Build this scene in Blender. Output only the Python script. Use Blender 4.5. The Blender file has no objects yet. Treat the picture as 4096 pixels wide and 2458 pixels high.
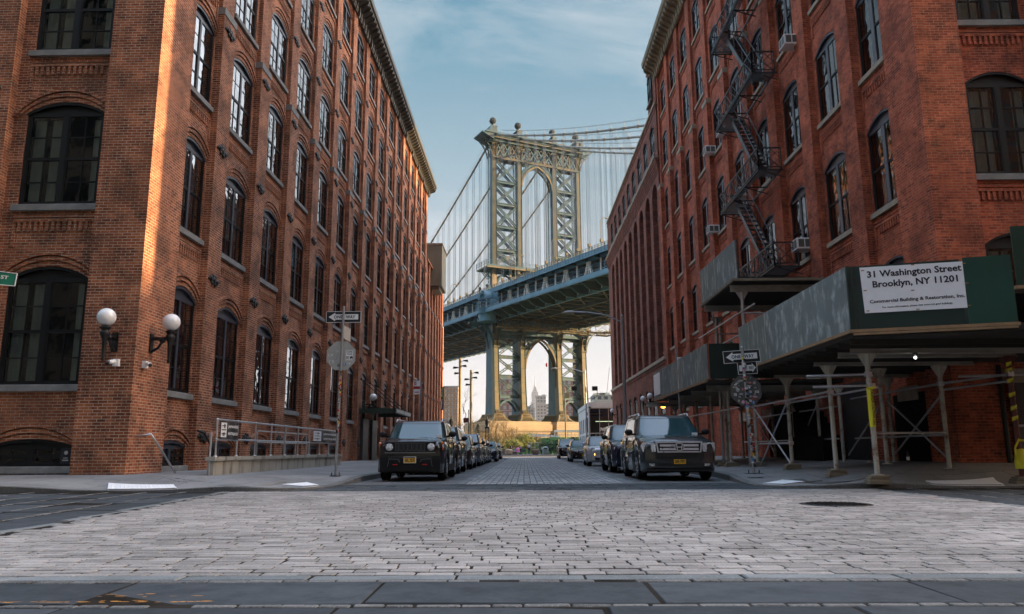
# tuning values
EXPO=2.6; SUNE=2.0; HAZE=.00006
SKYLO=.15; SKYHI=4.2; SKYS=.22; SKYT=(1.22,1.,.82); SKYE=(4.6,4.7,4.9,1)
SKY0=(1.3,1.25,1.22,1); SKY1=(.93,.98,1.06,1); SKY2=(.52,.72,.85,1); SKY3=(.19,.47,.66,1); SKY4=(.09,.32,.53,1); SKYC=(1.15,1.17,1.22,1)
import bpy, math, random
from mathutils import Vector, Matrix
random.seed(11)
S=bpy.context.scene
R=math.radians
# ---------------------------------------------------------------- camera
cd=bpy.data.cameras.new('camera'); cam=bpy.data.objects.new('camera',cd); S.collection.objects.link(cam)
rot=Matrix(((0.9998560043,0.0083684753,0.014762765),(0.0160486963,-0.1836096477,-0.9828682194),(-0.0055145224,0.9829636137,-0.1837175118)))
cam.matrix_world=Matrix.Translation((0,0,.8))@rot.to_4x4()
cd.lens=26.94; cd.sensor_width=36; cd.clip_start=.05; cd.clip_end=20000
S.camera=cam
S.render.resolution_x=1024; S.render.resolution_y=614
S.view_settings.view_transform='Standard'; S.view_settings.look='None'
S.view_settings.exposure=EXPO; S.view_settings.gamma=1
# ---------------------------------------------------------------- sky
SUN_EL=8.5; SUN_AZ=0.15   # azimuth in degrees from +X towards -Y
w=bpy.data.worlds.new('World'); S.world=w; w.use_nodes=True
nt=w.node_tree; N=nt.nodes; L=nt.links; N.clear()
def nd(t,**k):
    n=N.new(t)
    for a,b in k.items():
        if a.startswith('_'): n.inputs[a[1:].replace('_',' ')].default_value=b
        else: setattr(n,a,b)
    return n
out=nd('ShaderNodeOutputWorld'); bg=nd('ShaderNodeBackground'); bg.inputs[1].default_value=.12
sky=nd('ShaderNodeTexSky',sky_type='NISHITA',sun_disc=False,sun_elevation=R(22),sun_rotation=R(90+SUN_AZ))
sky.air_density=1.2; sky.dust_density=1.5; sky.ozone_density=1.5
tc=nd('ShaderNodeTexCoord')
# thin cloud veil: greyer near the horizon, wisps higher up, and the north sky (away from the sun) a deeper tone
sep=nd('ShaderNodeSeparateXYZ'); L.new(tc.outputs['Generated'],sep.inputs[0])
ramp=nd('ShaderNodeValToRGB'); cr=ramp.color_ramp
cr.elements[0].position=0.0; cr.elements[0].color=SKY0; cr.elements[1].position=.75; cr.elements[1].color=SKY4
for p_,c_ in ((.16,SKY1),(.32,SKY2),(.5,SKY3)):
    e=cr.elements.new(p_); e.color=c_
L.new(sep.outputs[2],ramp.inputs[0])
mp=nd('ShaderNodeMapping'); mp.inputs['Scale'].default_value=(1.3,1.3,4.2); mp.inputs['Rotation'].default_value=(.15,-.3,0); L.new(tc.outputs['Generated'],mp.inputs[0])
nz=nd('ShaderNodeTexNoise',_Scale=2.1,_Detail=9.,_Roughness=.62,_Distortion=.5); L.new(mp.outputs[0],nz.inputs['Vector'])
cl=nd('ShaderNodeValToRGB'); cl.color_ramp.elements[0].position=.47; cl.color_ramp.elements[1].position=.8
cl.color_ramp.elements[0].color=(0,0,0,1); cl.color_ramp.elements[1].color=(.62,.62,.62,1)
L.new(nz.outputs['Fac'],cl.inputs[0])
cm=nd('ShaderNodeMix',data_type='RGBA'); L.new(cl.outputs[0],cm.inputs[0]); L.new(ramp.outputs[0],cm.inputs[6]); cm.inputs[7].default_value=SKYC
# north part of the sky is the veiled one; unseen sky elsewhere is brightened overhead, dimmed southward
nm=nd('ShaderNodeMapRange'); nm.inputs[1].default_value=.18; nm.inputs[2].default_value=.62; L.new(sep.outputs[1],nm.inputs[0])
br=nd('ShaderNodeVectorMath',operation='MULTIPLY'); L.new(sky.outputs[0],br.inputs[0]); 
ez=nd('ShaderNodeMapRange'); ez.inputs[1].default_value=.2; ez.inputs[2].default_value=.9; ez.inputs[3].default_value=SKYLO; ez.inputs[4].default_value=SKYHI; L.new(sep.outputs[2],ez.inputs[0]); 
ys=nd('ShaderNodeMapRange'); ys.inputs[1].default_value=-.3; ys.inputs[2].default_value=.4; ys.inputs[3].default_value=SKYS; ys.inputs[4].default_value=1.; L.new(sep.outputs[1],ys.inputs[0])
em=nd('ShaderNodeMath',operation='MULTIPLY'); L.new(ez.outputs[0],em.inputs[0]); L.new(ys.outputs[0],em.inputs[1])
et=nd('ShaderNodeVectorMath',operation='MULTIPLY'); L.new(em.outputs[0],et.inputs[0]); et.inputs[1].default_value=SKYT; L.new(et.outputs[0],br.inputs[1])
mx=nd('ShaderNodeMix',data_type='RGBA'); L.new(nm.outputs[0],mx.inputs[0]); L.new(br.outputs[0],mx.inputs[6]); L.new(cm.outputs[2],mx.inputs[7])
# bright patch added in the unseen east sky, for window reflections and left wall
xe=nd('ShaderNodeMapRange'); xe.inputs[1].default_value=.2; xe.inputs[2].default_value=.42; xe.inputs[3].default_value=0.; xe.inputs[4].default_value=.85; L.new(sep.outputs[0],xe.inputs[0])
yn=nd('ShaderNodeMapRange'); yn.inputs[1].default_value=.1; yn.inputs[2].default_value=.5; L.new(sep.outputs[1],yn.inputs[0])
xm=nd('ShaderNodeMath',operation='MULTIPLY'); L.new(xe.outputs[0],xm.inputs[0]); L.new(yn.outputs[0],xm.inputs[1])
mx2=nd('ShaderNodeMix',data_type='RGBA'); L.new(xm.outputs[0],mx2.inputs[0]); L.new(mx.outputs[2],mx2.inputs[6]); mx2.inputs[7].default_value=SKYE
L.new(mx2.outputs[2],bg.inputs[0]); L.new(bg.outputs[0],out.inputs[0])
# ---------------------------------------------------------------- sun
sd=bpy.data.lights.new('sun','SUN'); sd.energy=SUNE; sd.angle=R(.8); sd.color=(1,.70,.38)
sun=bpy.data.objects.new('sun',sd); S.collection.objects.link(sun)
_a,_e=R(-SUN_AZ),R(SUN_EL)
sdir=Vector((math.cos(_e)*math.cos(_a),math.cos(_e)*math.sin(_a),math.sin(_e)))
sun.rotation_euler=sdir.to_track_quat('Z','Y').to_euler()

# ================================================================ helpers
class MB:
    def __init__(s): s.v=[];s.f=[];s.m=[];s.s=[]
    def add(s,vs,fs,mi=0,sm=False):
        b=len(s.v); s.v.extend([tuple(p) for p in vs])
        for f in fs: s.f.append(tuple(b+i for i in f)); s.m.append(mi); s.s.append(sm)
        return s
    def box(s,x0,x1,y0,y1,z0,z1,mi=0):
        return s.add([(x0,y0,z0),(x1,y0,z0),(x1,y1,z0),(x0,y1,z0),(x0,y0,z1),(x1,y0,z1),(x1,y1,z1),(x0,y1,z1)],
          [(3,2,1,0),(4,5,6,7),(0,1,5,4),(1,2,6,5),(2,3,7,6),(3,0,4,7)],mi)
    def bbox(s,x0,x1,y0,y1,z0,z1,b=.02,mi=0):   # box with a bevelled top edge
        s.add([(x0,y0,z0),(x1,y0,z0),(x1,y1,z0),(x0,y1,z0),(x0,y0,z1-b),(x1,y0,z1-b),(x1,y1,z1-b),(x0,y1,z1-b),(x0+b,y0+b,z1),(x1-b,y0+b,z1),(x1-b,y1-b,z1),(x0+b,y1-b,z1)],
          [(0,1,5,4),(1,2,6,5),(2,3,7,6),(3,0,4,7),(4,5,9,8),(5,6,10,9),(6,7,11,10),(7,4,8,11),(8,9,10,11),(3,2,1,0)],mi); return s
    def beam(s,p,q,w,h,mi=0,up=(0,0,1)):
        p=Vector(p);q=Vector(q);d=(q-p)
        if d.length<1e-6: return s
        d.normalize();u=Vector(up)
        if abs(d.dot(u))>.98: u=Vector((1,0,0)) if abs(d.x)<.9 else Vector((0,1,0))
        r=d.cross(u).normalized();u=r.cross(d).normalized()
        vs=[]
        for c in (p,q):
            for a,b in ((-1,-1),(1,-1),(1,1),(-1,1)): vs.append(c+r*(a*w/2)+u*(b*h/2))
        return s.add(vs,[(3,2,1,0),(4,5,6,7),(0,1,5,4),(1,2,6,5),(2,3,7,6),(3,0,4,7)],mi)
    def tube(s,pts,r,n=8,mi=0,cap=True):
        pts=[Vector(p) for p in pts];rs=r if isinstance(r,(list,tuple)) else [r]*len(pts)
        vs=[];fs=[];pr=None
        for i,p in enumerate(pts):
            a=pts[max(i-1,0)];b=pts[min(i+1,len(pts)-1)];d=(b-a)
            d=d.normalized() if d.length>1e-9 else Vector((0,0,1))
            if pr is None:
                u=Vector((0,0,1)) if abs(d.z)<.9 else Vector((1,0,0)); x=d.cross(u).normalized()
            else: x=(pr-d*pr.dot(d)).normalized()
            pr=x;y=d.cross(x)
            for k in range(n):
                t=2*math.pi*k/n; vs.append(p+(x*math.cos(t)+y*math.sin(t))*rs[i])
        for i in range(len(pts)-1):
            for k in range(n): fs.append((i*n+k,i*n+(k+1)%n,(i+1)*n+(k+1)%n,(i+1)*n+k))
        s.add(vs,fs,mi,n>4)
        if cap:
            s.add(vs[:n],[tuple(range(n))[::-1]],mi); s.add(vs[-n:],[tuple(range(n))],mi)
        return s
    def lathe(s,pf,c=(0,0,0),n=14,mi=0,ax='z'):
        vs=[];fs=[]
        for (r,z) in pf:
            for k in range(n):
                t=2*math.pi*k/n;a,b=r*math.cos(t),r*math.sin(t)
                vs.append((c[0]+a,c[1]+b,c[2]+z) if ax=='z' else ((c[0]+z,c[1]+a,c[2]+b) if ax=='x' else (c[0]+b,c[1]+z,c[2]+a)))
        for i in range(len(pf)-1):
            for k in range(n): fs.append((i*n+k,i*n+(k+1)%n,(i+1)*n+(k+1)%n,(i+1)*n+k))
        return s.add(vs,fs,mi,True)
    def prism(s,poly,a,b,ax='y',mi=0):   # extrude a 2-D outline along an axis
        n=len(poly)
        f=(lambda p,t:(p[0],t,p[1])) if ax=='y' else ((lambda p,t:(t,p[0],p[1])) if ax=='x' else (lambda p,t:(p[0],p[1],t)))
        vs=[f(p,a) for p in poly]+[f(p,b) for p in poly]
        fs=[(i,(i+1)%n,n+(i+1)%n,n+i) for i in range(n)]+[tuple(range(n))[::-1],tuple(range(n,2*n))]
        return s.add(vs,fs,mi)
    def grid(s,fn,nu,nv,mi=0,sm=True,wrap=False):
        vs=[fn(i/(nu if wrap else nu-1.),j/(nv-1.)) for j in range(nv) for i in range(nu)]
        fs=[(j*nu+i,j*nu+(i+1)%nu,(j+1)*nu+(i+1)%nu,(j+1)*nu+i) for j in range(nv-1) for i in range(nu if wrap else nu-1)]
        return s.add(vs,fs,mi,sm)
    def sphere(s,c,r,n=12,m=8,mi=0,sc=(1,1,1)):
        return s.grid(lambda u,v:(c[0]+sc[0]*r*math.sin(math.pi*v)*math.cos(2*math.pi*u),c[1]+sc[1]*r*math.sin(math.pi*v)*math.sin(2*math.pi*u),c[2]-sc[2]*r*math.cos(math.pi*v)),n,m,mi,True,True)
    def text(s,st,o,ux,uy,size,mi=0,ax='CENTER',sx=1.):
        vs,fs=txt(st,ax); o=Vector(o);ux=Vector(ux);uy=Vector(uy)
        return s.add([o+ux*(x*size*sx)+uy*(y*size) for x,y in vs],fs,mi)
    def build(s,name,mats,parent=None,loc=None):
        me=bpy.data.meshes.new(name)
        me.from_pydata(s.v,[],s.f); 
        for m in (mats if isinstance(mats,(list,tuple)) else [mats]): me.materials.append(m)
        me.polygons.foreach_set('material_index',s.m); me.polygons.foreach_set('use_smooth',s.s)
        uv=me.uv_layers.new(name='UVMap'); d=[0.]*(2*len(me.loops)); V=s.v; k=0
        for p in me.polygons:
            nx,ny,nz=abs(p.normal.x),abs(p.normal.y),abs(p.normal.z)
            if nz>=nx and nz>=ny: a,b=0,1
            elif nx>=ny: a,b=1,2
            else: a,b=0,2
            for vi in p.vertices: q=V[vi]; d[k]=q[a]; d[k+1]=q[b]; k+=2
        uv.data.foreach_set('uv',d); me.update()
        o=bpy.data.objects.new(name,me); S.collection.objects.link(o)
        if parent: o.parent=parent
        if loc: o.location=loc
        return o
_tc={}
def txt(st,ax='CENTER'):
    if (st,ax) in _tc: return _tc[(st,ax)]
    c=bpy.data.curves.new('t','FONT'); c.body=st; c.align_x=ax; c.align_y='CENTER'; c.resolution_u=2; c.offset=.028
    o=bpy.data.objects.new('t',c); S.collection.objects.link(o)
    me=bpy.data.meshes.new_from_object(o.evaluated_get(bpy.context.evaluated_depsgraph_get()))
    r=([(v.co.x,v.co.y) for v in me.vertices],[tuple(p.vertices) for p in me.polygons])
    bpy.data.objects.remove(o); bpy.data.curves.remove(c); bpy.data.meshes.remove(me); _tc[(st,ax)]=r
    return r
def tag(o,label=None,cat=None,group=None,kind=None):
    if label: o['label']=label
    if cat: o['category']=cat
    if group: o['group']=group
    if kind: o['kind']=kind
    return o
def thing(name,label,cat,loc=(0,0,0),rz=0,group=None):
    o=bpy.data.objects.new(name,None); S.collection.objects.link(o); o.empty_display_size=.2
    o.location=loc; o.rotation_euler=(0,0,rz); return tag(o,label,cat,group)
def kids(o): return [c for c in bpy.data.objects if c.parent==o]
def tree(o): return (o,[tree(c) for c in kids(o)])
def dup(t,parent=None,loc=None,rz=None,label=None,group=None,name=None):
    o,ch=t; c=o.copy(); S.collection.objects.link(c); c.parent=parent
    if name: c.name=name
    if loc is not None: c.location=loc
    if rz is not None: c.rotation_euler=(0,0,rz)
    if label: c['label']=label
    if group: c['group']=group
    for k in ch: dup(k,c)
    return c
def lerp(a,b,t): return a+(b-a)*t
def pw(pts,x):
    if x<=pts[0][0]: return pts[0][1]
    for (a,b),(c,d) in zip(pts,pts[1:]):
        if x<=c: return b+(d-b)*(x-a)/(c-a)
    return pts[-1][1]
# ================================================================ materials
class M_:
    def __init__(s,name):
        s.m=bpy.data.materials.new(name); s.m.use_nodes=True; s.t=s.m.node_tree; s.n=s.t.nodes; s.l=s.t.links
        s.p=s.n['Principled BSDF']; s.out=s.n['Material Output']
    def nd(s,t,**k):
        n=s.n.new(t)
        for a,b in k.items():
            if a.startswith('_'): n.inputs[a[1:].replace('_',' ')].default_value=b
            else: setattr(n,a,b)
        return n
    def lk(s,a,b): s.l.new(a,b)
    def coord(s,which='Object',scale=None):
        t=s.nd('ShaderNodeTexCoord'); o=t.outputs[which]
        if scale:
            m=s.nd('ShaderNodeMapping'); m.inputs['Scale'].default_value=scale; s.lk(o,m.inputs[0]); o=m.outputs[0]
        return o
    def noise(s,vec,sc,det=5,ro=.6):
        n=s.nd('ShaderNodeTexNoise'); n.inputs['Scale'].default_value=sc; n.inputs['Detail'].default_value=det; n.inputs['Roughness'].default_value=ro
        s.lk(vec,n.inputs['Vector']); return n.outputs['Fac']
    def rng(s,v,a,b,c,d):
        n=s.nd('ShaderNodeMapRange'); s.lk(v,n.inputs[0])
        for i,x in enumerate((a,b,c,d)): n.inputs[i+1].default_value=x
        return n.outputs[0]
    def mix(s,f,a,b,bt='MIX'):
        n=s.nd('ShaderNodeMix',data_type='RGBA',blend_type=bt)
        for i,x in ((0,f),(6,a),(7,b)):
            if isinstance(x,(int,float)): n.inputs[i].default_value=x
            elif isinstance(x,(tuple,list)): n.inputs[i].default_value=tuple(x)+((1,) if len(x)==3 else ())
            else: s.lk(x,n.inputs[i])
        return n.outputs[2]
    def bump(s,h,st,di=.02):
        b=s.nd('ShaderNodeBump'); b.inputs['Strength'].default_value=st; b.inputs['Distance'].default_value=di; s.lk(h,b.inputs['Height']); s.lk(b.outputs[0],s.p.inputs['Normal']); return b
    def set(s,**k):
        for a,b in k.items():
            i=s.p.inputs[{'col':'Base Color','rough':'Roughness','metal':'Metallic','spec':'Specular IOR Level','coat':'Coat Weight','coatr':'Coat Roughness','em':'Emission Color','ems':'Emission Strength','ior':'IOR'}[a]]
            if hasattr(b,'node'): s.lk(b,i)
            elif a in('col','em'): i.default_value=tuple(b)+(1,)
            else: i.default_value=b
        return s
def plain(name,col,rough=.6,metal=0,var=.25,sc=3.,bump=.15,bsc=30.,spec=.5,**k):
    m=M_(name); v=m.coord(); f=m.noise(v,sc); g=m.noise(v,bsc,4)
    c=m.mix(m.rng(f,.3,.7,0,1),tuple(x*(1-var) for x in col),tuple(min(1,x*(1+var)) for x in col))
    c=m.mix(m.rng(g,.35,.65,0,.35),c,tuple(x*(1-var*.8) for x in col))
    m.set(col=c,rough=m.rng(f,.3,.7,max(0,rough-.08),min(1,rough+.08)),metal=metal,spec=spec,**k)
    if bump: m.bump(g,bump,.01)
    return m.m
def brickm(name,c1,c2,dark,mortar,bw=.235,bh=.077,darkamt=.35,uv='UV',pale=0.,bump=.8,tone=.35,ms=.007):
    m=M_(name); v=m.coord(uv)
    b=m.nd('ShaderNodeTexBrick'); b.inputs['Scale'].default_value=1; b.inputs['Brick Width'].default_value=bw; b.inputs['Row Height'].default_value=bh
    b.inputs['Mortar Size'].default_value=ms; b.inputs['Mortar Smooth'].default_value=.35; b.inputs['Bias'].default_value=-.1
    b.inputs['Color1'].default_value=(0,0,0,1); b.inputs['Color2'].default_value=(1,1,1,1); b.inputs['Mortar'].default_value=(.5,.5,.5,1)
    m.lk(v,b.inputs['Vector'])
    f=b.outputs['Fac']; rnd=b.outputs['Color']
    n1=m.noise(v,.9,6,.65); n2=m.noise(v,9.,4,.6); n3=m.noise(v,.17,3,.5)
    col=m.mix(rnd,c1,c2)
    col=m.mix(m.rng(n1,.42,.62,0,darkamt),col,dark)
    st=m.noise(m.mix(1.,v,(3.,.22,1.),'MULTIPLY'),.9,5,.6)   # long vertical weathering streaks
    col=m.mix(m.rng(st,.5,.72,0,darkamt*.9),col,dark)
    col=m.mix(m.rng(n3,.35,.65,0,tone),col,tuple(min(1,x*1.35) for x in c2))
    col=m.mix(m.rng(n2,.45,.75,0,.35),col,tuple(x*.55 for x in c1))
    n4=m.noise(v,.42,5,.75); col=m.mix(m.rng(n4,.60,.66,0,.3),col,tuple(min(1,x*1.25+.06) for x in c2)); n5=m.noise(v,2.3,4,.7); col=m.mix(m.rng(n5,.50,.64,0,.62),col,dark)
    mc=m.mix(m.rng(n1,.4,.6,0,1),mortar,tuple(x*.5 for x in mortar))
    col=m.mix(f,col,mc)
    h=m.nd('ShaderNodeMath',operation='SUBTRACT'); m.lk(m.rng(n2,0,1,0,.5),h.inputs[0]); m.lk(f,h.inputs[1])
    m.set(col=col,rough=m.rng(n2,.3,.7,.72,.95),spec=.3); m.bump(h.outputs[0],bump,.012)
    return m.m
def glassm(name,tint=.25,rough=.015,ior=1.9,wob=.03,col=(.8,.9,.9)):
    m=M_(name); fr=m.nd('ShaderNodeFresnel'); fr.inputs[0].default_value=ior
    gl=m.nd('ShaderNodeBsdfGlossy'); gl.inputs['Roughness'].default_value=rough; gl.inputs[0].default_value=(.95,.97,1,1)
    tr=m.nd('ShaderNodeBsdfTransparent'); tr.inputs[0].default_value=tuple(x*tint for x in col)+(1,)
    v=m.coord(); n=m.noise(v,1.6,2); b=m.nd('ShaderNodeBump'); b.inputs['Strength'].default_value=wob; b.inputs['Distance'].default_value=.3; m.lk(n,b.inputs['Height']); m.lk(b.outputs[0],gl.inputs['Normal'])
    mx=m.nd('ShaderNodeMixShader'); m.lk(fr.outputs[0],mx.inputs[0]); m.lk(tr.outputs[0],mx.inputs[1]); m.lk(gl.outputs[0],mx.inputs[2]); m.lk(mx.outputs[0],m.out.inputs[0])
    return m.m
def emis(name,col,st):
    m=M_(name); m.set(col=col,em=col,ems=st,rough=.4); return m.m
def weathered(name,col,rust,amt=.4,rough=.55,sc=1.2,metal=0.,st=(2.,2.,.35)):
    m=M_(name); v=m.coord('Object',st); n=m.noise(v,sc,7,.65); g=m.noise(m.coord(),14.,4)
    c=m.mix(m.rng(m.noise(m.coord(),.35,3),.3,.7,0,1),tuple(x*.8 for x in col),tuple(x*1.2 for x in col))
    c=m.mix(m.rng(n,.5,.68,0,amt),c,rust); m.set(col=c,rough=rough,metal=metal); m.bump(g,.12,.01); return m.m
MAT={}
MAT['brickL']=brickm('orange red brick',(.25,.06,.022),(.58,.195,.078),(.032,.013,.009),(.58,.43,.32),darkamt=.8,ms=.010)
MAT['brickA']=brickm('annex brick',(.40,.13,.055),(.58,.23,.11),(.13,.05,.03),(.5,.38,.3),darkamt=.4)
MAT['brickR']=brickm('deep red brick',(.28,.05,.024),(.66,.16,.07),(.05,.014,.01),(.50,.23,.15),darkamt=.6,tone=.3,ms=.009)
MAT['brickD']=brickm('dark maroon brick',(.15,.048,.032),(.34,.115,.075),(.05,.02,.017),(.30,.18,.14),darkamt=.45,tone=.25)
MAT['stone']=plain('grey sill stone',(.24,.24,.23),.85,var=.3,bump=.3)
MAT['stoneR']=plain('tan sill stone',(.36,.31,.23),.85,var=.3,bump=.3)
MAT['frame']=plain('black window frame',(.008,.0085,.009),.5,var=.3,bump=.05,spec=.3)
MAT['frameB']=plain('slate blue window frame',(.05,.06,.08),.38,var=.3,bump=.05)
MAT['frameR']=plain('grey painted mullion',(.13,.14,.16),.45,var=.3,bump=.1)
MAT['glass']=glassm('bright reflecting window glass',.45,ior=3.6,wob=.05)
MAT['glassR']=glassm('reflecting window glass',.4,ior=1.8,wob=.05)
MAT['glassW']=glassm('clear window glass',.8,ior=1.5,wob=.05)
MAT['glassd']=glassm('dark window glass',.12,ior=1.75)
MAT['carglass']=glassm('car window glass',.16,ior=1.7,wob=0.,col=(.6,.85,.85))
MAT['interior']=plain('dark interior',(.012,.011,.010),.9,bump=0,spec=.1)
MAT['blind']=plain('pale blind',(.55,.56,.5),.8,var=.2,bump=.1)
MAT['feiron']=plain('fire escape iron',(.035,.04,.045),.4,metal=.2,var=.4,bump=0)
MAT['iron']=plain('black cast iron',(.018,.018,.019),.45,metal=.3,var=.4,bump=.4)
MAT['steel']=weathered('galvanised steel',(.36,.38,.40),(.22,.20,.17),.5,.42,metal=.6)
MAT['pipe']=weathered('painted scaffold post',(.42,.41,.35),(.13,.05,.02),.85,.6,sc=4.,st=(1,1,1))
MAT['pipered']=weathered('maroon painted post',(.11,.025,.02),(.05,.02,.015),.6,.5)
MAT['galv']=plain('bright galvanised pipe',(.55,.57,.6),.35,metal=.75,var=.2)
MAT['concrete']=weathered('stained ramp concrete',(.36,.34,.29),(.05,.055,.03),.75,.9,sc=1.5,st=(1.6,1.6,.25))
MAT['white']=plain('white paint',(.86,.87,.87),.5,var=.08,bump=.05)
MAT['black']=plain('black paint',(.012,.012,.013),.5,bump=0)
MAT['globe']=plain('white globe glass',(.90,.91,.91),.18,var=.03,bump=0,coat=.6)
# ================================================================ ground and roads
def stonem(name,c1,c2,rough=.75,bsc=60.,spot=.5,spec=.35,bump=.35):
    m=M_(name); g=m.nd('ShaderNodeNewGeometry'); v=m.coord()
    n=m.noise(v,bsc,3,.7); b=m.noise(v,.5,4,.6); q=m.noise(v,4.,5,.65)
    c=m.mix(g.outputs['Random Per Island'],c1,c2)
    c=m.mix(m.rng(b,.35,.65,0,.5),c,tuple(x*.55 for x in c1))
    c=m.mix(m.rng(q,.5,.75,0,.4),c,tuple(x*.45 for x in c1))
    c=m.mix(m.rng(n,.55,.75,0,spot),c,tuple(min(1,x*1.7) for x in c2))
    c=m.mix(m.rng(n,.42,.3,0,spot),c,tuple(x*.35 for x in c1))
    m.set(col=c,rough=m.rng(q,.3,.7,rough-.12,rough+.1),spec=spec); m.bump(n,bump,.006); return m.m
MAT['granite']=stonem('pinkish granite block',(.235,.225,.21),(.43,.405,.38),.8,spec=.2)
MAT['edging']=stonem('blue grey granite edging',(.16,.18,.185),(.25,.27,.275),.8,spec=.2)
MAT['slab']=stonem('dark bluestone slab',(.045,.053,.059),(.078,.09,.10),.75,bsc=18.,spot=.18,bump=.15,spec=.15)
MAT['kerb']=stonem('granite kerb',(.10,.10,.098),(.2,.2,.19),.9,bsc=45.,spot=.8,bump=.5)
MAT['grit']=plain('dark joint grit',(.030,.026,.022),1.,var=.5,bump=.6,bsc=90.,spec=.05)
def paverm(name,bw,bh,c1,c2,mo,rot=0,ms=.012,rough=.7,bump=.8):
    m=M_(name); v=m.coord('UV'); mp=m.nd('ShaderNodeMapping'); mp.inputs['Rotation'].default_value=(0,0,R(rot)); 
    wn=m.nd('ShaderNodeTexNoise'); wn.inputs['Scale'].default_value=2.5; m.lk(v,wn.inputs['Vector'])
    wv=m.nd('ShaderNodeVectorMath',operation='MULTIPLY_ADD'); m.lk(wn.outputs['Color'],wv.inputs[0]); wv.inputs[1].default_value=(.05,.05,0); m.lk(v,wv.inputs[2])
    m.lk(wv.outputs[0],mp.inputs[0])
    b=m.nd('ShaderNodeTexBrick'); b.inputs['Scale'].default_value=1; b.inputs['Brick Width'].default_value=bw; b.inputs['Row Height'].default_value=bh; b.inputs['Mortar Size'].default_value=ms; b.inputs['Mortar Smooth'].default_value=.5
    b.inputs['Color1'].default_value=(0,0,0,1); b.inputs['Color2'].default_value=(1,1,1,1); m.lk(mp.outputs[0],b.inputs['Vector'])
    n=m.noise(v,40.,3,.7); q=m.noise(v,.6,5,.6)
    c=m.mix(b.outputs['Color'],c1,c2); c=m.mix(m.rng(q,.35,.65,0,.5),c,tuple(x*.6 for x in c1)); c=m.mix(m.rng(n,.5,.75,0,.35),c,tuple(min(1,x*1.5) for x in c2))
    if bw>1: sp_=m.noise(v,5.,6,.7); c=m.mix(m.rng(sp_,.55,.72,0,.55),c,tuple(x*.4 for x in c1)); c=m.mix(m.rng(m.noise(v,.8,4,.6),.5,.7,0,.45),c,tuple(x*.5 for x in c1))
    c=m.mix(b.outputs['Fac'],c,mo); m.set(col=c,rough=rough,spec=.2)
    h=m.nd('ShaderNodeMath',operation='SUBTRACT'); m.lk(m.rng(n,0,1,0,.3),h.inputs[0]); m.lk(b.outputs['Fac'],h.inputs[1]); m.bump(h.outputs[0],bump,.015); return m.m
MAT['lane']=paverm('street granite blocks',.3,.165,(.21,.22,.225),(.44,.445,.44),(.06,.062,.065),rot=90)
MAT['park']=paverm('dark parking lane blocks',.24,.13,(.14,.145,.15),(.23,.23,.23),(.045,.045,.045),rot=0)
MAT['walk']=paverm('scored grey sidewalk',1.55,1.5,(.22,.22,.22),(.29,.29,.285),(.07,.07,.07),ms=.009,bump=.4,rough=.85)
MAT['asph']=plain('asphalt',(.10,.10,.10),.9,var=.3,bump=.5,bsc=80.)
MAT['plaza']=plain('pale plaza paving',(.33,.30,.27),.9,var=.15,bump=.2)
MAT['earth']=plain('dry earth',(.12,.10,.065),.95,var=.4,bump=.6,bsc=4.,sc=.4)
MAT['grass']=plain('lawn grass',(.055,.12,.015),.95,var=.45,bump=.9,bsc=25.,sc=1.2)
def sheet(name,pts,mat,z=None,nsub=1):
    mb=MB(); mb.add([(p[0],p[1],p[2] if len(p)>2 else z) for p in pts],[tuple(range(len(pts)))])
    o=mb.build(name,mat); tag(o,kind='structure'); return o
sheet('ground',[(-9000,-3000),(9000,-3000),(9000,9000),(-9000,9000)],MAT['earth'],-.12)
sheet('joint_bed',[(-30,-3),(30,-3),(30,18.86),(-30,18.86)],MAT['grit'],.0)
rnd=random.Random(3)
def block(mb,x0,x1,y0,y1,zj=.006,ch=.014,mi=0,rim=.012,zb=-.05):
    z=.0055+rnd.uniform(-zj,zj)*.8; j=lambda:rnd.uniform(-.006,.006)
    x0+=j();x1+=j();y0+=j()*.5;y1+=j()*.5; c=ch*2
    base=[(x0+c,y0),(x1-c,y0),(x1,y0+c),(x1,y1-c),(x1-c,y1),(x0+c,y1),(x0,y1-c),(x0,y0+c)]
    cx,cy=(x0+x1)/2,(y0+y1)/2; tx,ty=rnd.uniform(-.006,.006),rnd.uniform(-.012,.012)
    f=lambda k,zz:[(cx+(a-cx)*(1-2*k/(x1-x0)),cy+(b-cy)*(1-2*k/(y1-y0)),zz+tx*(a-cx)+ty*(b-cy)) for a,b in base]
    vs=[(a,b,zb) for a,b in base]+f(0,z-rim)+f(rim,z)
    fs=[(i,(i+1)%8,8+(i+1)%8,8+i) for i in range(8)]+[(8+i,8+(i+1)%8,16+(i+1)%8,16+i) for i in range(8)]+[tuple(range(16,24))]
    mb.add(vs,fs,mi)
mb=MB(); y=5.22; row=0
xl=lambda y:-5.25-.095*(y-7.8) if y>7.8 else -5.25-.095*(y-7.8)*.6
xr=lambda y:6.72+.02*(y-5)
while y<15.78:
    h=rnd.uniform(.106,.116); x=xl(y)+rnd.uniform(0,.2)
    while x<xr(y):
        l=rnd.uniform(.2,.27); g=rnd.choice((.006,.008,.010,.012,.014,.024))
        block(mb,x,min(x+l,xr(y)+.1),y,y+h,.003,.007,rim=.0035); x+=l+g
    y+=h+rnd.uniform(.015,.024); row+=1
tag(mb.build('intersection_paving',MAT['granite']),kind='structure')
def slabs(mb,st,a0,a1,b0,b1,ax,lw=(1.15,1.6)):   # dark slabs between lines of small granite setts; ax = long direction
    a=a0+rnd.uniform(-1.2,0); sk=0
    while a<a1:
        l=rnd.uniform(*lw)
        if ax=='x': block(mb,a,a+l-.02,b0,b1,.003,.003,rim=.006)
        else: block(mb,b0,b1,a,a+l-.02,.003,.003,rim=.006)
        a+=l
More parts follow.
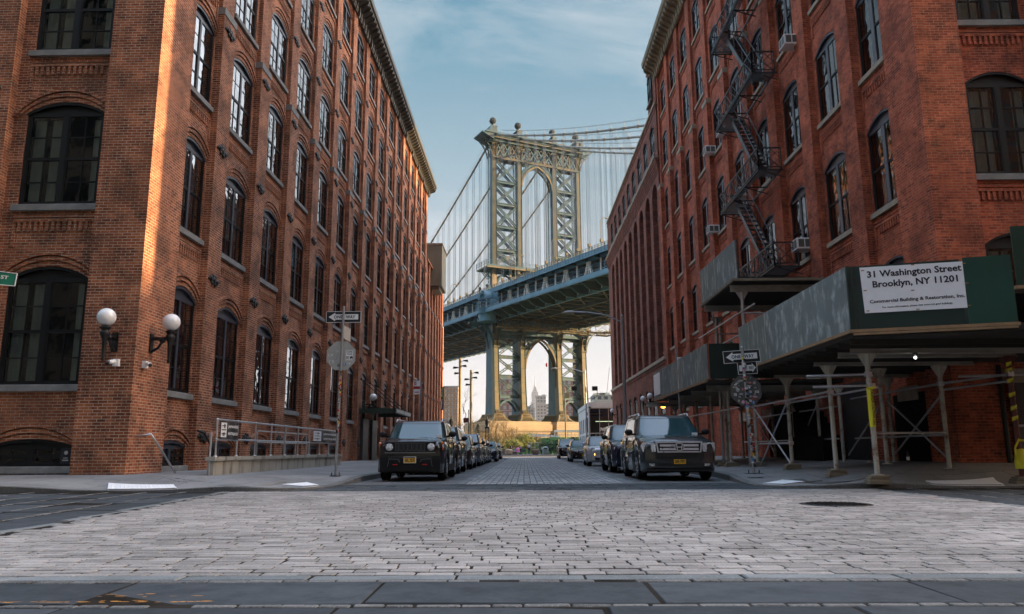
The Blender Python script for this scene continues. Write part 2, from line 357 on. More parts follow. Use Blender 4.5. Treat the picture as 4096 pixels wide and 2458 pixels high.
def setts(st,a0,a1,b0,b1,ax):
    a=a0
    while a<a1:
        l=rnd.uniform(.15,.27)
        if rnd.random()<.93:
            if ax=='x': block(st,a,a+l-.012,b0+.004,b1-.004,.003,.004,rim=.005)
            else: block(st,b0+.008,b1-.008,a,a+l-.02,.006)
        a+=l
sl=MB(); se=MB()
# near crosswalk, where the camera stands
slabs(sl,0,-9,9,4.27,4.93,'x'); setts(se,-9,9,4.185,4.25,'x'); slabs(sl,0,-9,9,3.5,4.175,'x'); setts(se,-9,9,3.39,3.49,'x'); slabs(sl,0,-9,9,2.73,3.38,'x'); setts(se,-9,9,2.6,2.72,'x'); slabs(sl,0,-9,9,1.95,2.6,'x'); slabs(sl,0,-9,9,1.2,1.93,'x'); slabs(sl,0,-9,9,.4,1.18,'x');slabs(sl,0,-9,9,-2.,.38,'x')
setts(se,-9,9,4.94,5.03,'x')
ed=MB(); x=-5.2
while x<6.7:
    l=rnd.uniform(.7,1.2); block(ed,x,x+l-.012,5.035,5.2,.003,.003,rim=.008); x+=l
# crosswalk across the street mouth
y=15.9
for k in range(4): slabs(sl,0,-6.6 if k==0 else -4.6,8 if k==0 else 5.6,y,y+.62,'x'); setts(se,-4.4,5.4,y+.62,y+.72,'x'); y+=.74
# side crosswalks run away from the camera on both sides
for k in range(7):
    b=-5.42-.78*k
    for y0 in [i*1.45+5.05+rnd.uniform(-.2,.2) for i in range(8)]:
        sh=-.095*(y0-7.8)
        if y0+1.4<15.75: block(sl,b-.66+sh,b+sh,y0,y0+1.43,.003,.003,rim=.006)
    setl=5.1
    while setl<15.7:
        l=rnd.uniform(.16,.28); sh=-.095*(setl-7.8); block(se,b-.76+sh,b-.67+sh,setl,setl+l-.02,.006); setl+=l
    b=6.95+.78*k
    for y0 in [i*1.45+5.05+rnd.uniform(-.2,.2) for i in range(8)]:
        if y0+1.4<15.75: block(sl,b,b+.66,y0,y0+1.43,.003,.003,rim=.006)
    setl=5.1
    while setl<15.7:
        l=rnd.uniform(.16,.28); block(se,b+.67,b+.76,setl,setl+l-.02,.006); setl+=l
y=5.1
while y<15.6:
    l=rnd.uniform(.7,1.2); sh=-.095*(y-7.8); block(ed,-5.44+sh,-5.3+sh,y,y+l-.01,.003,.003,rim=.008); block(ed,6.76,6.92,y,y+l-.01,.003,.003,rim=.008); y+=l
tag(sl.build('crosswalk_slabs',MAT['slab']),kind='structure'); tag(se.build('joint_setts',MAT['kerb']),kind='structure'); tag(ed.build('stone_edging',MAT['edging']),kind='structure')
MAT['opaint']=plain('worn orange paint',(.62,.27,.03),.7,var=.4,bump=0)
mb=MB()
for _ in range(46):
    x=rnd.uniform(-3.0,-1.7); y=4.27+abs(rnd.gauss(0,.02)); a=rnd.uniform(.015,.05); b=rnd.uniform(.004,.012)
    if _>36: x=rnd.uniform(-2.4,-1.8); y=rnd.uniform(4.38,4.55)
    n=7; ps=[(x+a*rnd.uniform(.5,1)*math.cos(6.283*k/n),y+b*rnd.uniform(.5,1)*math.sin(6.283*k/n),.0155) for k in range(n)]; mb.add(ps,[tuple(range(n))])
MAT['rpaint']=plain('worn utility paint',(.42,.13,.06),.7,var=.4,bump=0)
for _ in range(40):
    x,y=rnd.choice([(3.7,14.2),(1.9,17.5),(-2.2,20.7),(6.5,12.8),(5.8,14.1),(-4.9,17.6),(-5.3,19.9)]); x+=rnd.gauss(0,.2); y+=rnd.gauss(0,.12); a=rnd.uniform(.02,.07);b=a*.5;n=6
    ps=[(x+a*rnd.uniform(.5,1)*math.cos(6.283*k/n),y+b*rnd.uniform(.5,1)*math.sin(6.283*k/n),  .0185 if y<16 or x>-4.3 else .16) for k in range(n)]; mb.add(ps,[tuple(range(n))],1)
tag(mb.build('road_marking',[MAT['opaint'],MAT['rpaint']]),kind='structure')
# Washington Street carriageway
LX=lambda y:-1.65-.0027*(y-19); RX=lambda y:2.7+.0099*(y-21); KL=lambda y:-4.4; KR=lambda y:5.62-.0098*(y-21)
Y0,Y1=18.86,89.
sheet('street_paving',[(LX(Y0)+.22,Y0),(RX(Y0)-.22,Y0),(RX(Y1)-.22,Y1),(LX(Y1)+.22,Y1)],MAT['lane'],0.)
mb=MB()
for f,s in ((LX,1),(RX,-1)):
    y=Y0
    while y<Y1:
        l=rnd.uniform(.9,1.4)*(1 if y<40 else 3); x=f(y); a,b=sorted((x,x+s*.21)); block(mb,a,b,y,y+l-.015,.002,.003,rim=.008); y+=l
tag(mb.build('lane_edging',MAT['edging']),kind='structure')
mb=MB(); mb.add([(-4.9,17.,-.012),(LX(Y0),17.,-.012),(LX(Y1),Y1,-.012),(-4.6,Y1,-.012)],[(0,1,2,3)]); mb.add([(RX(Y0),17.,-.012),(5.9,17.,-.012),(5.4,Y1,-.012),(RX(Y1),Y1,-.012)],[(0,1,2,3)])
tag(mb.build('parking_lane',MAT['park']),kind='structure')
sheet('cross_street',[(-80,89),(80,89),(80,97.5),(-80,97.5)],MAT['plaza'],-.004)
sheet('park_path',[(-8,97.5),(8,97.5),(3.3,121),(3.,150),(-1,150),(-1.6,121)],MAT['asph'],.165)
# ---- pavements
PADL=((-8.2,16.6,2.,1.6),(-4.9,17.9,1.4,2.4)); PADR=((5.7,17.8,1.5,2.3),(9.4,16.6,1.9,1.5))
def dip(x,y,pads):
    f=1.
    for a,b,rx,ry in pads: f*=1-.75*math.exp(-(((x-a)/rx)**2+((y-b)/ry)**2)**2)
    return f
def swz(x,y,side):
    if side=='L': d=min((-4.4-x)/5.4,(y-15.95)/3.2); r_=.13;p=PADL
    else: d=min((x-5.4)/5.2,(y-15.95)/3.6); r_=.30;p=PADR
    d=max(0,min(1,d)); return (.14+r_*d)*(dip(x,y,p) if y<21 else 1)
def pavement(name,K,W,rise,pads):
    side='L' if 'left' in name else 'R'
    n=len(K); M=15; mb=MB(); kb=MB(); us=[0,.035]+[.035+.965*j/(M-1) for j in range(1,M)]
    def pt(i,u):
        k,w_=K[i],W[i]; x=lerp(k[0],w_[0],u); y=lerp(k[1],w_[1],u); return (x,y,swz(x,y,side))
    vs=[pt(i,u) for i in range(n) for u in us[1:]]; m=len(us)-1
    mb.add(vs,[(i*m+j,(i+1)*m+j,(i+1)*m+j+1,i*m+j+1) for i in range(n-1) for j in range(m-1)],0,True)
    tag(mb.build(name,MAT['walk']),kind='structure')
    vs=[]
    for i in range(n):
        a=pt(i,0);b=pt(i,.035); vs+=[(a[0],a[1],-.05),(a[0],a[1],a[2]-.012),(lerp(a[0],b[0],.12),lerp(a[1],b[1],.12),a[2]+.002),(b[0],b[1],b[2]+.002),(b[0],b[1],b[2]-.05)]
    kb.add(vs,[(i*5+j,(i+1)*5+j,(i+1)*5+j+1,i*5+j+1) for i in range(n-1) for j in range(4)],0)
    tag(kb.build(name.replace('pavement','kerb'),MAT['kerb']),kind='structure')
    return pt
K=[];W=[]
for i in range(66): K.append((-40+i*(34.4/65.),15.95)); W.append((K[-1][0],19.2))
for i in range(1,15):
    t=R(-90+90*i/14.); K.append((-5.6+1.2*math.cos(t),17.15+1.2*math.sin(t))); W.append((-9.5-.3*(i>7),19.2))
for i in range(1,60): y=17.15+i*1.23; K.append((-4.4,y)); W.append((-9.9+.0037*(y-19),max(y,19.2)))
pavement('left_pavement',K,W,.13,PADL)
K=[];W=[]
for i in range(66): K.append((40-i*(33.8/65.),15.95)); W.append((K[-1][0],19.6))
for i in range(1,15):
    t=R(-90-90*i/14.); K.append((6.2+1.2*math.cos(t),17.15+1.2*math.sin(t))); W.append((10.6,19.6))
for i in range(1,60): y=17.15+i*1.23; K.append((min(5.0+.1*(y-17.15),KR(y)),y)); W.append((10.8-.0098*(y-19.5),max(y,19.6)))
pavement('right_pavement',K,W,.30,PADR)
# tactile pads
MAT['tact']=plain('white tactile paving',(.88,.89,.9),.6,var=.06,bump=0)
for (pts,side,lab) in (([(-8.55,15.98),(-7.1,15.98),(-7.85,17.45),(-9.35,17.5)],'L','wide white tactile paving pad in front of the left building corner'),
  ([(-5.5,17.7),(-5.25,18.85),(-4.6,17.5),(-4.75,16.75)],'L','small white tactile pad on the kerb corner near the left sign pole'),
  ([(5.22,17.3),(6.1,18.7),(6.3,17.75),(5.45,16.7)],'R','narrow white tactile pad at the right kerb corner beside the sticker covered pole'),
  ([(8.3,16.05),(9.7,16.05),(10.35,17.5),(8.7,17.2)],'R','wide white tactile pad under the sign board on the right pavement')):
    mb=MB(); z=max(swz(p[0],p[1],side) for p in pts)+.02; n=4
    def pq(a,b,dz_=.03): q=[lerp(lerp(pts[0][c],pts[1][c],a),lerp(pts[3][c],pts[2][c],a),b) for c in (0,1)]; return (q[0],q[1],swz(q[0],q[1],side)+dz_)
    mb.grid(lambda u,v:pq(u,v),12,12)
    for e in (0,1): mb.grid(lambda u,v:pq(u,e,.014-.03*v),12,2); mb.grid(lambda u,v:pq(e,u,.014-.03*v),12,2)
    for i in range(1,16):
        for j in range(1,10):
            a,b=i/16.,j/10.; q=[lerp(lerp(pts[0][c],pts[1][c],a),lerp(pts[3][c],pts[2][c],a),b) for c in (0,1)]
            zz=swz(q[0],q[1],side)+.03; mb.add([(q[0]-.018,q[1]-.018,zz),(q[0]+.018,q[1]-.018,zz),(q[0]+.018,q[1]+.018,zz),(q[0]-.018,q[1]+.018,zz),(q[0],q[1],zz+.009)],[(0,1,4),(1,2,4),(2,3,4),(3,0,4)])
    tag(mb.build('tactile_pad',MAT['tact']),lab,'tactile paving','white tactile pads at the kerb corners')
# manhole + drain grate
mb=MB(); mb.lathe([(0,.014),(.43,.014),(.45,.008),(.45,-.02)],(4.5,11.5,0),36); 
for i in range(-9,10):
    for j in range(-9,10):
        x,y=i*.043,j*.043
        if x*x+y*y<.165 and (i+j)%2: mb.box(4.5+x-.014,4.5+x+.014,11.5+y-.014,11.5+y+.014,.014,.02)
t=thing('manhole_cover','black round manhole cover set in the granite blocks on the right','manhole cover',(0,0,0)); mb.build('cover',MAT['iron'],t)
mb=MB(); mb.lathe([(.455,-.02),(.455,.01),(.5,.01),(.5,-.02)],(4.5,11.5,0),36); mb.build('rim',MAT['iron'],t)
mb=MB()
for i in range(22): mb.beam((-1.75+i*.07,15.42,.012),(-1.62+i*.07,15.84,.012),.022,.02)
mb.box(-1.8,-.1,15.39,15.42,-.02,.018); mb.box(-1.7,0,15.84,15.87,-.02,.018)
tag(mb.build('drain_grate',MAT['steel']),'slim steel drain grate at the far edge of the intersection','drain grate')
# ---- terrain of the riverside park
def sm(t): t=max(0,min(1,t)); return t*t*(3-2*t)
def tz(x,y):
    h=2.9*sm((y-119)/17.); pc=1.-2.2*(y-121)/30. ; k=sm((abs(x-1.)-2.1)/1.6); k2=sm((y-132)/10.)
    return .15+h*max(k,k2)
mb=MB(); mb.grid(lambda u,v:(-60+120*u,112+70*v,tz(-60+120*u,112+70*v)-.02),97,57)
tag(mb.build('park_bank',MAT['grass']),kind='structure')
mb=MB(); mb.add([(-60,97.5,.14),(-2.,97.5,.14),(-2,112,.14),(-60,112,.14)],[(0,1,2,3)]);mb.add([(3.4,97.5,.14),(60,97.5,.14),(60,112,.14),(3.4,112,.14)],[(0,1,2,3)]);mb.add([(-60,97.45,-.05),(60,97.45,-.05),(60,97.45,.15),(-60,97.45,.15)],[(0,1,2,3)])
tag(mb.build('park_pavement',MAT['plaza']),kind='structure')
# ================================================================ brick buildings
def arcpts(c0,c1,zs,rise,n=8):
    c=(c0+c1)/2;h=(c1-c0)/2; rr=(h*h+rise*rise)/(2*rise); t0=math.asin(min(1,h/rr))
    if rise>h: rr=h; 
    return [(c+rr*math.sin(lerp(-t0,t0,i/n)),zs+rise-rr+rr*math.cos(lerp(-t0,t0,i/n))) for i in range(n+1)]
def facade(mb,P,a0,a1,z0,z1,cols,depth,mi=0,n=8):
    q=lambda pts,m=mi:mb.add([P(*p) for p in pts],[tuple(range(len(pts)))],m)
    a=a0
    for c0,c1,rows in sorted(cols):
        if c0-a>1e-4: q([(a,z0,0),(c0,z0,0),(c0,z1,0),(a,z1,0)])
        z=z0
        for sl_,sp,ri in rows:
            q([(c0,z,0),(c1,z,0),(c1,sl_,0),(c0,sl_,0)]); ap=arcpts(c0,c1,sp,ri,n); zt=sp+ri+.02
            for (p,pz),(r,rz) in zip(ap,ap[1:]):
                q([(p,pz,0),(r,rz,0),(r,zt,0),(p,zt,0)]); q([(p,pz,0),(r,rz,0),(r,rz,depth),(p,pz,depth)])
            q([(c0,sl_,0),(c1,sl_,0),(c1,sl_,depth),(c0,sl_,depth)])
            for c in (c0,c1): q([(c,sl_,0),(c,sp,0),(c,sp,depth),(c,sl_,depth)])
            z=zt
        q([(c0,z,0),(c1,z,0),(c1,z1,0),(c0,z1,0)]); a=c1
    if a1-a>1e-4: q([(a,z0,0),(a1,z0,0),(a1,z1,0),(a,z1,0)])
def pbox(mb,P,a0,a1,z0,z1,d0,d1,mi=0):
    vs=[P(a,z,d) for z in (z0,z1) for a,d in ((a0,d0),(a1,d0),(a1,d1),(a0,d1))]
    mb.add(vs,[(3,2,1,0),(4,5,6,7),(0,1,5,4),(1,2,6,5),(2,3,7,6),(3,0,4,7)],mi)
def hood(mb,P,c0,c1,sp,ri,steps,n=10,mi=0):   # arched brick hood of stepped courses
    for lo,hi,pr in steps:
        A=arcpts(c0-lo,c1+lo,sp-lo*.3,ri+lo*1.3,n);B=arcpts(c0-hi,c1+hi,sp-hi*.3,ri+hi*1.3,n)
        vs=[P(*p,0) for p in A]+[P(*p,0) for p in B]+[P(*p,-pr) for p in A]+[P(*p,-pr) for p in B]; k=n+1; fs=[]
        for i in range(n): fs+=[(2*k+i,2*k+i+1,3*k+i+1,3*k+i),(i,i+1,2*k+i+1,2*k+i),(k+i,k+i+1,3*k+i+1,3*k+i)]
        fs+=[(0,k,3*k,2*k),(n,k+n,3*k+n,2*k+n)]
        mb.add(vs,fs,mi)
def spandrel(mb,P,c0,c1,z,dent=True,mi=0):
    pbox(mb,P,c0-.05,c1+.05,z-.16,z-.09,-.035,.02,mi); pbox(mb,P,c0,c1,z-.28,z-.2,-.055,.02,mi)
    pbox(mb,P,c0-.05,c0+.04,z-.95,z-.2,-.035,.02,mi); pbox(mb,P,c1-.04,c1+.05,z-.95,z-.2,-.035,.02,mi)
    if dent:
        n=int((c1-c0-.1)/.15)
        for i in range(n): x=c0+.09+i*.15; pbox(mb,P,x,x+.075,z-.52,z-.28,-.05,.02,mi)
_wm={}
def window_meshes(key,w,h,ri,style):
    """frame / pane / sill meshes in local axes: x along the wall, y inwards, z up from the sill"""
    if key in _wm: return _wm[key]
    f=MB(); hw=w/2; d=.06
    ap=arcpts(-hw,hw,h,ri,8)
    f.add([(x,d+.02,z) for x,z in ap],[tuple(range(9))],1)                       # solid arched head panel
    for (a,b),(c,e) in zip(ap,ap[1:]): f.beam((a,d-.02,b-.03),(c,d-.02,e-.03),.1,.07,1,up=(0,0,1))
    f.box(-hw,hw,d-.03,d+.05,h-.09,h+.02,1); f.box(-hw,-hw+.08,d-.035,d+.05,0,h,0); f.box(hw-.08,hw,d-.035,d+.05,0,h,0); f.box(-hw+.08,hw-.08,d-.03,d+.05,0,.1,0)
    mw={'L':.055,'W':.07,'R':.09,'D':.05}[style]
    f.box(-mw,mw,d-.032,d+.05,.1,h-.09,1 if style!='R' else 2)
    hm=h*.5
    for s in (-1,1):
        a,b=(mw,hw-.08) if s>0 else (-hw+.08,-mw)
        f.box(a,b,d-.024,d+.06,hm-.04,hm+.04,0)
        for x in (a,b-.04): f.box(x,x+.04,d-.018,d+.06,.1,h-.09,0)
        c=(a+b)/2
        if style!='R' or s>0: f.box(c-.013,c+.013,d-.014,d+.05,.1,h-.09,0)
        else: f.box(c-.013,c+.013,d-.014,d+.05,hm,h-.09,0)
        for z in ((h*.25,h*.74) if style in 'LW' else ()): f.box(a,b,d-.014,d+.05,z-.013,z+.013,0)
    p=MB(); rn=random.Random(hash(key)%99 if False else len(_wm))
    for s in (-1,1):
        a,b=(mw,hw-.08) if s>0 else (-hw+.08,-mw)
        for z0,z1,o in ((.08,hm,.005),(hm,h-.07,-.004)):
            t=rn.uniform(-.002,.002); p.add([(a,d+o+t,z0),(b,d+o-t,z0),(b,d+o-t,z1),(a,d+o+t,z1)],[(0,1,2,3)])
    sl_=MB(); sl_.bbox(-hw-.12,hw+.12,-.1,d,-.17,-.003,.015)
    bl=MB(); bl.add([(-hw+.1,d+.14,h*.42),(-.06,d+.14,h*.42),(-.06,d+.14,h-.08),(-hw+.1,d+.14,h-.08)],[(0,1,2,3)]); bl.add([(.06,d+.14,h*.62),(hw-.1,d+.14,h*.62),(hw-.1,d+.14,h-.08),(.06,d+.14,h-.08)],[(0,1,2,3)])
    cu=MB()
    for x0,x1 in ((-hw+.08,-hw+.42),(hw-.4,hw-.08),(-.5,-.12)): cu.grid(lambda u,v:(lerp(x0,x1,u),d+.2+.04*math.sin(u*25),lerp(.1,h-.1,v)),12,2)
    fm=[MAT['frame'],MAT['frame'] if style in 'WD' else MAT['frameB'],MAT['frameR']]
    r=[]
    for nm,m_,mt in (('window',f,fm),('pane',p,MAT[{'L':'glass','R':'glassR','W':'glassW','D':'glassd'}[style]]),('sill',sl_,MAT['stone'] if style in 'LWD' else MAT['stoneR']),('blind',bl,MAT['blind']),('curtain',cu,MAT['blind'])):
        o=m_.build(nm,mt); r.append(o.data); bpy.data.objects.remove(o)
    _wm[key]=r; return r
def put_window(root,key,w,h,ri,style,loc,rz,blind=0,sill=True):
    r=window_meshes(key,w,h,ri,style)
    o=bpy.data.objects.new('window',r[0]); S.collection.objects.link(o); o.parent=root; o.location=loc; o.rotation_euler=(0,0,rz)
    for nm,i,c in (('pane',1,True),('sill',2,sill),('blind',3,blind==1),('curtain',4,blind==2)):
        if c: q=bpy.data.objects.new(nm,r[i]); S.collection.objects.link(q); q.parent=o
    return o
wr=random.Random(5)
PL=lambda X:(lambda a,z,d:(X-d,a,z))      # wall facing +x
PR=lambda X:(lambda a,z,d:(X+d,a,z))      # wall facing -x
PW=lambda Y:(lambda a,z,d:(a,Y+d,z))      # wall facing the camera
# iron anchor ornament
mb=MB()
for dy,dz,r_ in ((0,0,.1),(-.17,.03,.09),(.17,-.02,.09),(-.07,.1,.07),(.07,-.1,.07),(.08,.09,.06),(-.09,-.08,.06),(.28,.02,.05),(-.28,0,.05)): mb.sphere((0,dy*1.3,dz*1.25),r_*1.1,8,6,0,(.45,1.15,1.))
_o=mb.build('anchor_plate',MAT['iron']); ANCH=_o.data; bpy.data.objects.remove(_o)
def part(name,data,parent,loc,rz=0):
    o=bpy.data.objects.new(name,data); S.collection.objects.link(o); o.parent=parent; o.location=loc; o.rotation_euler=(0,0,rz); return o
def cornice(root,mats,face,sgn,y0,y1,z0,z1,out,step,big):
    """bracketed cornice running along y; sgn=+1 projects to +x"""
    X=lambda d:face+sgn*d; h=z1-z0; mb=MB()
    prof=[(-.1,z0),(.06,z0),(.08,z0+.08),(.12,z0+.12),(.12,z0+.3*h),(.17,z0+.34*h),(out-.18,z0+.62*h),(out-.14,z0+.72*h),(out-.04,z0+.76*h),(out,z1-.06),(out,z1),(-.1,z1)]
    mb.prism([(X(a),b) for a,b in prof],y0,y1,'y',0)
    o=mb.build('cornice',mats,root); y=y0+.25; cache={}
    while y<y1:
        bigp=abs(((y-y0-big[1])/big[0])-round((y-y0-big[1])/big[0]))*big[0]<step*.5
        w_=.11 if bigp else .065; zl=z0-(.28 if bigp else 0)+.02
        pts=[(.05,zl),(.13,zl),(.2 if bigp else .16,zl+.15),(.2,z0+.35*h),(out*.55,z0+.4*h),(out-.2,z0+.47*h),(out-.12,z0+.6*h),(out-.12,z0+.7*h),(.05,z0+.7*h)]
        
        if bigp not in cache:
            br=MB(); br.prism([(X(a),b) for a,b in pts],-w_,w_,'y',0); q=br.build('cornice_bracket',mats,o); cache[bigp]=q.data
        else: q=part('cornice_bracket',cache[bigp],o,(0,0,0))
        q.location=(0,y,0); y+=step
    return o
MAT['cornL']=weathered('dark bronze cornice',(.055,.048,.034),(.02,.02,.02),.6,.55)
MAT['cornR']=weathered('olive cream cornice',(.20,.17,.105),(.05,.04,.03),.6,.6)
# ---------------------------------------------------------------- left warehouse
HOODL=[(.02,.13,.03),(.17,.27,.06),(.31,.40,.09)]
LROWS=[(.42,.98,.14),(2.5,5.25,.32),(7.26,9.85,.3),(11.68,14.2,.3),(15.85,18.15,.3),(19.8,22.05,.28),(23.7,25.75,.28)]
Lr=thing('brick_warehouse','orange red brick warehouse with iron star anchors and arched windows on the left corner','building',(-9.77,19,0),-.0037)
p0,pw_,sp_=3.9,1.0,3.62; NB=14; LEN=p0+sp_*NB+pw_
bays=[(1.9,3.9)]+[(p0+sp_*(k-1)+pw_,p0+sp_*k) for k in range(1,NB+1)]
mb=MB(); P=PL(-.25)
cols=[]
for i,(a,b) in enumerate(bays):
    c0,c1=(a+.06,b-.1) if i==0 else (a+.45,b-.17)
    rows=LROWS[1:] if 6<=i<=7 or i>9 else LROWS
    cols.append((c0,c1,rows))
    for j,(s_,sp,ri) in enumerate(rows):
        hood(mb,P,c0,c1,sp,ri,HOODL if i<9 else HOODL[1:2],10 if i<6 else 5)
        if s_>3: spandrel(mb,P,c0-.05,c1+.05,s_-.2,i<6 and s_<21)
    for z in [26.02]:
        for r_ in range(3):
            for q in range(9): x=c0+.05+q*.2+(r_%2)*.1; pbox(mb,P,x,x+.1,z+.1+r_*.13,z+.18+r_*.13,-.04,.01)
facade(mb,P,1.9,LEN,-.2,26.7,cols,.22)
# corner and piers
for a,b in [(0,1.9)]+[(p0+sp_*k,p0+sp_*k+pw_) for k in range(NB+1)]:
    if a==0: pbox(mb,PL(0),0,1.9,-.2,26.7,0,.3)
    else:
        pbox(mb,PL(0),a,b,-.2,15.02,0,.3); pbox(mb,PL(-.09),a+.03,b-.03,15.02,26.7,0,.3)
PLW=PW(.25); wc=[(-3.62,-1.5,[(.47,.98,.15)]+LROWS[1:]),(-8.1,-5.9,[(.47,.98,.15)]+LROWS[1:]),(-12.6,-10.4,LROWS)]
for c0,c1,rows in wc:
    for s_,sp,ri in rows: 
        hood(mb,PLW,c0,c1,sp,ri,HOODL); 
        if s_>3: spandrel(mb,PLW,c0,c1,s_-.2)
facade(mb,PLW,-20,-1.38,-.2,26.7,wc,.22)
for a,b in ((-1.38,-.002),(-5.4,-4.0),(-9.9,-8.5),(-14.4,-13)): pbox(mb,PW(.002),a,b,-.2,26.7,0,.3)
mb.box(-20,-.3,.5,LEN-.02,26.2,26.6); mb.box(-20,-19.8,.3,LEN,-.2,26.6); mb.box(-19.8,-.3,LEN-.25,LEN-.02,-.2,26.6)
mb.build('wall',MAT['brickL'],Lr)
mb=MB(); mb.box(-18,-1.5,1.9,LEN-.4,-.1,26.1); mb.build('interior',MAT['interior'],Lr)
for i,(c0,c1,rows) in enumerate(cols):
    for s_,sp,ri in rows:
        w_=c1-c0; put_window(Lr,('L',round(w_,2),round(sp-s_,2),round(ri,2)),w_,sp-s_,ri,'L',(-.25-.0,(c0+c1)/2,s_),R(90),blind=(0,0,1,0,1,2)[wr.randrange(6)] if s_>2 and i<8 else 0)
for i,(c0,c1,rows) in enumerate(wc[:2]):
    for j,(s_,sp,ri) in enumerate(rows[:5 if i==0 else 3]): w_=c1-c0; put_window(Lr,('W',round(w_,2),round(sp-s_,2),round(ri,2)),w_,sp-s_,ri,'W',((c0+c1)/2,.25,s_),0,blind=2 if j else 0)
for k in range(NB+1):
    c=p0+sp_*k+pw_/2
    mb_=None
    for z in (1.25,6.1,10.4,14.55,18.4,22.35): part('anchor_plate',ANCH,Lr,(.03 if z<15 else -.06,c,z))
mb=MB(); mb.bbox(-.25,.025,-.515,.515,0,.26,.02); _o=mb.build('pier_cap',MAT['stone']); CAP=_o.data; bpy.data.objects.remove(_o)
for k in range(NB+1): part('pier_cap',CAP,Lr,(0,p0+sp_*k+pw_/2,14.98))
cornice(Lr,MAT['cornL'],-.05,1,-.6,LEN+.5,26.35,27.5,.85,.6,(sp_,p0+pw_/2+.35))
for j,z in enumerate((10.5,19.)): part('anchor_plate',ANCH,Lr,(-4.65,-.03,z),R(90))
# annex
La=thing('brick_annex','lower brick annex with close tall piers at the far end of the left row','building',(-9.77+.0037*54.6,19+LEN+.02,0),-.0037)
mb=MB(); P=PL(-.3); cols=[]
for k in range(6):
    a=.1+k*2.5; cols.append((a+.95,a+2.1,[(3,5.6,.2),(7.3,9.9,.2),(11.7,14,.2)]))
facade(mb,P,0,15,-.2,19.7,cols,.2)
for k in range(7): a=k*2.5-.2 if k else 0; pbox(mb,PL(0),a,a+.75,-.2,15.1,0,.3); pbox(mb,PL(-.1),a+.05,a+.7,15.1,19.7,0,.3)
mb.box(-14,-.3,14.8,15,-.2,19.7); mb.box(-14,.02,0,15,19.7,19.85); mb.box(-14,-13.8,0,15,-.2,19.7)
mb.build('wall',MAT['brickA'],La); mb=MB(); mb.box(-12,-.8,.2,14.5,0,19.5); mb.build('interior',MAT['interior'],La)
for c0,c1,rows in cols:
    for s_,sp,ri in rows: put_window(La,('A',1.15,round(sp-s_,2)),c1-c0,sp-s_,ri,'D',(-.3,(c0+c1)/2,s_),R(90))
for k in range(7):
    part('pier_cap',CAP,La,(-.05,(k*2.5-.2 if k else 0)+.37,15.05))
    for z in (6.1,10.3): part('anchor_plate',ANCH,La,(.02,(k*2.5-.2 if k else 0)+.37,z))
mb=MB(); mb.box(-1.,1.,0,4.3,0,4.45); mb.box(-1.05,1.08,-.06,4.4,4.45,4.62,1); mb.box(-.5,.7,.5,3.6,-.35,0,1)
MAT['duct']=weathered('olive tan sheet metal',(.20,.18,.125),(.10,.09,.06),.4,.6)
mb.build('duct_box',[MAT['duct'],MAT['stoneR']]).location=(-9.6,79,17.95)
tag(bpy.data.objects['duct_box'],'big tan sheet metal box overhanging the street from the left annex roof','duct')
# ---------------------------------------------------------------- right factory
RROWS=[(3.45,6.05,.33),(8.0,10.62,.35),(12.5,15.1,.35),(17.1,19.55,.33),(21.6,23.95,.33),(25.9,28.,.3)]
HOODR=[(.0,.36,.02)]
Rr=thing('brick_factory','deep red brick factory with fire escape and window air conditioners on the right corner','building',(10.79,19.5,0),.0098)
q0,qs,qn=3.8,3.57,9
bays=[(1.75,3.8)]+[(q0+qs*(k-1)+1.,q0+qs*k) for k in range(1,qn+1)]; LR=q0+qs*qn+.95
mb=MB(); P=PR(.26); cols=[]
for i,(a,b) in enumerate(bays):
    c0,c1=(a+.06,b-.1) if i==0 else (a+.4,b-.25); cols.append((c0,c1,RROWS))
    for s_,sp,ri in RROWS:
        hood(mb,P,c0,c1,sp,ri,HOODR,8)
        if s_>4: spandrel(mb,P,c0,c1,s_-.2,i<7)
    for r_ in range(5):
        for q in range(9): x=c0+.02+q*.19+(r_%2)*.095; pbox(mb,P,x,x+.1,28.5+r_*.13,28.58+r_*.13,-.04,.01)
facade(mb,P,1.7,LR,-.2,30,cols,.2)
pbox(mb,PR(0),0,1.75,-.2,30,0,.3)
for k in range(qn+1): a=q0+qs*k; pbox(mb,PR(0),a,a+1.,-.2,20.35,0,.3); pbox(mb,PR(.1),a+.03,a+.97,20.35,30,0,.2)
PRW=PW(.25); wc=[(1.36,3.15,RROWS),(5.6,7.6,RROWS),(9.8,11.8,RROWS)]
for c0,c1,rows in wc:
    for s_,sp,ri in rows: 
        hood(mb,PRW,c0,c1,sp,ri,HOODR); 
        if s_>4: spandrel(mb,PRW,c0,c1,s_-.2)
facade(mb,PRW,1.2,20,-.2,30,wc,.2)
for a,b in ((.002,1.24),(3.35,5.4),(7.8,9.6),(12,13.8)): pbox(mb,PW(.002),a,b,-.2,30,0,.3)
mb.box(.3,20,.5,LR-.02,29.6,29.9); mb.box(19.8,20,.3,LR,-.2,29.6); mb.box(.3,19.8,LR-.25,LR-.02,-.2,29.9)
mb.build('wall',MAT['brickR'],Rr)
mb=MB(); mb.box(1.5,18,1.9,LR-.4,-.1,29.5); mb.build('interior',MAT['interior'],Rr)
for i,(c0,c1,rows) in enumerate(cols):
    for s_,sp,ri in rows: put_window(Rr,('R',round(c1-c0,2),round(sp-s_,2)),c1-c0,sp-s_,ri,'R',(.26,(c0+c1)/2,s_),R(-90),blind=(0,0,0,0,0,1,0,2)[wr.randrange(8)])
for i,(c0,c1,rows) in enumerate(wc[:2]):
    for s_,sp,ri in rows[:4]: put_window(Rr,('V',round(c1-c0,2),round(sp-s_,2)),c1-c0,sp-s_,ri,'W',((c0+c1)/2,.25,s_),0,blind=(0,2)[wr.randrange(2)])
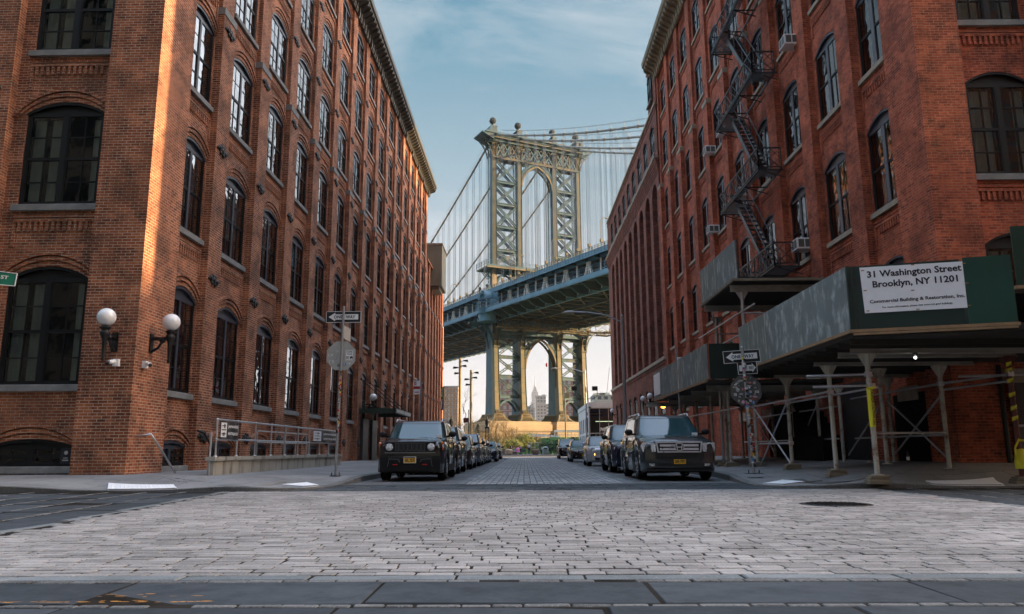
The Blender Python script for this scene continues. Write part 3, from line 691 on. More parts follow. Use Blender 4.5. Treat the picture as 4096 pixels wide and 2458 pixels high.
mb=MB(); mb.bbox(-.03,.25,-.515,.515,0,.3,.03); _o=mb.build('pier_cap',MAT['stoneR']); CAPR=_o.data; bpy.data.objects.remove(_o)
for k in range(qn+1): part('pier_cap',CAPR,Rr,(0,q0+qs*k+.5,20.3))
cornice(Rr,MAT['cornR'],.05,-1,-.6,LR+.1,29.35,30.9,.95,.62,(qs*2,q0+.5+.3))
# steps and doors in the dark under the shed
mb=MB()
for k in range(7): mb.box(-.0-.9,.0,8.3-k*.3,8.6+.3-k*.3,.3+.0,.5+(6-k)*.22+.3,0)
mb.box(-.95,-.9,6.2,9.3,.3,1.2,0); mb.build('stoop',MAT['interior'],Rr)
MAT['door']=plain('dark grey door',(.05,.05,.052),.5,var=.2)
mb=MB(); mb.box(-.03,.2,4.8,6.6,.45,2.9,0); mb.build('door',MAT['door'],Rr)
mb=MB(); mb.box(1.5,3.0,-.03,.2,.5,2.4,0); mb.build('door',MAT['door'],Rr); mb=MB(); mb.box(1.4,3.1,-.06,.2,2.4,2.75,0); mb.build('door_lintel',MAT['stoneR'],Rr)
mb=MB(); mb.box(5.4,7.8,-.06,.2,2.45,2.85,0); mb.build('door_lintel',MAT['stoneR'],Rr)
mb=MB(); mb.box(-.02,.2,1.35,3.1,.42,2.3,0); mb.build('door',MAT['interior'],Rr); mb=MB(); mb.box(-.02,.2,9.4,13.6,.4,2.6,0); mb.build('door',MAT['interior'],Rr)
mb=MB(); mb.tube([(1.15,-.08,.3),(1.15,-.08,2.85)],.06,8); mb.build('drainpipe',MAT['iron'],Rr)
for y in (1.65,14.,17.6): mb=MB(); mb.box(-.06,.2,y,y+1.1,2.1,2.5,0); mb.build('door_lintel',MAT['stoneR'],Rr)
# ---------------------------------------------------------------- arcaded building beyond
Br=thing('arcade_building','dark maroon brick building with tall arcaded bays beyond the right hand factory','building',(10.44,55.95,0),.0098)
mb=MB(); P=PR(0); Pi=PR(.42); n2=9; LB=32.6; arc=[];top=[];win=[];gr=[]
for k in range(n2+1):
    a=.75+k*3.3; c0,c1=a+.25,a+2.35
    if k<=n2-0 and c1<LB: arc.append((c0,c1,[(7.65,20.6,.75)])); top.append((c0+.15,c1-.15,[(23.75,25.7,.45)])); win.append((c0+.35,c1-.35,[(8.2,10.4,.25),(12.,14.1,.25),(15.6,17.7,.25),(18.9,20.7,.3)])); gr.append((c0+.25,c1-.25,[(1.6,5.2,.42)]))
facade(mb,P,0,LB,-.2,7.3,gr,.3); facade(mb,P,0,LB,7.3,22.2,arc,.42,n=8); facade(mb,P,0,LB,22.2,27.4,top,.25)
facade(mb,Pi,.3,LB-.2,7.3,22,win,.15,n=5)
for j in range(5): pbox(mb,P,-.02,LB+.08,21.75+j*.22,21.97+j*.22,-.04-.05*j,.05)
pbox(mb,P,0,LB,22.85,23.05,-.32,.05,1); pbox(mb,P,0,LB,7.05,7.3,-.06,.05); pbox(mb,P,0,LB,7.3,7.55,-.16,.05,1); pbox(mb,P,0,LB,26.9,27.1,-.05,.05); pbox(mb,P,0,LB,27.3,27.5,-.12,.3,1)
for c0,c1,rows in top: hood(mb,P,c0,c1,25.7,.45,[(.05,.2,.05)],8)
for c0,c1,rows in gr: hood(mb,P,c0,c1,5.2,.42,[(.03,.3,.05)],8)
mb.box(0,18,-.1,3.3,27.4,31.2); mb.box(-.08,18,-.12,3.36,31.2,31.45,1); mb.box(0,18,.2,LB,27.0,27.3); mb.box(.35,18,LB-.3,LB,-.2,27.3); mb.box(17.8,18,0,LB,-.2,27.3); mb.box(2.5,7,-2.3,2,31.4,35)
mb.build('wall',[MAT['brickD'],MAT['stoneR']],Br)
mb=MB(); mb.box(.9,17,.5,LB-.5,0,27); mb.build('interior',MAT['interior'],Br)
for cl_ in (win,top,gr):
    for c0,c1,rows in cl_:
        for s_,sp,ri in rows: put_window(Br,('D',round(c1-c0,2),round(sp-s_,2)),c1-c0,sp-s_,ri,'D',(.42 if cl_ is win else 0,(c0+c1)/2,s_),R(-90),sill=cl_ is not gr)
put_window(Br,('D2',1.6,2.),1.6,2.,.3,'D',(-.14,1.9,28.2),R(-90))
# ---------------------------------------------------------------- neighbours round the camera (they shade and are mirrored)
def neighbour(label,x0,x1,y0,y1,h,mat,facey=None,facex=None):
    t=thing('brick_building',label,'building'); mb=MB(); n=0
    mb.box(x0,x1,y0,y1,-.1,h); mb.box(x0-.3,x1+.3,y0-.3,y1+.3,h,h+.6)
    mb.build('wall',mat,t); w_=MB()
    for z in range(int((h-1)/4.2)):
        zz=2.3+z*4.2
        for Y in (y0-.03,y1+.03):
            x=x0+1.2
            while x<x1-2: w_.box(x,x+2,min(Y,Y),Y+.02,zz,zz+2.5); x+=3.6
        for X in (x0-.03,x1+.03):
            y=y0+1.2
            while y<y1-2: w_.box(X,X+.02,y,y+2,zz,zz+2.5); y+=3.6
    o=w_.build('window',MAT['glassd'],t); o['kind']='stuff'; return t
neighbour('pale brick building behind the viewer on the left',-40,-9.5,-22,-5,34,MAT['stoneR'])
neighbour('pale brick building behind the viewer on the right',10.5,40,-22,-5,34,MAT['brickA'])
neighbour('unseen low brick block added far down the cross street to shade the crossing',70,86,-4,21.5,16.5,MAT['brickA'])  # added out of view to keep low sun off the crossing
# ================================================================ suspension bridge (local axes: x across the deck, y along it, z up)
def steelm(name,c,c2,rust,am):
    m=M_(name); v=m.coord(); n=m.noise(m.coord('Object',(1,1,.12)),.8,6,.65); g=m.noise(v,.35,4)
    col=m.mix(m.rng(g,.35,.65,0,1),c,c2); col=m.mix(m.rng(n,.52,.68,0,am),col,rust); m.set(col=col,rough=.55,metal=.1); return m.m
MAT['teal']=steelm('teal bridge paint',(.03,.088,.12),(.055,.13,.165),(.20,.11,.04),.6)
MAT['tealw_sun']=steelm('weathered sun gold tower paint',(.13,.125,.08),(.20,.165,.09),(.24,.12,.04),.85)  # rusty weathered paint, warmed to carry sunlit gold on the leg fronts
MAT['olive']=steelm('olive tower paint',(.055,.065,.052),(.095,.092,.064),(.20,.11,.04),.6)
MAT['blue']=steelm('blue deck paint',(.085,.20,.29),(.13,.27,.36),(.10,.09,.06),.3)
MAT['pale']=steelm('pale truss paint',(.78,.78,.75),(.86,.85,.82),(.22,.15,.08),.5)
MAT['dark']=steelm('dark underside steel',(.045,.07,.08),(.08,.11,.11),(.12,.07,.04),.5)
MAT['rope']=steelm('hanger rope',(.09,.13,.17),(.13,.17,.21),(.12,.10,.08),.3)
MAT['cable']=steelm('cable wrapping',(.22,.23,.22),(.30,.30,.28),(.18,.13,.08),.4)
MAT['ped']=plain('tan granite pedestal',(.42,.33,.22),.85,var=.2,sc=.3,bump=.4,bsc=2.)
BR=thing('suspension_bridge','teal steel suspension bridge with lattice tower, arches and cables crossing above the street end','bridge',(-9.1,218.,0),.48)
OFF=[.85,9.4,21.6,30.2]
def dz(s): return .028*s if s<0 else .016*s
# legs
def leg(o):
    f=MB(); 
    def front(z): return pw([(8.8,-2.6),(11.5,-2.1),(15,-1.75),(20,-1.45),(28,-1.2),(34,-1.0),(38,-.1),(45,0),(95,0)],z)
    def back(z): return pw([(8.8,5.0),(11.5,4.6),(20,4.4),(34,4.2),(40,1.75),(95,1.7)],z)
    def wd(z): return pw([(8.8,1.05),(11.5,.9),(20,.82),(95,.76)],z)
    zs=[10.6,12,14,17,20,24,28,32,36,39,45,53,60,67,74,81,88,93]
    for za,zb in zip(zs,zs[1:]):
        for (m0,m1) in ((0,.3),(.3,1.)) if za<36 else ((0,.25),(.25,1.)):
            q=[]
            for z in (za,zb):
                a,b=front(z),back(z); y0,y1=lerp(a,b,m0),lerp(a,b,m1); w_=wd(z)-(0.12 if m0>0 else 0)
                q+=[(o-w_,y0,z),(o+w_,y0,z),(o+w_,y1,z),(o-w_,y1,z)]
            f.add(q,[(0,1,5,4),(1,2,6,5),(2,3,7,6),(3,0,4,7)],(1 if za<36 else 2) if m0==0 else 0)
        f.beam((o-wd(zb)-.02,front(zb)-.03,zb),(o+wd(zb)+.02,front(zb)-.03,zb),.06,.12,0)
    for s in (-1,1):   # raised edge strips
        for za,zb in zip(zs,zs[1:]): f.beam((o+s*(wd(za)-.08),front(za)-.04,za),(o+s*(wd(zb)-.08),front(zb)-.04,zb),.16,.08,0)
    # lattice rear half of the shaft above the deck
    for z in range(40,93):
        for s in (-1,1):
            x=o+s*.7; f.beam((x,1.7,z),(x,2.95,z+1),.1,.1); f.beam((x,2.95,z),(x,1.7,z+1),.1,.1)
    for s in (-.68,.68): f.box(o+s-.1,o+s+.1,2.85,3.1,40,93)
    g=f.build('tower_leg',[MAT['teal'],MAT['tealw_sun'],MAT['olive']],BR)
    # flared foot
    b=MB()
    for h0,h1,e0,e1 in ((10.75,10.9,.55,.6),(10.,10.75,.5,.75),(9.3,10.,.75,1.3),(8.8,9.3,1.3,2.1),(8.6,8.8,2.2,2.2)):
        q=[]
        for z,e in ((h0,e1 if False else e0),(h1,e0)): pass
        q=[(o-1-e1,-2.6-e1,h0),(o+1+e1,-2.6-e1,h0),(o+1+e1,5+e1,h0),(o-1-e1,5+e1,h0),(o-1-e0,-2.6-e0,h1),(o+1+e0,-2.6-e0,h1),(o+1+e0,5+e0,h1),(o-1-e0,5+e0,h1)]
        b.add(q,[(0,1,5,4),(1,2,6,5),(2,3,7,6),(3,0,4,7),(4,5,6,7)],0)
    for k in range(-3,4):
        x=o+k*.32; pts=[(x,-3.15,10.7),(x*1.+k*.05,-3.3,10.),(x+k*.16,-3.9,9.3),(x+k*.3,-4.75,8.75)]
        for p,q in zip(pts,pts[1:]): b.beam(p,q,.1,.2)
    for k in range(-4,6):
        y=1.2+k*.75
        for s in (-1,1): b.beam((o+s*1.55,y,10.7),(o+s*2.3,y+k*.05,9.3),.12,.2); b.beam((o+s*2.3,y+k*.05,9.3),(o+s*3.15,y+k*.1,8.75),.12,.2)
    for k in range(5): b.box(o-.8+k*.36,o-.68+k*.36,-2.85,-2.5,10.9,11.9)
    b.build('tower_foot',[MAT['tealw_sun']],g)
    # capital bracket at the top and under the deck
    c=MB()
    def brk(z0,z1,y1,xo=0,mi=1):
        P=[(0,z0),(-.12,z0+.35*(z1-z0)),(-.28*abs(y1),z0+.62*(z1-z0)),(-.62*abs(y1),z0+.85*(z1-z0)),(y1,z1)]
        for s in (-.6,.6):
            for p,q in zip(P,P[1:]): c.beam((o+s,p[0]-.05,p[1]),(o+s,q[0]-.05,q[1]),.16,.18,mi,up=(0,1,0))
        for (p,q) in zip(P,P[1:]):
            c.beam((o-.6,p[0],p[1]),(o+.6,q[0],q[1]),.09,.09,mi); c.beam((o+.6,p[0],p[1]),(o-.6,q[0],q[1]),.09,.09,mi); c.beam((o-.6,q[0],q[1]),(o+.6,q[0],q[1]),.12,.12,mi)
        c.box(o-.85,o+.85,-.25,.1,z0-.35,z0,0)
    brk(87.9,92.6,-1.7)
    c2=c; fr=front(31)
    P=[(fr-.05,30.2),(fr-.2,31.8),(fr-.75,33.6),(fr-1.7,35.1),(fr-3.,36.2)]
    for s in (-.7,.7):
        for p,q in zip(P,P[1:]): c.beam((o+s,p[0],p[1]),(o+s,q[0],q[1]),.2,.4,1,up=(0,1,0))
    for p,q in zip(P,P[1:]): c.beam((o-.7,q[0],q[1]),(o+.7,q[0],q[1]),.2,.2,1); c.add([(o-.7,p[0]+.3,p[1]),(o+.7,p[0]+.3,p[1]),(o+.7,q[0]+.3,q[1]),(o-.7,q[0]+.3,q[1])],[(0,1,2,3)],0)
    c.box(o-.95,o+.95,fr-.35,fr+.1,29.8,30.2,1)
    c.build('bracket',[MAT['teal'],MAT['olive']],g)
    # finial
    d=MB(); d.bbox(o-1.5,o+1.5,-1.4,3.9,94.9,95.3,.1); d.prism([(o-1.3,95.3),(o+1.3,95.3),(o+.75,96.1),(o+.6,97.1),(o+1.,97.5),(o-1.,97.5),(o-.6,97.1),(o-.75,96.1)],-.6,2.6,'y')
    for x in (-1.,1.): d.sphere((o+x,0,97.7),.22,8,6)
    d.lathe([(.7,97.5),(.5,97.8),(.36,98.2),(.62,98.5),(.4,98.6)],(o,1,0),12)
    for k in range(12):
        t=math.pi*2*k/12; d.tube([(o+math.cos(t)*.98*math.sin(a),1+math.sin(t)*.98*math.sin(a),99.6-1.0*math.cos(a)) for a in [i*math.pi/8 for i in range(9)]],.12,5)
    d.sphere((o,1,99.6),.86,12,8); d.lathe([(.2,100.5),(.12,100.9),(0,101.)],(o,1,0),8)
    d.build('finial',MAT['dark'],g)
    return g
for o in OFF: leg(o)
# cross bracing above and below the deck
mb=MB()
def strut(x0,x1,y,z,h=.75,mi=0):
    mb.box(x0,x1,y-.3,y+.3,z-.06+h/2,z+.06+h/2,mi); mb.box(x0,x1,y-.3,y+.3,z-.06-h/2,z+.06-h/2,mi); mb.box(x0,x1,y-.05,y+.05,z-h/2,z+h/2,mi)
def xb(x0,x1,y,z0,z1,mi=0):
    for a,b in (((x0,y,z0),(x1,y,z1)),((x1,y+.02,z0),(x0,y+.02,z1))):
        mb.beam(a,b,.12,.55,mi,up=(0,1,0)) if False else None
        A=Vector(a);B=Vector(b);d=(B-A).normalized();n=Vector((-d.z,0,d.x))
        for s in (-.27,.27): mb.beam(A+n*s,B+n*s,.42,.2,mi,up=n)
        k=int((B-A).length/.9)
        for i in range(k):
            p=A+(B-A)*(i/k);q=A+(B-A)*((i+1)/k); e=1 if i%2 else -1; mb.beam(p+n*.27*e,q-n*.27*e,.1,.08,mi)
    cx,cz=(x0+x1)/2,(z0+z1)/2; mb.prism([(cx-.75,cz-.2),(cx-.2,cz-.75),(cx+.2,cz-.75),(cx+.75,cz-.2),(cx+.75,cz+.2),(cx+.2,cz+.75),(cx-.2,cz+.75),(cx-.75,cz+.2)],y-.14,y+.14,'y',mi)
LV=[87.3,80.2,73.2,66.2,59.0,54.6]
LW=[33.2,27.2,21.6,15.9]
for i in (0,2):
    x0,x1=OFF[i]+.76,OFF[i+1]-.76
    for y in (.4,2.7):
        for a,b in zip(LV,LV[1:]):
            if b>54.7: strut(x0,x1,y,b,.7)
            xb(x0,x1,y,b+.35,a-.35)
        if y<1:
            for a,b in zip(LW,LW[1:]): xb(x0,x1,y-.6,b+.35,a-.35)
            for a in LW: strut(x0,x1,y-.6,a,.9)
    for y in (-.3,2.4):   # low portal arch
        ap=[(lerp(x0,x1,t),15.2-3.*(abs(2*t-1)**2.2)) for t in [j/10 for j in range(11)]]
        for (a,b),(c,e) in zip(ap,ap[1:]): mb.beam((a,y,b-.3),(c,y,e-.3),.3,.55)
mb.build('cross_bracing',[MAT['teal']],BR)
# ogive arches between the two middle legs
def ogive(name,z0,z1,x0,x1,y,zt):
    mb=MB(); cx=(x0+x1)/2; h=z1-z0
    def pt(s,t): # t 0 spring .. 1 apex
        return (cx+s*((x1-x0)/2)*math.cos(t*math.pi/2*.83)**.9*1.0 if t<1 else cx, z0+h*math.sin(t*math.pi/2)**1.0)
    for s in (-1,1):
        P=[]
        for j in range(17):
            t=j/16; a=t*1.12; w_=(x1-x0)/2; rx=w_*1.36; x=cx+s*(w_-rx+rx*math.cos(a*1.0)) ; z=z0+h*math.sin(a)/math.sin(1.12)
            x=cx+s*max(0,(w_-(1-math.cos(a))/(1-math.cos(1.12))*w_)); P.append((x,z))
        for yy in (y,y+2.2):
            for (a,b),(c,e) in zip(P,P[1:]): mb.beam((a,yy,b),(c,yy,e),.5,.34,1,up=(0,1,0)); mb.beam((a+s*.9,yy,b+.5),(c+s*.9,yy,e+.5),.4,.16,0,up=(0,1,0)); mb.beam((a,yy,b),(c+s*.9,yy,e+.5),.1,.1); mb.beam((a+s*.9,yy,b+.5),(c,yy,e),.1,.1)
        mb.beam((cx+s*(x1-x0)/2,y+1,z0-5),(cx+s*(x1-x0)/2,y+1,z0),.5,.3,0)
        for j in (6,9,12,14): mb.beam((P[j][0]+s*.9,y+.1,P[j][1]+.5),(cx+s*(x1-x0)/2*(1-j*.045),y+.1,zt),.2,.25); 
        mb.beam((P[3][0]+s*.5,y+.1,P[3][1]+1),(cx+s*(x1-x0)*.2,y+.1,zt),.25,.3)
    mb.build(name,[MAT['teal'],MAT['tealw_sun']],BR)
ogive('upper_arch',80.,86.9,OFF[1]+.76,OFF[2]-.76,.1,87.2)
ogive('lower_arch',24.,32.8,OFF[1]+.85,OFF[2]-.85,-1.,33.2)
mb=MB()   # portal girder
for y in (0,2.6):
    for i in range(3):
        x0,x1=OFF[i]+.7,OFF[i+1]-.7
        mb.box(x0,x1,y-.3,y+.3,87.3,88.1,1); n=4 if i==1 else 3; dx=(x1-x0)/n
        for k in range(n):
            a,b=x0+k*dx,x0+(k+1)*dx
            for p,q in (((a,y,88.1),(b,y,92.5)),((b,y,88.1),(a,y,92.5))): mb.beam(p,q,.4,.34,0,up=(0,1,0))
            mb.beam((a,y,88.1),(a,y,92.5),.3,.35,1)
            m_=(a+b)/2; 
            for p,q in (((a,y,90.3),(m_,y,92.5)),((m_,y,92.5),(b,y,90.3)),((a,y,90.3),(m_,y,88.1)),((m_,y,88.1),(b,y,90.3))): mb.beam(p,q,.22,.16,1,up=(0,1,0))
mb.box(-1.2,32.2,-.7,3.5,92.5,93.3,0); mb.box(-2.2,33.2,-1.6,4.4,93.3,93.7,1); mb.box(-2.,33.,-1.4,4.2,93.7,94.5,1); mb.box(-2.8,33.8,-2.1,5,94.5,94.95,0)
for k in range(120): mb.box(-1.9+k*.29,-1.75+k*.29,-1.52,-1.4,93.85,94.4,0)
for s,x in ((-1,-.0),(1,31.)):   # flared side capital
    P=[(x,88),(x+s*.25,89.3),(x+s*.9,90.8),(x+s*1.9,92.2),(x+s*2.9,93.2)]
    for y in (-.2,1.6,3.2):
        for (a,b),(c,e) in zip(P,P[1:]): mb.beam((a,y,b),(c,y,e),.2,.3,1,up=(0,1,0)); mb.beam((x,y,b),(c,y,e),.12,.12); mb.beam((x,y,e),(c,y,e),.12,.12)
    mb.prism([(x,92.6),(x+s*3.9,94.3),(x+s*3.9,94.6),(x,94.6)],-1.8,4.6,'y',0)
    mb.prism([(x,94.9),(x+s*2.6,94.95),(x+s*1.2,95.9),(x+s*.6,97.3),(x,97.3)],-.9,3,'y',0)
mb.build('portal_girder',[MAT['teal'],MAT['olive']],BR)
mb=MB()   # walkway round the tower above the deck
mb.box(-2.6,33.6,-2.2,5.2,52.9,53.3,1); mb.box(-2.6,33.6,-2.25,-2.1,53.3,53.8,0)
for k in range(19): x=-2.6+k*2.01; mb.box(x-.06,x+.06,-2.2,-2.05,53.3,55.1); mb.prism([(-2.2,52.9),(0,51.2),(0,52.9)],x-.06,x+.06,'x')
for z in (54.,54.6,55.1): mb.box(-2.6,33.6,-2.2,-2.12,z-.04,z+.04)
for k in range(5): y=-2.2+k*1.85; mb.box(-2.65,-2.5,y-.05,y+.05,53.3,55.1)
for z in (54.,54.6,55.1): mb.box(-2.65,-2.57,-2.2,5.2,z-.04,z+.04)
for k in range(4): x=(-2.6 if k==0 else 0); mb.beam((0,k*1.,50.4),(-2.5,k*1.,52.9),.12,.2)
for i in (0,2):
    x0,x1=OFF[i]+.76,OFF[i+1]-.76
    for y in (.3,2.7):
        mb.box(x0,x1,y-.2,y+.2,52.2,52.9)
        for t in range(10):
            a,b=t/10,(t+1)/10; g=lambda t:51.9-3.2*abs(2*t-1)**2.6; mb.beam((lerp(x0,x1,a),y,g(a)),(lerp(x0,x1,b),y,g(b)),.3,.5,0)
for o in OFF: mb.box(o-.8,o+.8,-.1,.1,46,52.9,2)
mb.build('tower_walkway',[MAT['teal'],MAT['tealw_sun'],MAT['ped']],BR)
# ---- deck
S0,S1,PN=-118.,150.,5.15
segs=[(S0,0.),(0.,S1)]
def run(mb,x0,x1,z0,z1,mi=0):
    for a,b in segs: 
        za,zb=dz(a),dz(b); mb.add([(x0,a,z0+za),(x1,a,z0+za),(x1,b,z0+zb),(x0,b,z0+zb),(x0,a,z1+za),(x1,a,z1+za),(x1,b,z1+zb),(x0,b,z1+zb)],[(3,2,1,0),(4,5,6,7),(0,1,5,4),(1,2,6,5),(2,3,7,6),(3,0,4,7)],mi)
mb=MB()
run(mb,-.4,32.4,39.7,40.,1); run(mb,-1.4,33,45.75,46.,1)
for x in (2.7,4.6,6.6,12.5,15.5,18.5,23.7,26,28.3): run(mb,x-.14,x+.14,38.5,39.3,1)
n=int((S1-S0)/PN)
for k in range(n+1):
    s=S0+k*PN; z=dz(s); mb.box(-.3,31.5,s-.22,s+.22,37.75+z,37.85+z,2); mb.box(-.3,31.5,s-.06,s+.06,37.8+z,39.7+z,1)
    if k<n and k%2==0:
        for a,b in ((OFF[0],OFF[1]),(OFF[1],OFF[2]),(OFF[2],OFF[3])): mb.beam((a,s,37.9+z),(b,s+PN*2,37.9+dz(s+PN*2)),.35,.3,2); mb.beam((b,s,37.8+z),(a,s+PN*2,37.8+dz(s+PN*2)),.3,.25,1)
    mb.box(-1.4,31.5,s-.1,s+.1,45.1+z,45.75+z,1)
mb.build('deck',[MAT['blue'],MAT['dark'],MAT['tealw_sun']],BR)
def truss(o,mat,outer):
    mb=MB(); run(mb,o-.35,o+.35,37.3,38.,0); run(mb,o-.3,o+.3,45.05,45.75,0)
    for k in range(n):
        s=S0+k*PN; z=dz(s)
        if k%2==0:
            mb.beam((o,s,38+z),(o,s,45.1+z),.34,.3,1)
        else:
            for e in (-1,1):
                mb.beam((o-.02,s,45.1+z),(o-.02,s+e*PN*.62,38.2+dz(s+e*PN*.62)),.5,.42,1)
            mb.beam((o,s,38+z),(o,s,45.1+z),.24,.22,1); mb.box(o-.25,o+.25,s-.7,s+.7,44.4+z,45.1+z,1)
    mb.build('truss',[mat,MAT['pale'] if outer else mat],BR)
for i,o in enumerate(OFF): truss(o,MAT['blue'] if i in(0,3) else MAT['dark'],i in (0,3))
mb=MB()   # upper parapet band and the outer walkway
for X,sg in ((-1.45,-1),(33.1,1)):
    run(mb,X-.06,X+.06,45.4,46.5,0); run(mb,X-.14,X+.14,45.25,45.45,0); run(mb,X-.1,X+.1,46.45,46.58,0); run(mb,X-.03,X+.03,46.95,47.02,1); run(mb,X-.03,X+.03,47.35,47.42,1)
    s=S0
    while s<S1: z=dz(s); mb.box(X-.12,X+.12,s-.05,s+.05,45.4+z,47.42+z,1); s+=PN/4
mb.build('upper_parapet',[MAT['blue'],MAT['dark']],BR)
mb=MB()
for X,sg in ((-5.,-1),(36.,1)):
    run(mb,X-.08,X+.08,39.0,40.0,0); run(mb,min(X,X-sg*4.6),max(X,X-sg*4.6),39.6,39.72,1); run(mb,X-.15,X+.15,38.75,38.9,0)
    for z in (40.6,41.2): run(mb,X-.02,X+.02,z-.015,z+.015,0)
    run(mb,X-.03,X+.03,41.68,41.74,0)
    for xx in (X-sg*2.2,): 
        for z in (41.2,): run(mb,xx-.02,xx+.02,z-.02,z+.02,2)
    s=S0; k=0
    while s<S1:
        z=dz(s); mb.box(X-.03,X+.03,s-.025,s+.025,40+z,41.7+z,0)
        if k%2==0: mb.box(X-.07,X+.07,s-.06,s+.06,38.7+z,41.75+z,0)
        s+=PN/2;k+=1
    for k in range(n+1):
        s=S0+k*PN; z=dz(s); C=[(X-sg*.05,39.0),(X-sg*.5,38.9),(X-sg*1.2,38.5),(X-sg*1.9,37.9),(X-sg*2.8,37.45),(X-sg*5.5,37.35)]
        for (a,b),(c,e) in zip(C,C[1:]): mb.beam((a,s,b+z),(c,s,e+z),.5,.16,3,up=(0,0,1))
        mb.prism([(a,b+z+.02) for a,b in C]+[(X-sg*5.5,39.6+z)],s-.05,s+.05,'y',1)
mb.build('walkway',[MAT['blue'],MAT['dark'],MAT['pale'],MAT['teal']],BR)
# pulpit with half-dome niche beside the tower
mb=MB(); cx,cy=-3.9,-4.2
mb.lathe([(2.6,38.5),(2.6,39.9),(2.7,40.),(2.6,40.1)],(cx,cy,0),20); mb.lathe([(2.65,36.3),(2.7,36.7),(2.4,37.6),(2.6,38.5)],(cx+.4,cy,0),20)
for k in range(20):
    t=math.pi*2*k/20; x,y=cx+2.6*math.cos(t),cy+2.6*math.sin(t); mb.box(x-.05,x+.05,y-.05,y+.05,40,41.7)
mb.lathe([(2.6,41.65),(2.6,41.75),(2.5,41.75)],(cx,cy,0),20)
mb.grid(lambda u,v:(cx+.6+2.2*math.cos(math.pi*(u*.9+.1))*math.cos(v*math.pi/2)*1.,cy+.3+2.4*math.sin(v*math.pi/2) if False else cy+2.2*math.sin(math.pi*(u-.5))*math.cos(v*math.pi/2),42.9+2.3*math.sin(v*math.pi/2)),16,8)
for k in range(12):
    a,b=math.pi*k/12,math.pi*(k+1)/12
    for r_ in (1.7,2.25): mb.beam((cx-1.,cy+r_*math.cos(a),42.9+r_*math.sin(a)),(cx-1.,cy+r_*math.cos(b),42.9+r_*math.sin(b)),.35,.25)
mb.box(cx-1.2,cx+3,cy-2.4,cy-2.1,42.6,43); mb.box(cx-1.2,cx+3,cy+2.1,cy+2.4,42.6,43); mb.box(cx+2.6,cx+3,cy-2.2,cy+2.2,40,45)
mb.grid(lambda u,v:(cx+.9-2.*math.sin(math.pi*v*.5)*1.,cy+2.3*math.cos(math.pi*u),42.95+2.35*math.sin(math.pi*u)),16,5)
mb.build('niche',[MAT['blue']],BR)
mb=MB()   # big curved lattice bracket carrying the pulpit
P=[(-.1,29.8),(-.3,31.6),(-1.1,33.6),(-2.6,35.3),(-4.6,36.4),(-6.2,36.9)]
for y in (-1.,2.5):
    for (a,b),(c,e) in zip(P,P[1:]): mb.beam((a,y,b),(c,y,e),.35,.3,0,up=(0,1,0)); mb.beam((a+.1,y,b+.9),(c+.1,y,e+.7),.3,.15,0,up=(0,1,0)); mb.beam((a,y,b),(c+.1,y,e+.7),.1,.1); mb.beam((a+.1,y,b+.9),(c,y,e),.1,.1)
mb.box(-6.4,.2,-4.5,-3.9,36.6,37.2); mb.box(-6.4,.2,2,2.6,36.6,37.2)
P2=[(x*-1+31.05,z) for x,z in P]
for y in (-1.,2.5):
    for (a,b),(c,e) in zip(P2,P2[1:]): mb.beam((a,y,b),(c,y,e),.35,.3,0,up=(0,1,0))
mb.build('bracket',[MAT['teal']],BR)
# maintenance platforms hanging under the deck
mb=MB()
for (x,y) in ((1.5,-9),(7,-10.5),(13,-9.5),(19.5,-10),(25.5,-9),(31.,-10.5),(34.5,-12.5)):
    z=33.6; mb.box(x-2.2,x+2.2,y-1.2,y+1.2,z,z+.15)
    for e in (-1,1):
        for k in range(5): mb.box(x-2.2+k*1.1-.05,x-2.2+k*1.1+.05,y+e*1.2-.04,y+e*1.2+.04,z,z+1.3)
        for h in (.6,1.3): mb.box(x-2.2,x+2.2,y+e*1.2-.04,y+e*1.2+.04,z+h-.04,z+h+.04)
        mb.beam((x+e*2.1,y,z),(x+e*2.6,y,37.6),.14,.14); mb.beam((x-e*2.1,y,37.6),(x+e*1.8,y,z+1.3),.1,.1)
    mb.box(x-3,x+3.4,y+1.4,y+3.8,z+1.2,z+1.35)
    for k in range(6): mb.beam((x+2.6,y+1.2+k*.4,z+1.2+k*.5),(x+3.2,y+1.2+k*.4,z+1.2+k*.5),.25,.06)
mb.build('maintenance_platforms',[MAT['tealw_sun']],BR)
mb=MB()  # deep transverse girder over the lower tower
mb.box(-.5,32,-1.6,-1.2,33.6,34.6); mb.box(-.5,32,3.6,4,33.6,34.6); mb.box(-.5,32,-1.6,4,36.8,37.7)
for k in range(16):
    a,b=-.3+k*2,1.7+k*2
    for y in (-1.4,3.8): mb.beam((a,y,34.6),(b,y,36.9),.25,.25); mb.beam((b,y,34.6),(a,y,36.9),.25,.25); mb.beam((a,y,34.6),(a,y,36.9),.2,.2)
mb.build('cross_girder',[MAT['teal']],BR)
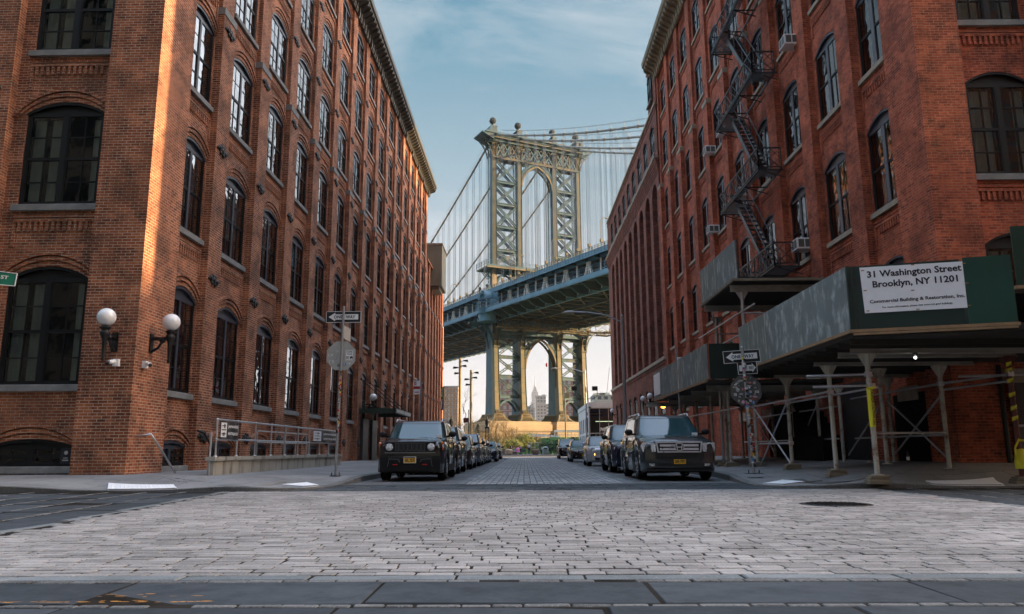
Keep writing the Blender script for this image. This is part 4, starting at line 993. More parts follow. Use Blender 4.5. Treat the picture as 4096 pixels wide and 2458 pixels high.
# cables and hangers
def cz(s): return 94.9+.42*s+.0008*s*s if s<0 else 94.9-.43*s+.0007*s*s
for o in OFF:
    mb=MB(); mb.tube([(o,s,cz(s)) for s in [-130+5*k for k in range(26)]+[0]+[5*k for k in range(1,31)]],.3,8)
    for k in range(-24,28):
        s=k*PN
        if k: mb.tube([(o,s-.35,cz(s-.35)),(o,s+.35,cz(s+.35))],.42,8); mb.beam((o,s,cz(s)+.2),(o,s,cz(s)+1.5),.07,.07)
    for dx in (-.35,.35): mb.tube([(o+dx,s,cz(s)+1.45) for s in [-130+5*k for k in range(26)]],.045,3); mb.tube([(o+dx,s,cz(s)+1.45) for s in [5*k for k in range(31)]],.045,3)
    mb.build('main_cable',MAT['cable'],BR)
lab=0; far_=MB()
for o in OFF:
    for k in list(range(-13,0))+list(range(1,18)):
        s=k*PN; mb=MB() if (k>-13 and k<13) else far_
        zt,zb=cz(s),46.+dz(s)
        for a in (-.28,.28):
            for b in (-.2,.2): mb.tube([(o+a,s+b,zt),(o+a,s+b,zb)],.036,4,0,False)
        mb.box(o-.35,o+.35,s-.22,s+.22,zb+2.6,zb+3.3,1); mb.sphere((o,s,zb+2.4),.2,6,4,1)
        if mb is not far_: mb.build('hanger',[MAT['rope'],MAT['tealw_sun']],BR)
t_=far_.build('far_hangers',[MAT['rope'],MAT['pale']],BR); t_['kind']='stuff'
# pedestals
mb=MB()
def ped(x0,x1):
    for z0,z1,e in ((0,5.2,0),(5.2,6.,.25),(6.,6.3,.7),(6.3,7.9,.7),(7.9,8.6,.45)): mb.bbox(x0-e,x1+e,-7.5-e,9+e,z0,z1,.12)
ped(-3.8,14.2); ped(17.,35.); mb.box(14,17.2,-5,7,0,8.3)
mb.build('pedestal',MAT['ped'],BR)
mb=MB(); 
for s in (-60,-38,-18,6,28):
    z=46+dz(s); mb.tube([(-1.5,s,z),(-1.5,s,z+6.5),(-.8,s,z+7.3),(.4,s,z+7.3)],.08,6); mb.box(.0,1.2,s-.2,s+.2,z+7.2,z+7.4)
mb.build('lamp_posts',MAT['tealw_sun'],BR)['kind']='stuff'
# ================================================================ street furniture and scaffolding
def fit(mb,st,o,ux,uy,wd,ht,mi=0):
    vs,fs=txt(st); x0=min(v[0] for v in vs);x1=max(v[0] for v in vs);y0=min(v[1] for v in vs);y1=max(v[1] for v in vs)
    o=Vector(o);ux=Vector(ux);uy=Vector(uy); mb.add([o+ux*(((x-x0)/(x1-x0)-.5)*wd)+uy*(((y-y0)/(y1-y0)-.5)*ht) for x,y in vs],fs,mi)
MAT['plyA']=weathered('green grey weathered plywood',(.15,.185,.18),(.46,.51,.50),.85,.7,sc=3.2,st=(1.,1.2,.6))
MAT['plyB']=weathered('pale worn plywood',(.17,.20,.18),(.50,.50,.43),.85,.75,sc=3.2,st=(1.,2.,.5))
MAT['plyG']=weathered('dark green painted plywood',(.006,.026,.020),(.012,.013,.011),.6,.5,sc=1.4,st=(.4,.4,2.))
MAT['plyG2']=weathered('fresh green painted plywood',(.008,.055,.036),(.006,.026,.02),.6,.4,sc=1.2)
MAT['timber']=plain('raw timber edge',(.30,.19,.10),.8,var=.3,bump=.3)
MAT['wood']=weathered('grey wood block',(.20,.17,.12),(.08,.06,.045),.7,.9,sc=3.,st=(1,1,3))
MAT['beam']=weathered('grey painted beam',(.35,.35,.31),(.12,.08,.04),.6,.55,sc=1.6,st=(1,1,2))
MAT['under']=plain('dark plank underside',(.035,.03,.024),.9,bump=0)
MAT['yellow']=plain('yellow plastic tape',(.75,.68,.03),.45,var=.1,bump=0)
MAT['signbk']=plain('dull aluminium sign back',(.46,.46,.43),.5,metal=.35,var=.15,sc=5.)
MAT['signbd']=plain('dark worn sign back',(.12,.115,.11),.55,metal=.2,var=.3,sc=6.)
MAT['signw']=plain('reflective white sheeting',(.80,.81,.80),.45,var=.08,bump=0)
MAT['red']=plain('red plastic',(.45,.02,.02),.4,var=.1,bump=0)
MAT['board']=plain('white printed board',(.86,.87,.90),.5,var=.05,bump=0)
MAT['ink']=plain('navy black ink',(.012,.014,.025),.5,bump=0)
def post(par,x,y,z0,z1,mat='pipe',base=True,gus=True,lean=(0,0)):
    mb=MB(); zb=z0+(.14 if base else 0); mb.tube([(x+lean[0],y+lean[1],zb),(x,y,z1)],.052,10); mb.box(x+lean[0]-.09,x+lean[0]+.09,y+lean[1]-.09,y+lean[1]+.09,zb,zb+.02)
    if gus:
        mb.prism([(x-.2,z1),(x+.2,z1),(x+.06,z1-.24),(x-.06,z1-.24)],y-.012,y+.012,'y'); mb.box(x-.13,x+.13,y-.1,y+.1,z1-.01,z1+.012)
    p=mb.build('post',MAT[mat],par)
    if base:
        w_=MB(); a,b=x+lean[0],y+lean[1]; w_.bbox(a-.22,a+.22,b-.13,b+.13,z0-.03,z0+.05,.01); w_.bbox(a-.2,a+.19,b-.12,b+.13,z0+.052,z0+.095,.01); w_.bbox(a-.17,a+.2,b-.13,b+.11,z0+.097,z0+.14,.01); w_.build('base_block',MAT['wood'],p)
    return p
def ibeam(mb,x0,x1,y,z0,z1,mi=0): mb.box(x0,x1,y-.07,y+.07,z0,z0+.015,mi); mb.box(x0,x1,y-.07,y+.07,z1-.015,z1,mi); mb.box(x0,x1,y-.012,y+.012,z0+.015,z1-.015,mi)
def wpipe(mb,p,q,r=.025):
    mb.tube([p,q],r,8)
def clamp(mb,p): mb.box(p[0]-.06,p[0]+.06,p[1]-.06,p[1]+.06,p[2]-.05,p[2]+.05); mb.tube([(p[0],p[1]-.1,p[2]+.03),(p[0],p[1]+.1,p[2]+.03)],.012,6)
def panels(par,pts,z0,z1,mats,n):   # plywood sheets between two plan points
    (x0,y0),(x1,y1)=pts
    for k in range(n):
        a,b=k/n,(k+1)/n; mb=MB(); p=Vector((lerp(x0,x1,a),lerp(y0,y1,a),0));q=Vector((lerp(x0,x1,b),lerp(y0,y1,b),0)); d=(q-p).normalized(); g=.012
        mb.beam(p+d*g+Vector((0,0,(z0+z1)/2)),q-d*g+Vector((0,0,(z0+z1)/2)),.022+.004*(k%2),z1-z0-.01*(k%3)); mb.build('plywood_panel',MAT[mats[k%len(mats)]],par)
# --- main shed
sh=thing('sidewalk_shed','big corner sidewalk shed with green plywood parapet carrying the address board','sidewalk shed')
A=(6.33,14.7);B=(8.96,13.9);C=(6.3,22.3)
mb=MB(); mb.add([(A[0],A[1],3.03),(B[0],B[1],3.03),(11.,13.3,3.03),(11,22.3,3.03),(C[0],C[1],3.03),(A[0],A[1],2.9),(B[0],B[1],2.9),(11.,13.3,2.9),(11,22.3,2.9),(C[0],C[1],2.9)],[(0,1,2,3,4),(9,8,7,6,5),(0,5,6,1),(1,6,7,2),(3,8,9,4),(4,9,5,0)])
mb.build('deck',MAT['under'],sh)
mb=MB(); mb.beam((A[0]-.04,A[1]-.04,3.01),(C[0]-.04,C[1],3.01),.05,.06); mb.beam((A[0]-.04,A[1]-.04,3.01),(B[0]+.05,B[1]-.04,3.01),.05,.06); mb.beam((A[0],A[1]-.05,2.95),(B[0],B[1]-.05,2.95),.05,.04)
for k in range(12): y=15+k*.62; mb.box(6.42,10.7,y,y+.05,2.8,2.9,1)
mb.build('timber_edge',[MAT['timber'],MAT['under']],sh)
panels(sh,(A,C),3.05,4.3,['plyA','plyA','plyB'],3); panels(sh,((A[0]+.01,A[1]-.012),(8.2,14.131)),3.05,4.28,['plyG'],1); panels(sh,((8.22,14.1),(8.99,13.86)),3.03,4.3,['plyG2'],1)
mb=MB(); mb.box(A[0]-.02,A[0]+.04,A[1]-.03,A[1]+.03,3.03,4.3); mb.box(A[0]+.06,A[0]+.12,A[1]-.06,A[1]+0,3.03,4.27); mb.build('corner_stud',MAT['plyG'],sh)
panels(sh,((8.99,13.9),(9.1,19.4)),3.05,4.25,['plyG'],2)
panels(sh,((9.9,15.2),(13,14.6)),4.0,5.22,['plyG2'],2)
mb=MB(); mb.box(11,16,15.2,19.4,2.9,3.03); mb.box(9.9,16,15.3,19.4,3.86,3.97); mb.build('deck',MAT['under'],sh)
mb=MB(); mb.beam((9.86,15.19,3.95),(13,14.58,3.95),.1,.07); mb.build('timber_edge',MAT['timber'],sh)
PO=[(7.1,15.9),(7.2,18.2),(7.25,21.3),(7.35,24.6)]
for (x,y) in PO[:3]+[(7.13,16.6)]: bm=MB(); ibeam(bm,x-.33,10.6,y,2.72,2.9); bm.build('beam',MAT['beam'],sh)
for (x,y) in PO[:3]: post(sh,x,y,swz(x,y,'R'),2.72)
for x,y in ((9.9,18.4),(10.15,21.6),(9.75,24.)): post(sh,x,y,swz(x,y,'R'),2.72,base=False)
post(sh,10.42,16.6,swz(10.4,16.6,'R'),2.72,'pipered')
post(sh,8.75,19.0,.42,2.72,base=False)
mb=MB()
for p,q in (((5.85,15.95,2.27),(7.1,15.9,2.3)),((5.95,15.9,2.04),(7.14,15.9,2.07)),((7.2,15.8,2.02),(7.35,21.4,2.05)),((7.1,18.1,2.1),(7.33,25.2,2.12)),((7.2,21.2,.95),(7.35,24.7,.95)),((7.2,21.25,2.05),(7.35,24.5,.3)),((7.3,24.6,2.05),(7.22,21.2,.33)),
  ((7.15,15.9,1.1),(9.9,18.4,1.15)),((9.9,18.4,2.3),(10.45,16.6,2.35)),((9.9,18.35,2.15),(10.4,16.6,2.2)),((9.9,18.4,2.3),(10.1,24,2.3)),((9.9,18.5,1.1),(10.15,24,1.1)),((9.95,18.4,2.1),(10.1,21.5,.6)),((10.05,21.5,2.1),(9.9,18.5,.6)),((10.4,16.6,1.25),(12.5,16.4,1.25)),((10.,21.6,2.1),(9.9,24,.6)),((9.5,16.9,2.33),(12.5,16.3,2.36))):
    wpipe(mb,p,q)
for p in ((7.1,15.9,2.3),(7.14,15.9,2.06),(7.2,18.2,2.1),(7.25,21.3,2.05),(7.25,21.3,.95),(9.9,18.4,2.3),(10.42,16.6,2.35)): clamp(mb,p)
mb.build('cross_pipes',MAT['galv'],sh)
# --- upper landing platform
up=thing('landing_platform','raised plywood screened platform on tall posts below the fire escape','platform')
panels(up,((6.5,22.8),(6.38,27.)),5.88,7.1,['plyA','plyB'],2); panels(up,((6.52,22.79),(6.58,22.79)),5.88,7.1,['plyG'],1); panels(up,((6.42,27.),(10.4,27.2)),5.88,6.9,['plyG'],2)
mb=MB(); mb.box(6.4,10.45,22.8,27.1,5.78,5.87); mb.build('deck',MAT['under'],up)
mb=MB(); mb.box(6.36,10.45,22.74,22.8,5.8,5.88); mb.box(6.34,6.4,22.8,27.1,5.8,5.88); mb.build('timber_edge',MAT['wood'],up)
for y in (23.3,26.7): mb=MB(); ibeam(mb,6.4,10.4,y,5.58,5.77); mb.build('beam',MAT['beam'],up)
post(up,6.75,23.3,3.1,5.58,'steel',False); post(up,6.85,27.,swz(6.85,27,'R'),5.4,'steel',True); post(up,7.05,27.2,swz(7,27,'R'),5.4,'pipe',False,False); post(up,7.3,24.6,swz(7.3,24.6,'R'),2.8,'pipe'); post(up,7.12,24.75,swz(7.2,24.6,'R'),3.9,'steel',False,False); post(up,10.1,23.3,2.95,5.58,'pipe',False)
mb=MB()
for p,q in (((6.72,22.,4.95),(6.72,29.2,4.97)),((6.72,22.3,4.28),(6.72,27.6,4.3)),((6.8,26.9,4.8),(10.2,26.9,4.8)),((6.75,23.3,4.9),(10.1,23.3,4.9))): wpipe(mb,p,q)
mb.build('cross_pipes',MAT['galv'],up)
# --- long low shed further along
s2=thing('sidewalk_shed','long low sidewalk shed with pale plywood parapet further along the right pavement','sidewalk shed')
panels(s2,((6.1,25.4),(6.02,35.7)),3.08,4.27,['plyB','plyA','plyB','plyA'],5); panels(s2,((6.14,25.38),(10.4,25.3)),3.08,4.25,['plyG'],2)
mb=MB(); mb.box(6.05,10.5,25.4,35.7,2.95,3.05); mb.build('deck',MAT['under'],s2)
mb=MB(); mb.box(6.0,6.05,25.3,35.7,2.98,3.06); mb.build('timber_edge',MAT['timber'],s2)
mb=MB(); mb.box(5.985,6.0,33.9,35.5,3.2,4.15); mb.build('notice_board',MAT['board'],s2)
for y in (26.2,28.6,31.,33.3,35.4): mb=MB(); ibeam(mb,6.2 if y<35 else 5.6,10.4,y,2.72,2.92); mb.build('beam',MAT['beam'],s2)
for y in (26.2,28.6,31.,33.3,35.4): post(s2,6.9,y,swz(6.9,y,'R'),2.72); post(s2,9.9,y,swz(9.9,y,'R'),2.72,base=False)
mb=MB(); wpipe(mb,(6.85,24.7,2.1),(6.6,36,2.1))
for y in (26.2,31.): wpipe(mb,(9.9,y,2.3),(9.9,y+2.4,.6)); wpipe(mb,(9.9,y+2.4,2.3),(9.9,y,.6))
wpipe(mb,(9.85,24.5,1.1),(9.85,35,1.1)); wpipe(mb,(9.85,24.5,2.1),(9.85,35,2.1)); mb.build('cross_pipes',MAT['galv'],s2)
mb=MB(); mb.sphere((6.5,36.2,2.82),.13,10,8); mb.build('t',MAT['red']).name='warning_lamp'
o=bpy.data.objects['warning_lamp']; o.data.materials[0]=emis('amber lamp glow',(1,.22,.02),3.); tag(o,'small glowing amber warning lamp at the far end of the long shed','lamp')
mb=MB(); mb.box(6.5,9.,36.2,36.26,2.9,2.96); mb.sphere((8.02,15.75,2.62),.026,12,8,1); mb.box(7.99,8.05,15.7,15.8,2.67,2.72,2)
o=mb.build('work_light',[MAT['black'],emis('work light bulb',(1,.97,.9),2.5),MAT['black']]); tag(o,'small lit work light bulb hanging under the corner shed','lamp')
# --- address board
d=(Vector((B[0],B[1],0))-Vector((A[0],A[1],0))).normalized(); nrm=Vector((d.y,-d.x,0)); U=Vector((0,0,1))
sb=thing('address_board','white address board reading 31 Washington Street fixed to the corner shed','sign board')
c=Vector((7.44,14.363,3.80)); T=U; t2=(d+U*.012).normalized(); u2=(U-d*.012).normalized(); mb=MB()
c=c+nrm*.035; q=[c+t2*a+u2*b for a,b in ((-.915,-.44),(.905,-.46),(.9,.42),(-.93,.46))]; mb.add(q+[p-nrm*.012 for p in q],[(0,1,2,3),(7,6,5,4),(0,4,5,1),(1,5,6,2),(2,6,7,3),(3,7,4,0)]); mb.build('board',MAT['board'],sb)
mb=MB(); f=c+nrm*.004
fit(mb,'31 Washington Street',f+u2*.29,t2,u2,1.62,.17); fit(mb,'Brooklyn, NY 11201',f+u2*.09,t2,u2,1.46,.17); fit(mb,'Commercial Building & Restoration, Inc.',f-u2*.235,t2,u2,1.62,.085); fit(mb,'For more information, please visit www.nyc.gov/ buildings.',f-u2*.355,t2,u2,1.2,.045)
mb.build('lettering',MAT['ink'],sb)
mb=MB()
for a,b in ((-.88,.4),(.0,.43),(.86,.38),(-.86,-.4),(.86,-.42),(0,-.43),(-.87,0),(.87,.0),(-.05,-.06)): p=f+t2*a+u2*b; mb.box(p.x-.03,p.x+.03,p.y-.006,p.y+.004,p.z-.008,p.z+.008)
mb.build('tie',MAT['timber'],sb)
# --- caution tape
mb=MB(); x,y=7.1,15.9
mb.lathe([(.062,1.22),(.066,1.6),(.061,1.8),(.067,2.02),(.058,2.03)],(x,y,0),14); fit(mb,'CAUTION CAUTION CAU',(x+.01,y-.07,1.62),(0,0,-1),(1,0,0),.72,.055,1); mb.beam((x-.08,y-.07,2.0),(x+.09,y-.07,2.03),.01,.05)
tag(mb.build('caution_tape',[MAT['yellow'],MAT['black']]),'yellow caution tape wrapped round the white post at the pavement corner','caution tape')
mb=MB(); x,y=10.42,16.6
for z0 in (1.3,1.52,1.8,2.1,2.32,2.45):
    for k in range(14):
        a,b=k/14*6.28,(k+1)/14*6.28; zz=z0+.1*k/14; mb.add([(x+.062*math.cos(a),y+.062*math.sin(a),zz),(x+.062*math.cos(b),y+.062*math.sin(b),zz+.007),(x+.062*math.cos(b),y+.062*math.sin(b),zz+.09),(x+.062*math.cos(a),y+.062*math.sin(a),zz+.083)],[(0,1,2,3)])
    fit(mb,'CAUT',(x,y-.066,z0+.09),(.9,0,.3),(-.3,0,.9),.08,.04,1)
mb.tube([(x,y-.06,.95),(x+.2,y-.1,.93),(x+.5,y-.1,.86),(x+.9,y-.1,.8)],.022,4); mb.tube([(x,y-.05,.97),(x-.12,y-.08,.8),(x-.14,y-.1,.66),(x-.05,y-.1,.5)],.025,4)
mb.lathe([(.12,.36),(.13,.5),(.11,.62),(.085,.75),(.05,.78)],(x+.02,y,0),12)
tag(mb.build('caution_tape',[MAT['yellow'],MAT['black']]),'yellow caution tape spiralling down the maroon post at the right edge','caution tape')
mb=MB(); mb.lathe([(.035,0),(.037,.02),(.037,.16),(.015,.22),(.013,.28),(.0,.28)],(9.35,19.2,.46),10); mb.lathe([(.038,.05),(.038,.13)],(9.35,19.2,.46),10,1)
tag(mb.build('bottle',[MAT['black'],MAT['white']]),'dark glass bottle with a white label standing in the shade by the brick wall','bottle')
mb=MB(); mb.lathe([(.03,-.06),(.04,.06),(.036,.06)],(9.2,21.,.45),10,0,'x'); tag(mb.build('paper_cup',MAT['white']),'white paper cup lying on the pavement under the shed','cup')
mb=MB(); mb.grid(lambda u,v:(3.55+.3*u+.03*math.sin(9*v),31.+.35*v,.02+.09*math.sin(3.1*u)*math.sin(3.1*v)+.02*math.sin(17*u+5*v)),8,8); tag(mb.build('plastic_bag',MAT['white']),'crumpled white plastic bag in the right gutter behind the dark grey sport utility','litter')
# --- sign poles
def oneway(par,c,w,h,left,tilt=0,stk=False):
    ux=Vector((math.cos(tilt),0,math.sin(tilt)));uy=Vector((-math.sin(tilt),0,math.cos(tilt)));c=Vector(c);F=Vector((0,-1,0)); mb=MB()
    def pl(a,b,e,f_,dd,mi): q=[c+ux*x+uy*y+F*dd for x,y in ((a,e),(b,e),(b,f_),(a,f_))]; mb.add(q,[(0,1,2,3)],mi)
    q=[c+ux*x+uy*y+F*dd for dd in (-.004,.004) for x,y in ((-w/2,-h/2),(w/2,-h/2),(w/2,h/2),(-w/2,h/2))]; mb.add(q,[(3,2,1,0),(4,5,6,7),(0,1,5,4),(1,2,6,5),(2,3,7,6),(3,0,4,7)],1)
    pl(-w/2+.012,w/2-.012,-h/2+.012,h/2-.012,.006,0)
    s=-1 if left else 1; a=h*.24
    P=[(s*w*.43,0),(s*w*.24,h*.38),(s*w*.24,a),(-s*w*.42,a),(-s*w*.42,-a),(s*w*.24,-a),(s*w*.24,-h*.38)]
    q=[c+ux*x+uy*y+F*.008 for x,y in P]; mb.add([q[0],q[1],q[6]],[(0,1,2)],1); mb.add([q[2],q[3],q[4],q[5]],[(0,1,2,3)],1)
    fit(mb,'ONE',c-ux*w*.155+F*.011,ux,uy,w*.25,h*.29,0); fit(mb,'WAY',c+ux*w*.2+F*.011,ux,uy,w*.27,h*.29,0)
    mb.build('one_way_sign',[MAT['black'],MAT['signw']],par)
def octa(par,c,r,mat,rz=0):
    mb=MB(); P=[(r*1.082*math.cos(R(22.5+45*k)),r*1.082*math.sin(R(22.5+45*k))) for k in range(8)]; mb.prism([(c[0]+a,c[2]+b) for a,b in P],c[1]-.003,c[1]+.003,'y'); return mb.build('stop_sign_back',MAT[mat],par)
STK=[emis('x',(0,0,0),0)]; STK=[plain('sticker %s'%n,c_,.5,bump=0,var=.1) for n,c_ in (('white',(.7,.7,.7)),('black',(.02,.02,.02)),('yellow',(.75,.6,.03)),('orange',(.75,.28,.02)),('red',(.5,.04,.03)),('blue',(.05,.22,.5)),('pink',(.55,.25,.35)),('cream',(.6,.55,.4)),('grey',(.3,.3,.32)))]
def stickers(par,c,r,n,seed,avoid=None,wts=(5,4,1.5,1,1,.8,.6,1,1.5)):
    rn=random.Random(seed); mb=MB(); placed=[]
    for _ in range(n*6):
        if len(placed)>=n: break
        x,z=rn.uniform(-r,r),rn.uniform(-r,r); w_,h_=rn.uniform(.05,.14),rn.uniform(.035,.085)
        if abs(x)+w_/2>r*.92 or abs(z)+h_/2>r*.92 or abs(x)+abs(z)>r*1.25 or abs(x)<.05 or (avoid and avoid(x,z)): continue
        if any(abs(x-a)<(w_+b)/2 and abs(z-e)<(h_+f_)/2 for a,b,e,f_ in placed): continue
        placed.append((x,w_,z,h_)); t=rn.choice((0,0,rn.uniform(-.5,.5))); mi=rn.choices(range(9),wts)[0]; ux=Vector((math.cos(t),0,math.sin(t)));uy=Vector((-math.sin(t),0,math.cos(t))); o=Vector((c[0]+x,c[1]-.005-.0003*len(placed),c[2]+z))
        if rn.random()<.3: n_=10; mb.add([o+ux*(h_*.6*math.cos(6.283*k/n_))+uy*(h_*.6*math.sin(6.283*k/n_)) for k in range(n_)],[tuple(range(n_))],mi)
        else: mb.add([o-ux*w_/2-uy*h_/2,o+ux*w_/2-uy*h_/2,o+ux*w_/2+uy*h_/2,o-ux*w_/2+uy*h_/2],[(0,1,2,3)],mi)
        o2=o-Vector((0,.002,0)); m2=1 if mi in(0,2,3,7) else 0
        for k in (-.2,.2): mb.add([o2-ux*w_*.35+uy*(k*h_-h_*.08),o2+ux*w_*rn.uniform(.1,.35)+uy*(k*h_-h_*.08),o2+ux*w_*rn.uniform(.1,.35)+uy*(k*h_+h_*.08),o2-ux*w_*.35+uy*(k*h_+h_*.08)],[(0,1,2,3)],m2)
    return mb.build('stickers',STK,par)
def polestk(par,x,y,z0,z1,r,lean,n,seed,ztop,H_):
    rn=random.Random(seed); mb=MB()
    for k in range(n):
        z=rn.uniform(z0,z1); f=(z-H_[0])/(H_[1]-H_[0]); cx=x+lean*f; h_=rn.uniform(.02,.07); a0=rn.uniform(-2.6,-1.0); a1=a0+rn.uniform(.5,1.3); rr=r+.002+.0004*k; m=rn.choices(range(9),(5,5,1,1,1.2,.8,1,1,1))[0]
        mb.grid(lambda u,v:(cx+rr*math.cos(lerp(a0,a1,u)),y+rr*math.sin(lerp(a0,a1,u)),z+h_*v),5,2,m)
    mb.build('stickers',STK,par)
sp=thing('sign_pole','street sign pole with one way sign above a grey octagon back, left kerb','sign pole',(-5.04,20.8,.155),0); tp=4.56
mb=MB(); mb.tube([(0,0,0),(.07,0,tp)],.035,10); mb.sphere((.07,0,tp),.04,8,6); mb.build('pole',MAT['steel'],sp)
mb=MB(); mb.box(-.14,.14,-.1,.1,0,.012)
for a in (-.1,.1): mb.tube([(a,0,.0),(a,0,.09)],.014,6)
mb.build('base_plate',MAT['iron'],sp)
oneway(sp,(.06,.045,4.3),.97,.315,True); 
o=octa(sp,(.03,.045,3.22),.395,'signbk')
mb=MB(); mb.add([(.06,-.0,4.08),(.24,.18,3.98),(.24,.18,3.62),(.06,0,3.72)],[(0,1,2,3)]); mb.build('small_plate',MAT['signbk'],sp)
mb=MB(); cx,cz_=.03+.225,3.22+.02; mb.add([(cx-.11,.038,cz_-.15),(cx+.11,.038,cz_-.15),(cx+.11,.038,cz_+.14),(cx-.11,.038,cz_+.14)],[(0,1,2,3)],0)
for a,b,e,f_ in ((-.1,.1,.125,.132),(-.1,.1,-.14,-.133),(-.102,-.096,-.14,.13),(.096,.102,-.14,.13)): mb.add([(cx+a,.036,cz_+e),(cx+b,.036,cz_+e),(cx+b,.036,cz_+f_),(cx+a,.036,cz_+f_)],[(0,1,2,3)],1)
fit(mb,'CURB',(cx,.035,cz_+.085),(1,0,0),(0,0,1),.16,.045,1); fit(mb,'YOUR',(cx,.035,cz_+.02),(1,0,0),(0,0,1),.15,.045,1); fit(mb,'EGO',(cx-.04,.035,cz_-.07),(1,0,0),(0,0,1),.09,.07,1)
mb.add([(cx+.02,.035,cz_-.05),(cx+.06,.035,cz_-.03),(cx+.095,.035,cz_-.06),(cx+.09,.035,cz_-.12),(cx+.07,.035,cz_-.075),(cx+.05,.035,cz_-.12),(cx+.03,.035,cz_-.11)],[(0,1,2,3,4,5,6)],1)
mb.build('stickers',[MAT['white'],MAT['black']],sp)
stickers(sp,(.03,.041,3.22),.39,13,4,avoid=lambda x,z:(x>.08 and -.17<z<.2) or z>.18)
polestk(sp,0,0,1.1,2.75,.035,.07,46,5,2.8,(0,tp))
sp=thing('sign_pole','sticker covered sign pole with two opposed one way signs and octagon on the right kerb','sign pole',(5.75,19.75,.19),0); tp=3.18
mb=MB(); mb.tube([(0,0,0),(-.11,0,tp)],.036,10); mb.sphere((-.11,0,tp),.042,8,6); mb.build('pole',MAT['steel'],sp)
mb=MB(); mb.box(-.2,.2,-.12,.12,0,.012)
for a in (-.13,.13): mb.tube([(a,0,.0),(a,0,.09)],.014,6)
mb.build('base_plate',MAT['iron'],sp)
oneway(sp,(-.12,.045,2.96),.95,.32,True,R(3.5)); oneway(sp,(.01,.045,2.66),.5,.315,False,R(3))
octa(sp,(-.06,.045,2.08),.385,'signbd'); stickers(sp,(-.06,.041,2.08),.38,36,8)
mb=MB(); fit(mb,'REFLEKS',(-.27,.036,2.28),(.75,0,.66),(-.66,0,.75),.2,.05); fit(mb,'SLEEPN',(.12,.036,1.86),(1,0,0),(0,0,1),.16,.035,1); mb.build('stickers',[MAT['white'],STK[4]],sp)
polestk(sp,0,0,.15,2.9,.036,-.11,130,9,3,(0,tp))
# parking regulation poles
sp=thing('parking_sign_pole','thin leaning pole with small red and white parking sign behind the left cars','sign pole',(-4.95,36.7,.15))
mb=MB(); mb.tube([(-.12,0,0),(.05,0,4.5)],.035,8); mb.build('pole',MAT['steel'],sp); mb=MB(); mb.box(-.32,-.02,-.05,-.04,3.3,3.95); mb.box(-.32,-.02,-.052,-.045,3.55,3.68,1); mb.box(-.3,-.2,-.054,-.045,3.74,3.9,1); fit(mb,'S',(-.25,-.056,3.82),(1,0,0),(0,0,1),.05,.1,0); mb.box(-.28,-.06,-.054,-.045,3.38,3.42,1); mb.build('parking_sign',[MAT['white'],MAT['red']],sp)
sp=thing('parking_sign_pole','steel pole with stacked parking rule plates before the pale plywood of the long shed','sign pole',(6.02,30.2,.17))
mb=MB(); mb.tube([(.1,0,0),(0,0,4.55)],.04,8); mb.build('pole',MAT['steel'],sp); mb=MB(); mb.box(.02,.34,-.06,-.05,3.72,4.2); mb.box(.02,.34,-.06,-.05,3.52,3.71,1); mb.box(.02,.34,-.06,-.05,2.95,3.5); mb.box(.02,.34,-.06,-.05,2.78,2.94,2)
for z,m_ in ((4.12,3),(4.05,3),(3.42,4),(3.34,4),(3.28,4),(3.18,4),(3.12,4)): mb.box(.05,.24,-.063,-.055,z,z+.02,m_)
for z in (3.85,3.02): mb.beam((.05,-.063,z),(.3,-.063,z),.004,.014,4); mb.beam((.3,-.063,z),(.25,-.063,z+.04),.004,.014,4); mb.beam((.3,-.063,z),(.25,-.063,z-.04),.004,.014,4)
mb.build('parking_sign',[MAT['white'],MAT['yellow'],STK[5],MAT['red'],MAT['black']],sp)
# street name blade at the left edge of the view
sp=thing('street_name_sign','green street name blade reading Washington St at the left edge','street sign',(-9.05,11.8,0))
mb=MB(); mb.tube([(-.9,-.35,0),(-.9,-.35,4.2)],.05,10); mb.build('pole',MAT['steel'],sp); MAT['sgreen']=plain('street sign green',(.01,.19,.12),.4,var=.08,bump=0)
p=Vector((-.9,-.35,3.68));e=Vector((.83,.2,3.56));dx=(e-p).normalized();uy=Vector((0,0,1)); uy=(uy-dx*uy.dot(dx)).normalized(); nn=dx.cross(uy)
mb=MB(); q=[p-uy*.115,e-uy*.105,e+uy*.105,p+uy*.115]; mb.add(q,[(0,1,2,3)],0); mb.add([a-nn*.012 for a in q],[(3,2,1,0)],0)
for w_ in (.012,):
    for a,b in ((q[0],q[1]),(q[1],q[2]),(q[2],q[3])): mb.beam(a+nn*.004,b+nn*.004,.012,.012,1)
fit(mb,'WASHINGTON',p.lerp(e,.46)+nn*.008,dx,uy,1.3,.125,1); fit(mb,'ST',p.lerp(e,.91)+nn*.008+uy*.02,dx,uy,.11,.06,1); mb.build('name_blade',[MAT['sgreen'],MAT['signw']],sp)
# --- globe lamps
def globe_lamp(label,loc,rz,cat='wall lamp'):   # local: wall at y=0, globe stands out to -y
    t=thing('globe_lamp',label,cat,loc,rz,'white globe wall lamps'); mb=MB()
    mb.box(-.08,.08,-.03,.03,-.75,-.25); mb.box(-.05,.05,-.42,0,-.42,-.34); mb.tube([(0,-.02,-.72),(0,-.2,-.62),(0,-.3,-.45)],.035,6); mb.sphere((0,-.3,-.42),.09,8,6)
    mb.lathe([(.02,-1.02),(.045,-.98),(.03,-.93),(.06,-.5),(.09,-.42),(.12,-.36),(.12,-.3),(.08,-.27),(.12,-.22),(.15,-.2),(.1,-.16),(.0,-.16)],(0,-.5,0),12); mb.build('bracket',MAT['iron'],t)
    g=MB(); g.sphere((0,-.5,.06),.225,20,14); g.build('globe',MAT['globe'],t); return t
g0=globe_lamp('white globe lamp on the camera facing side of the left corner pier',(-10.3,19,4.03),0)
g0.parent=None
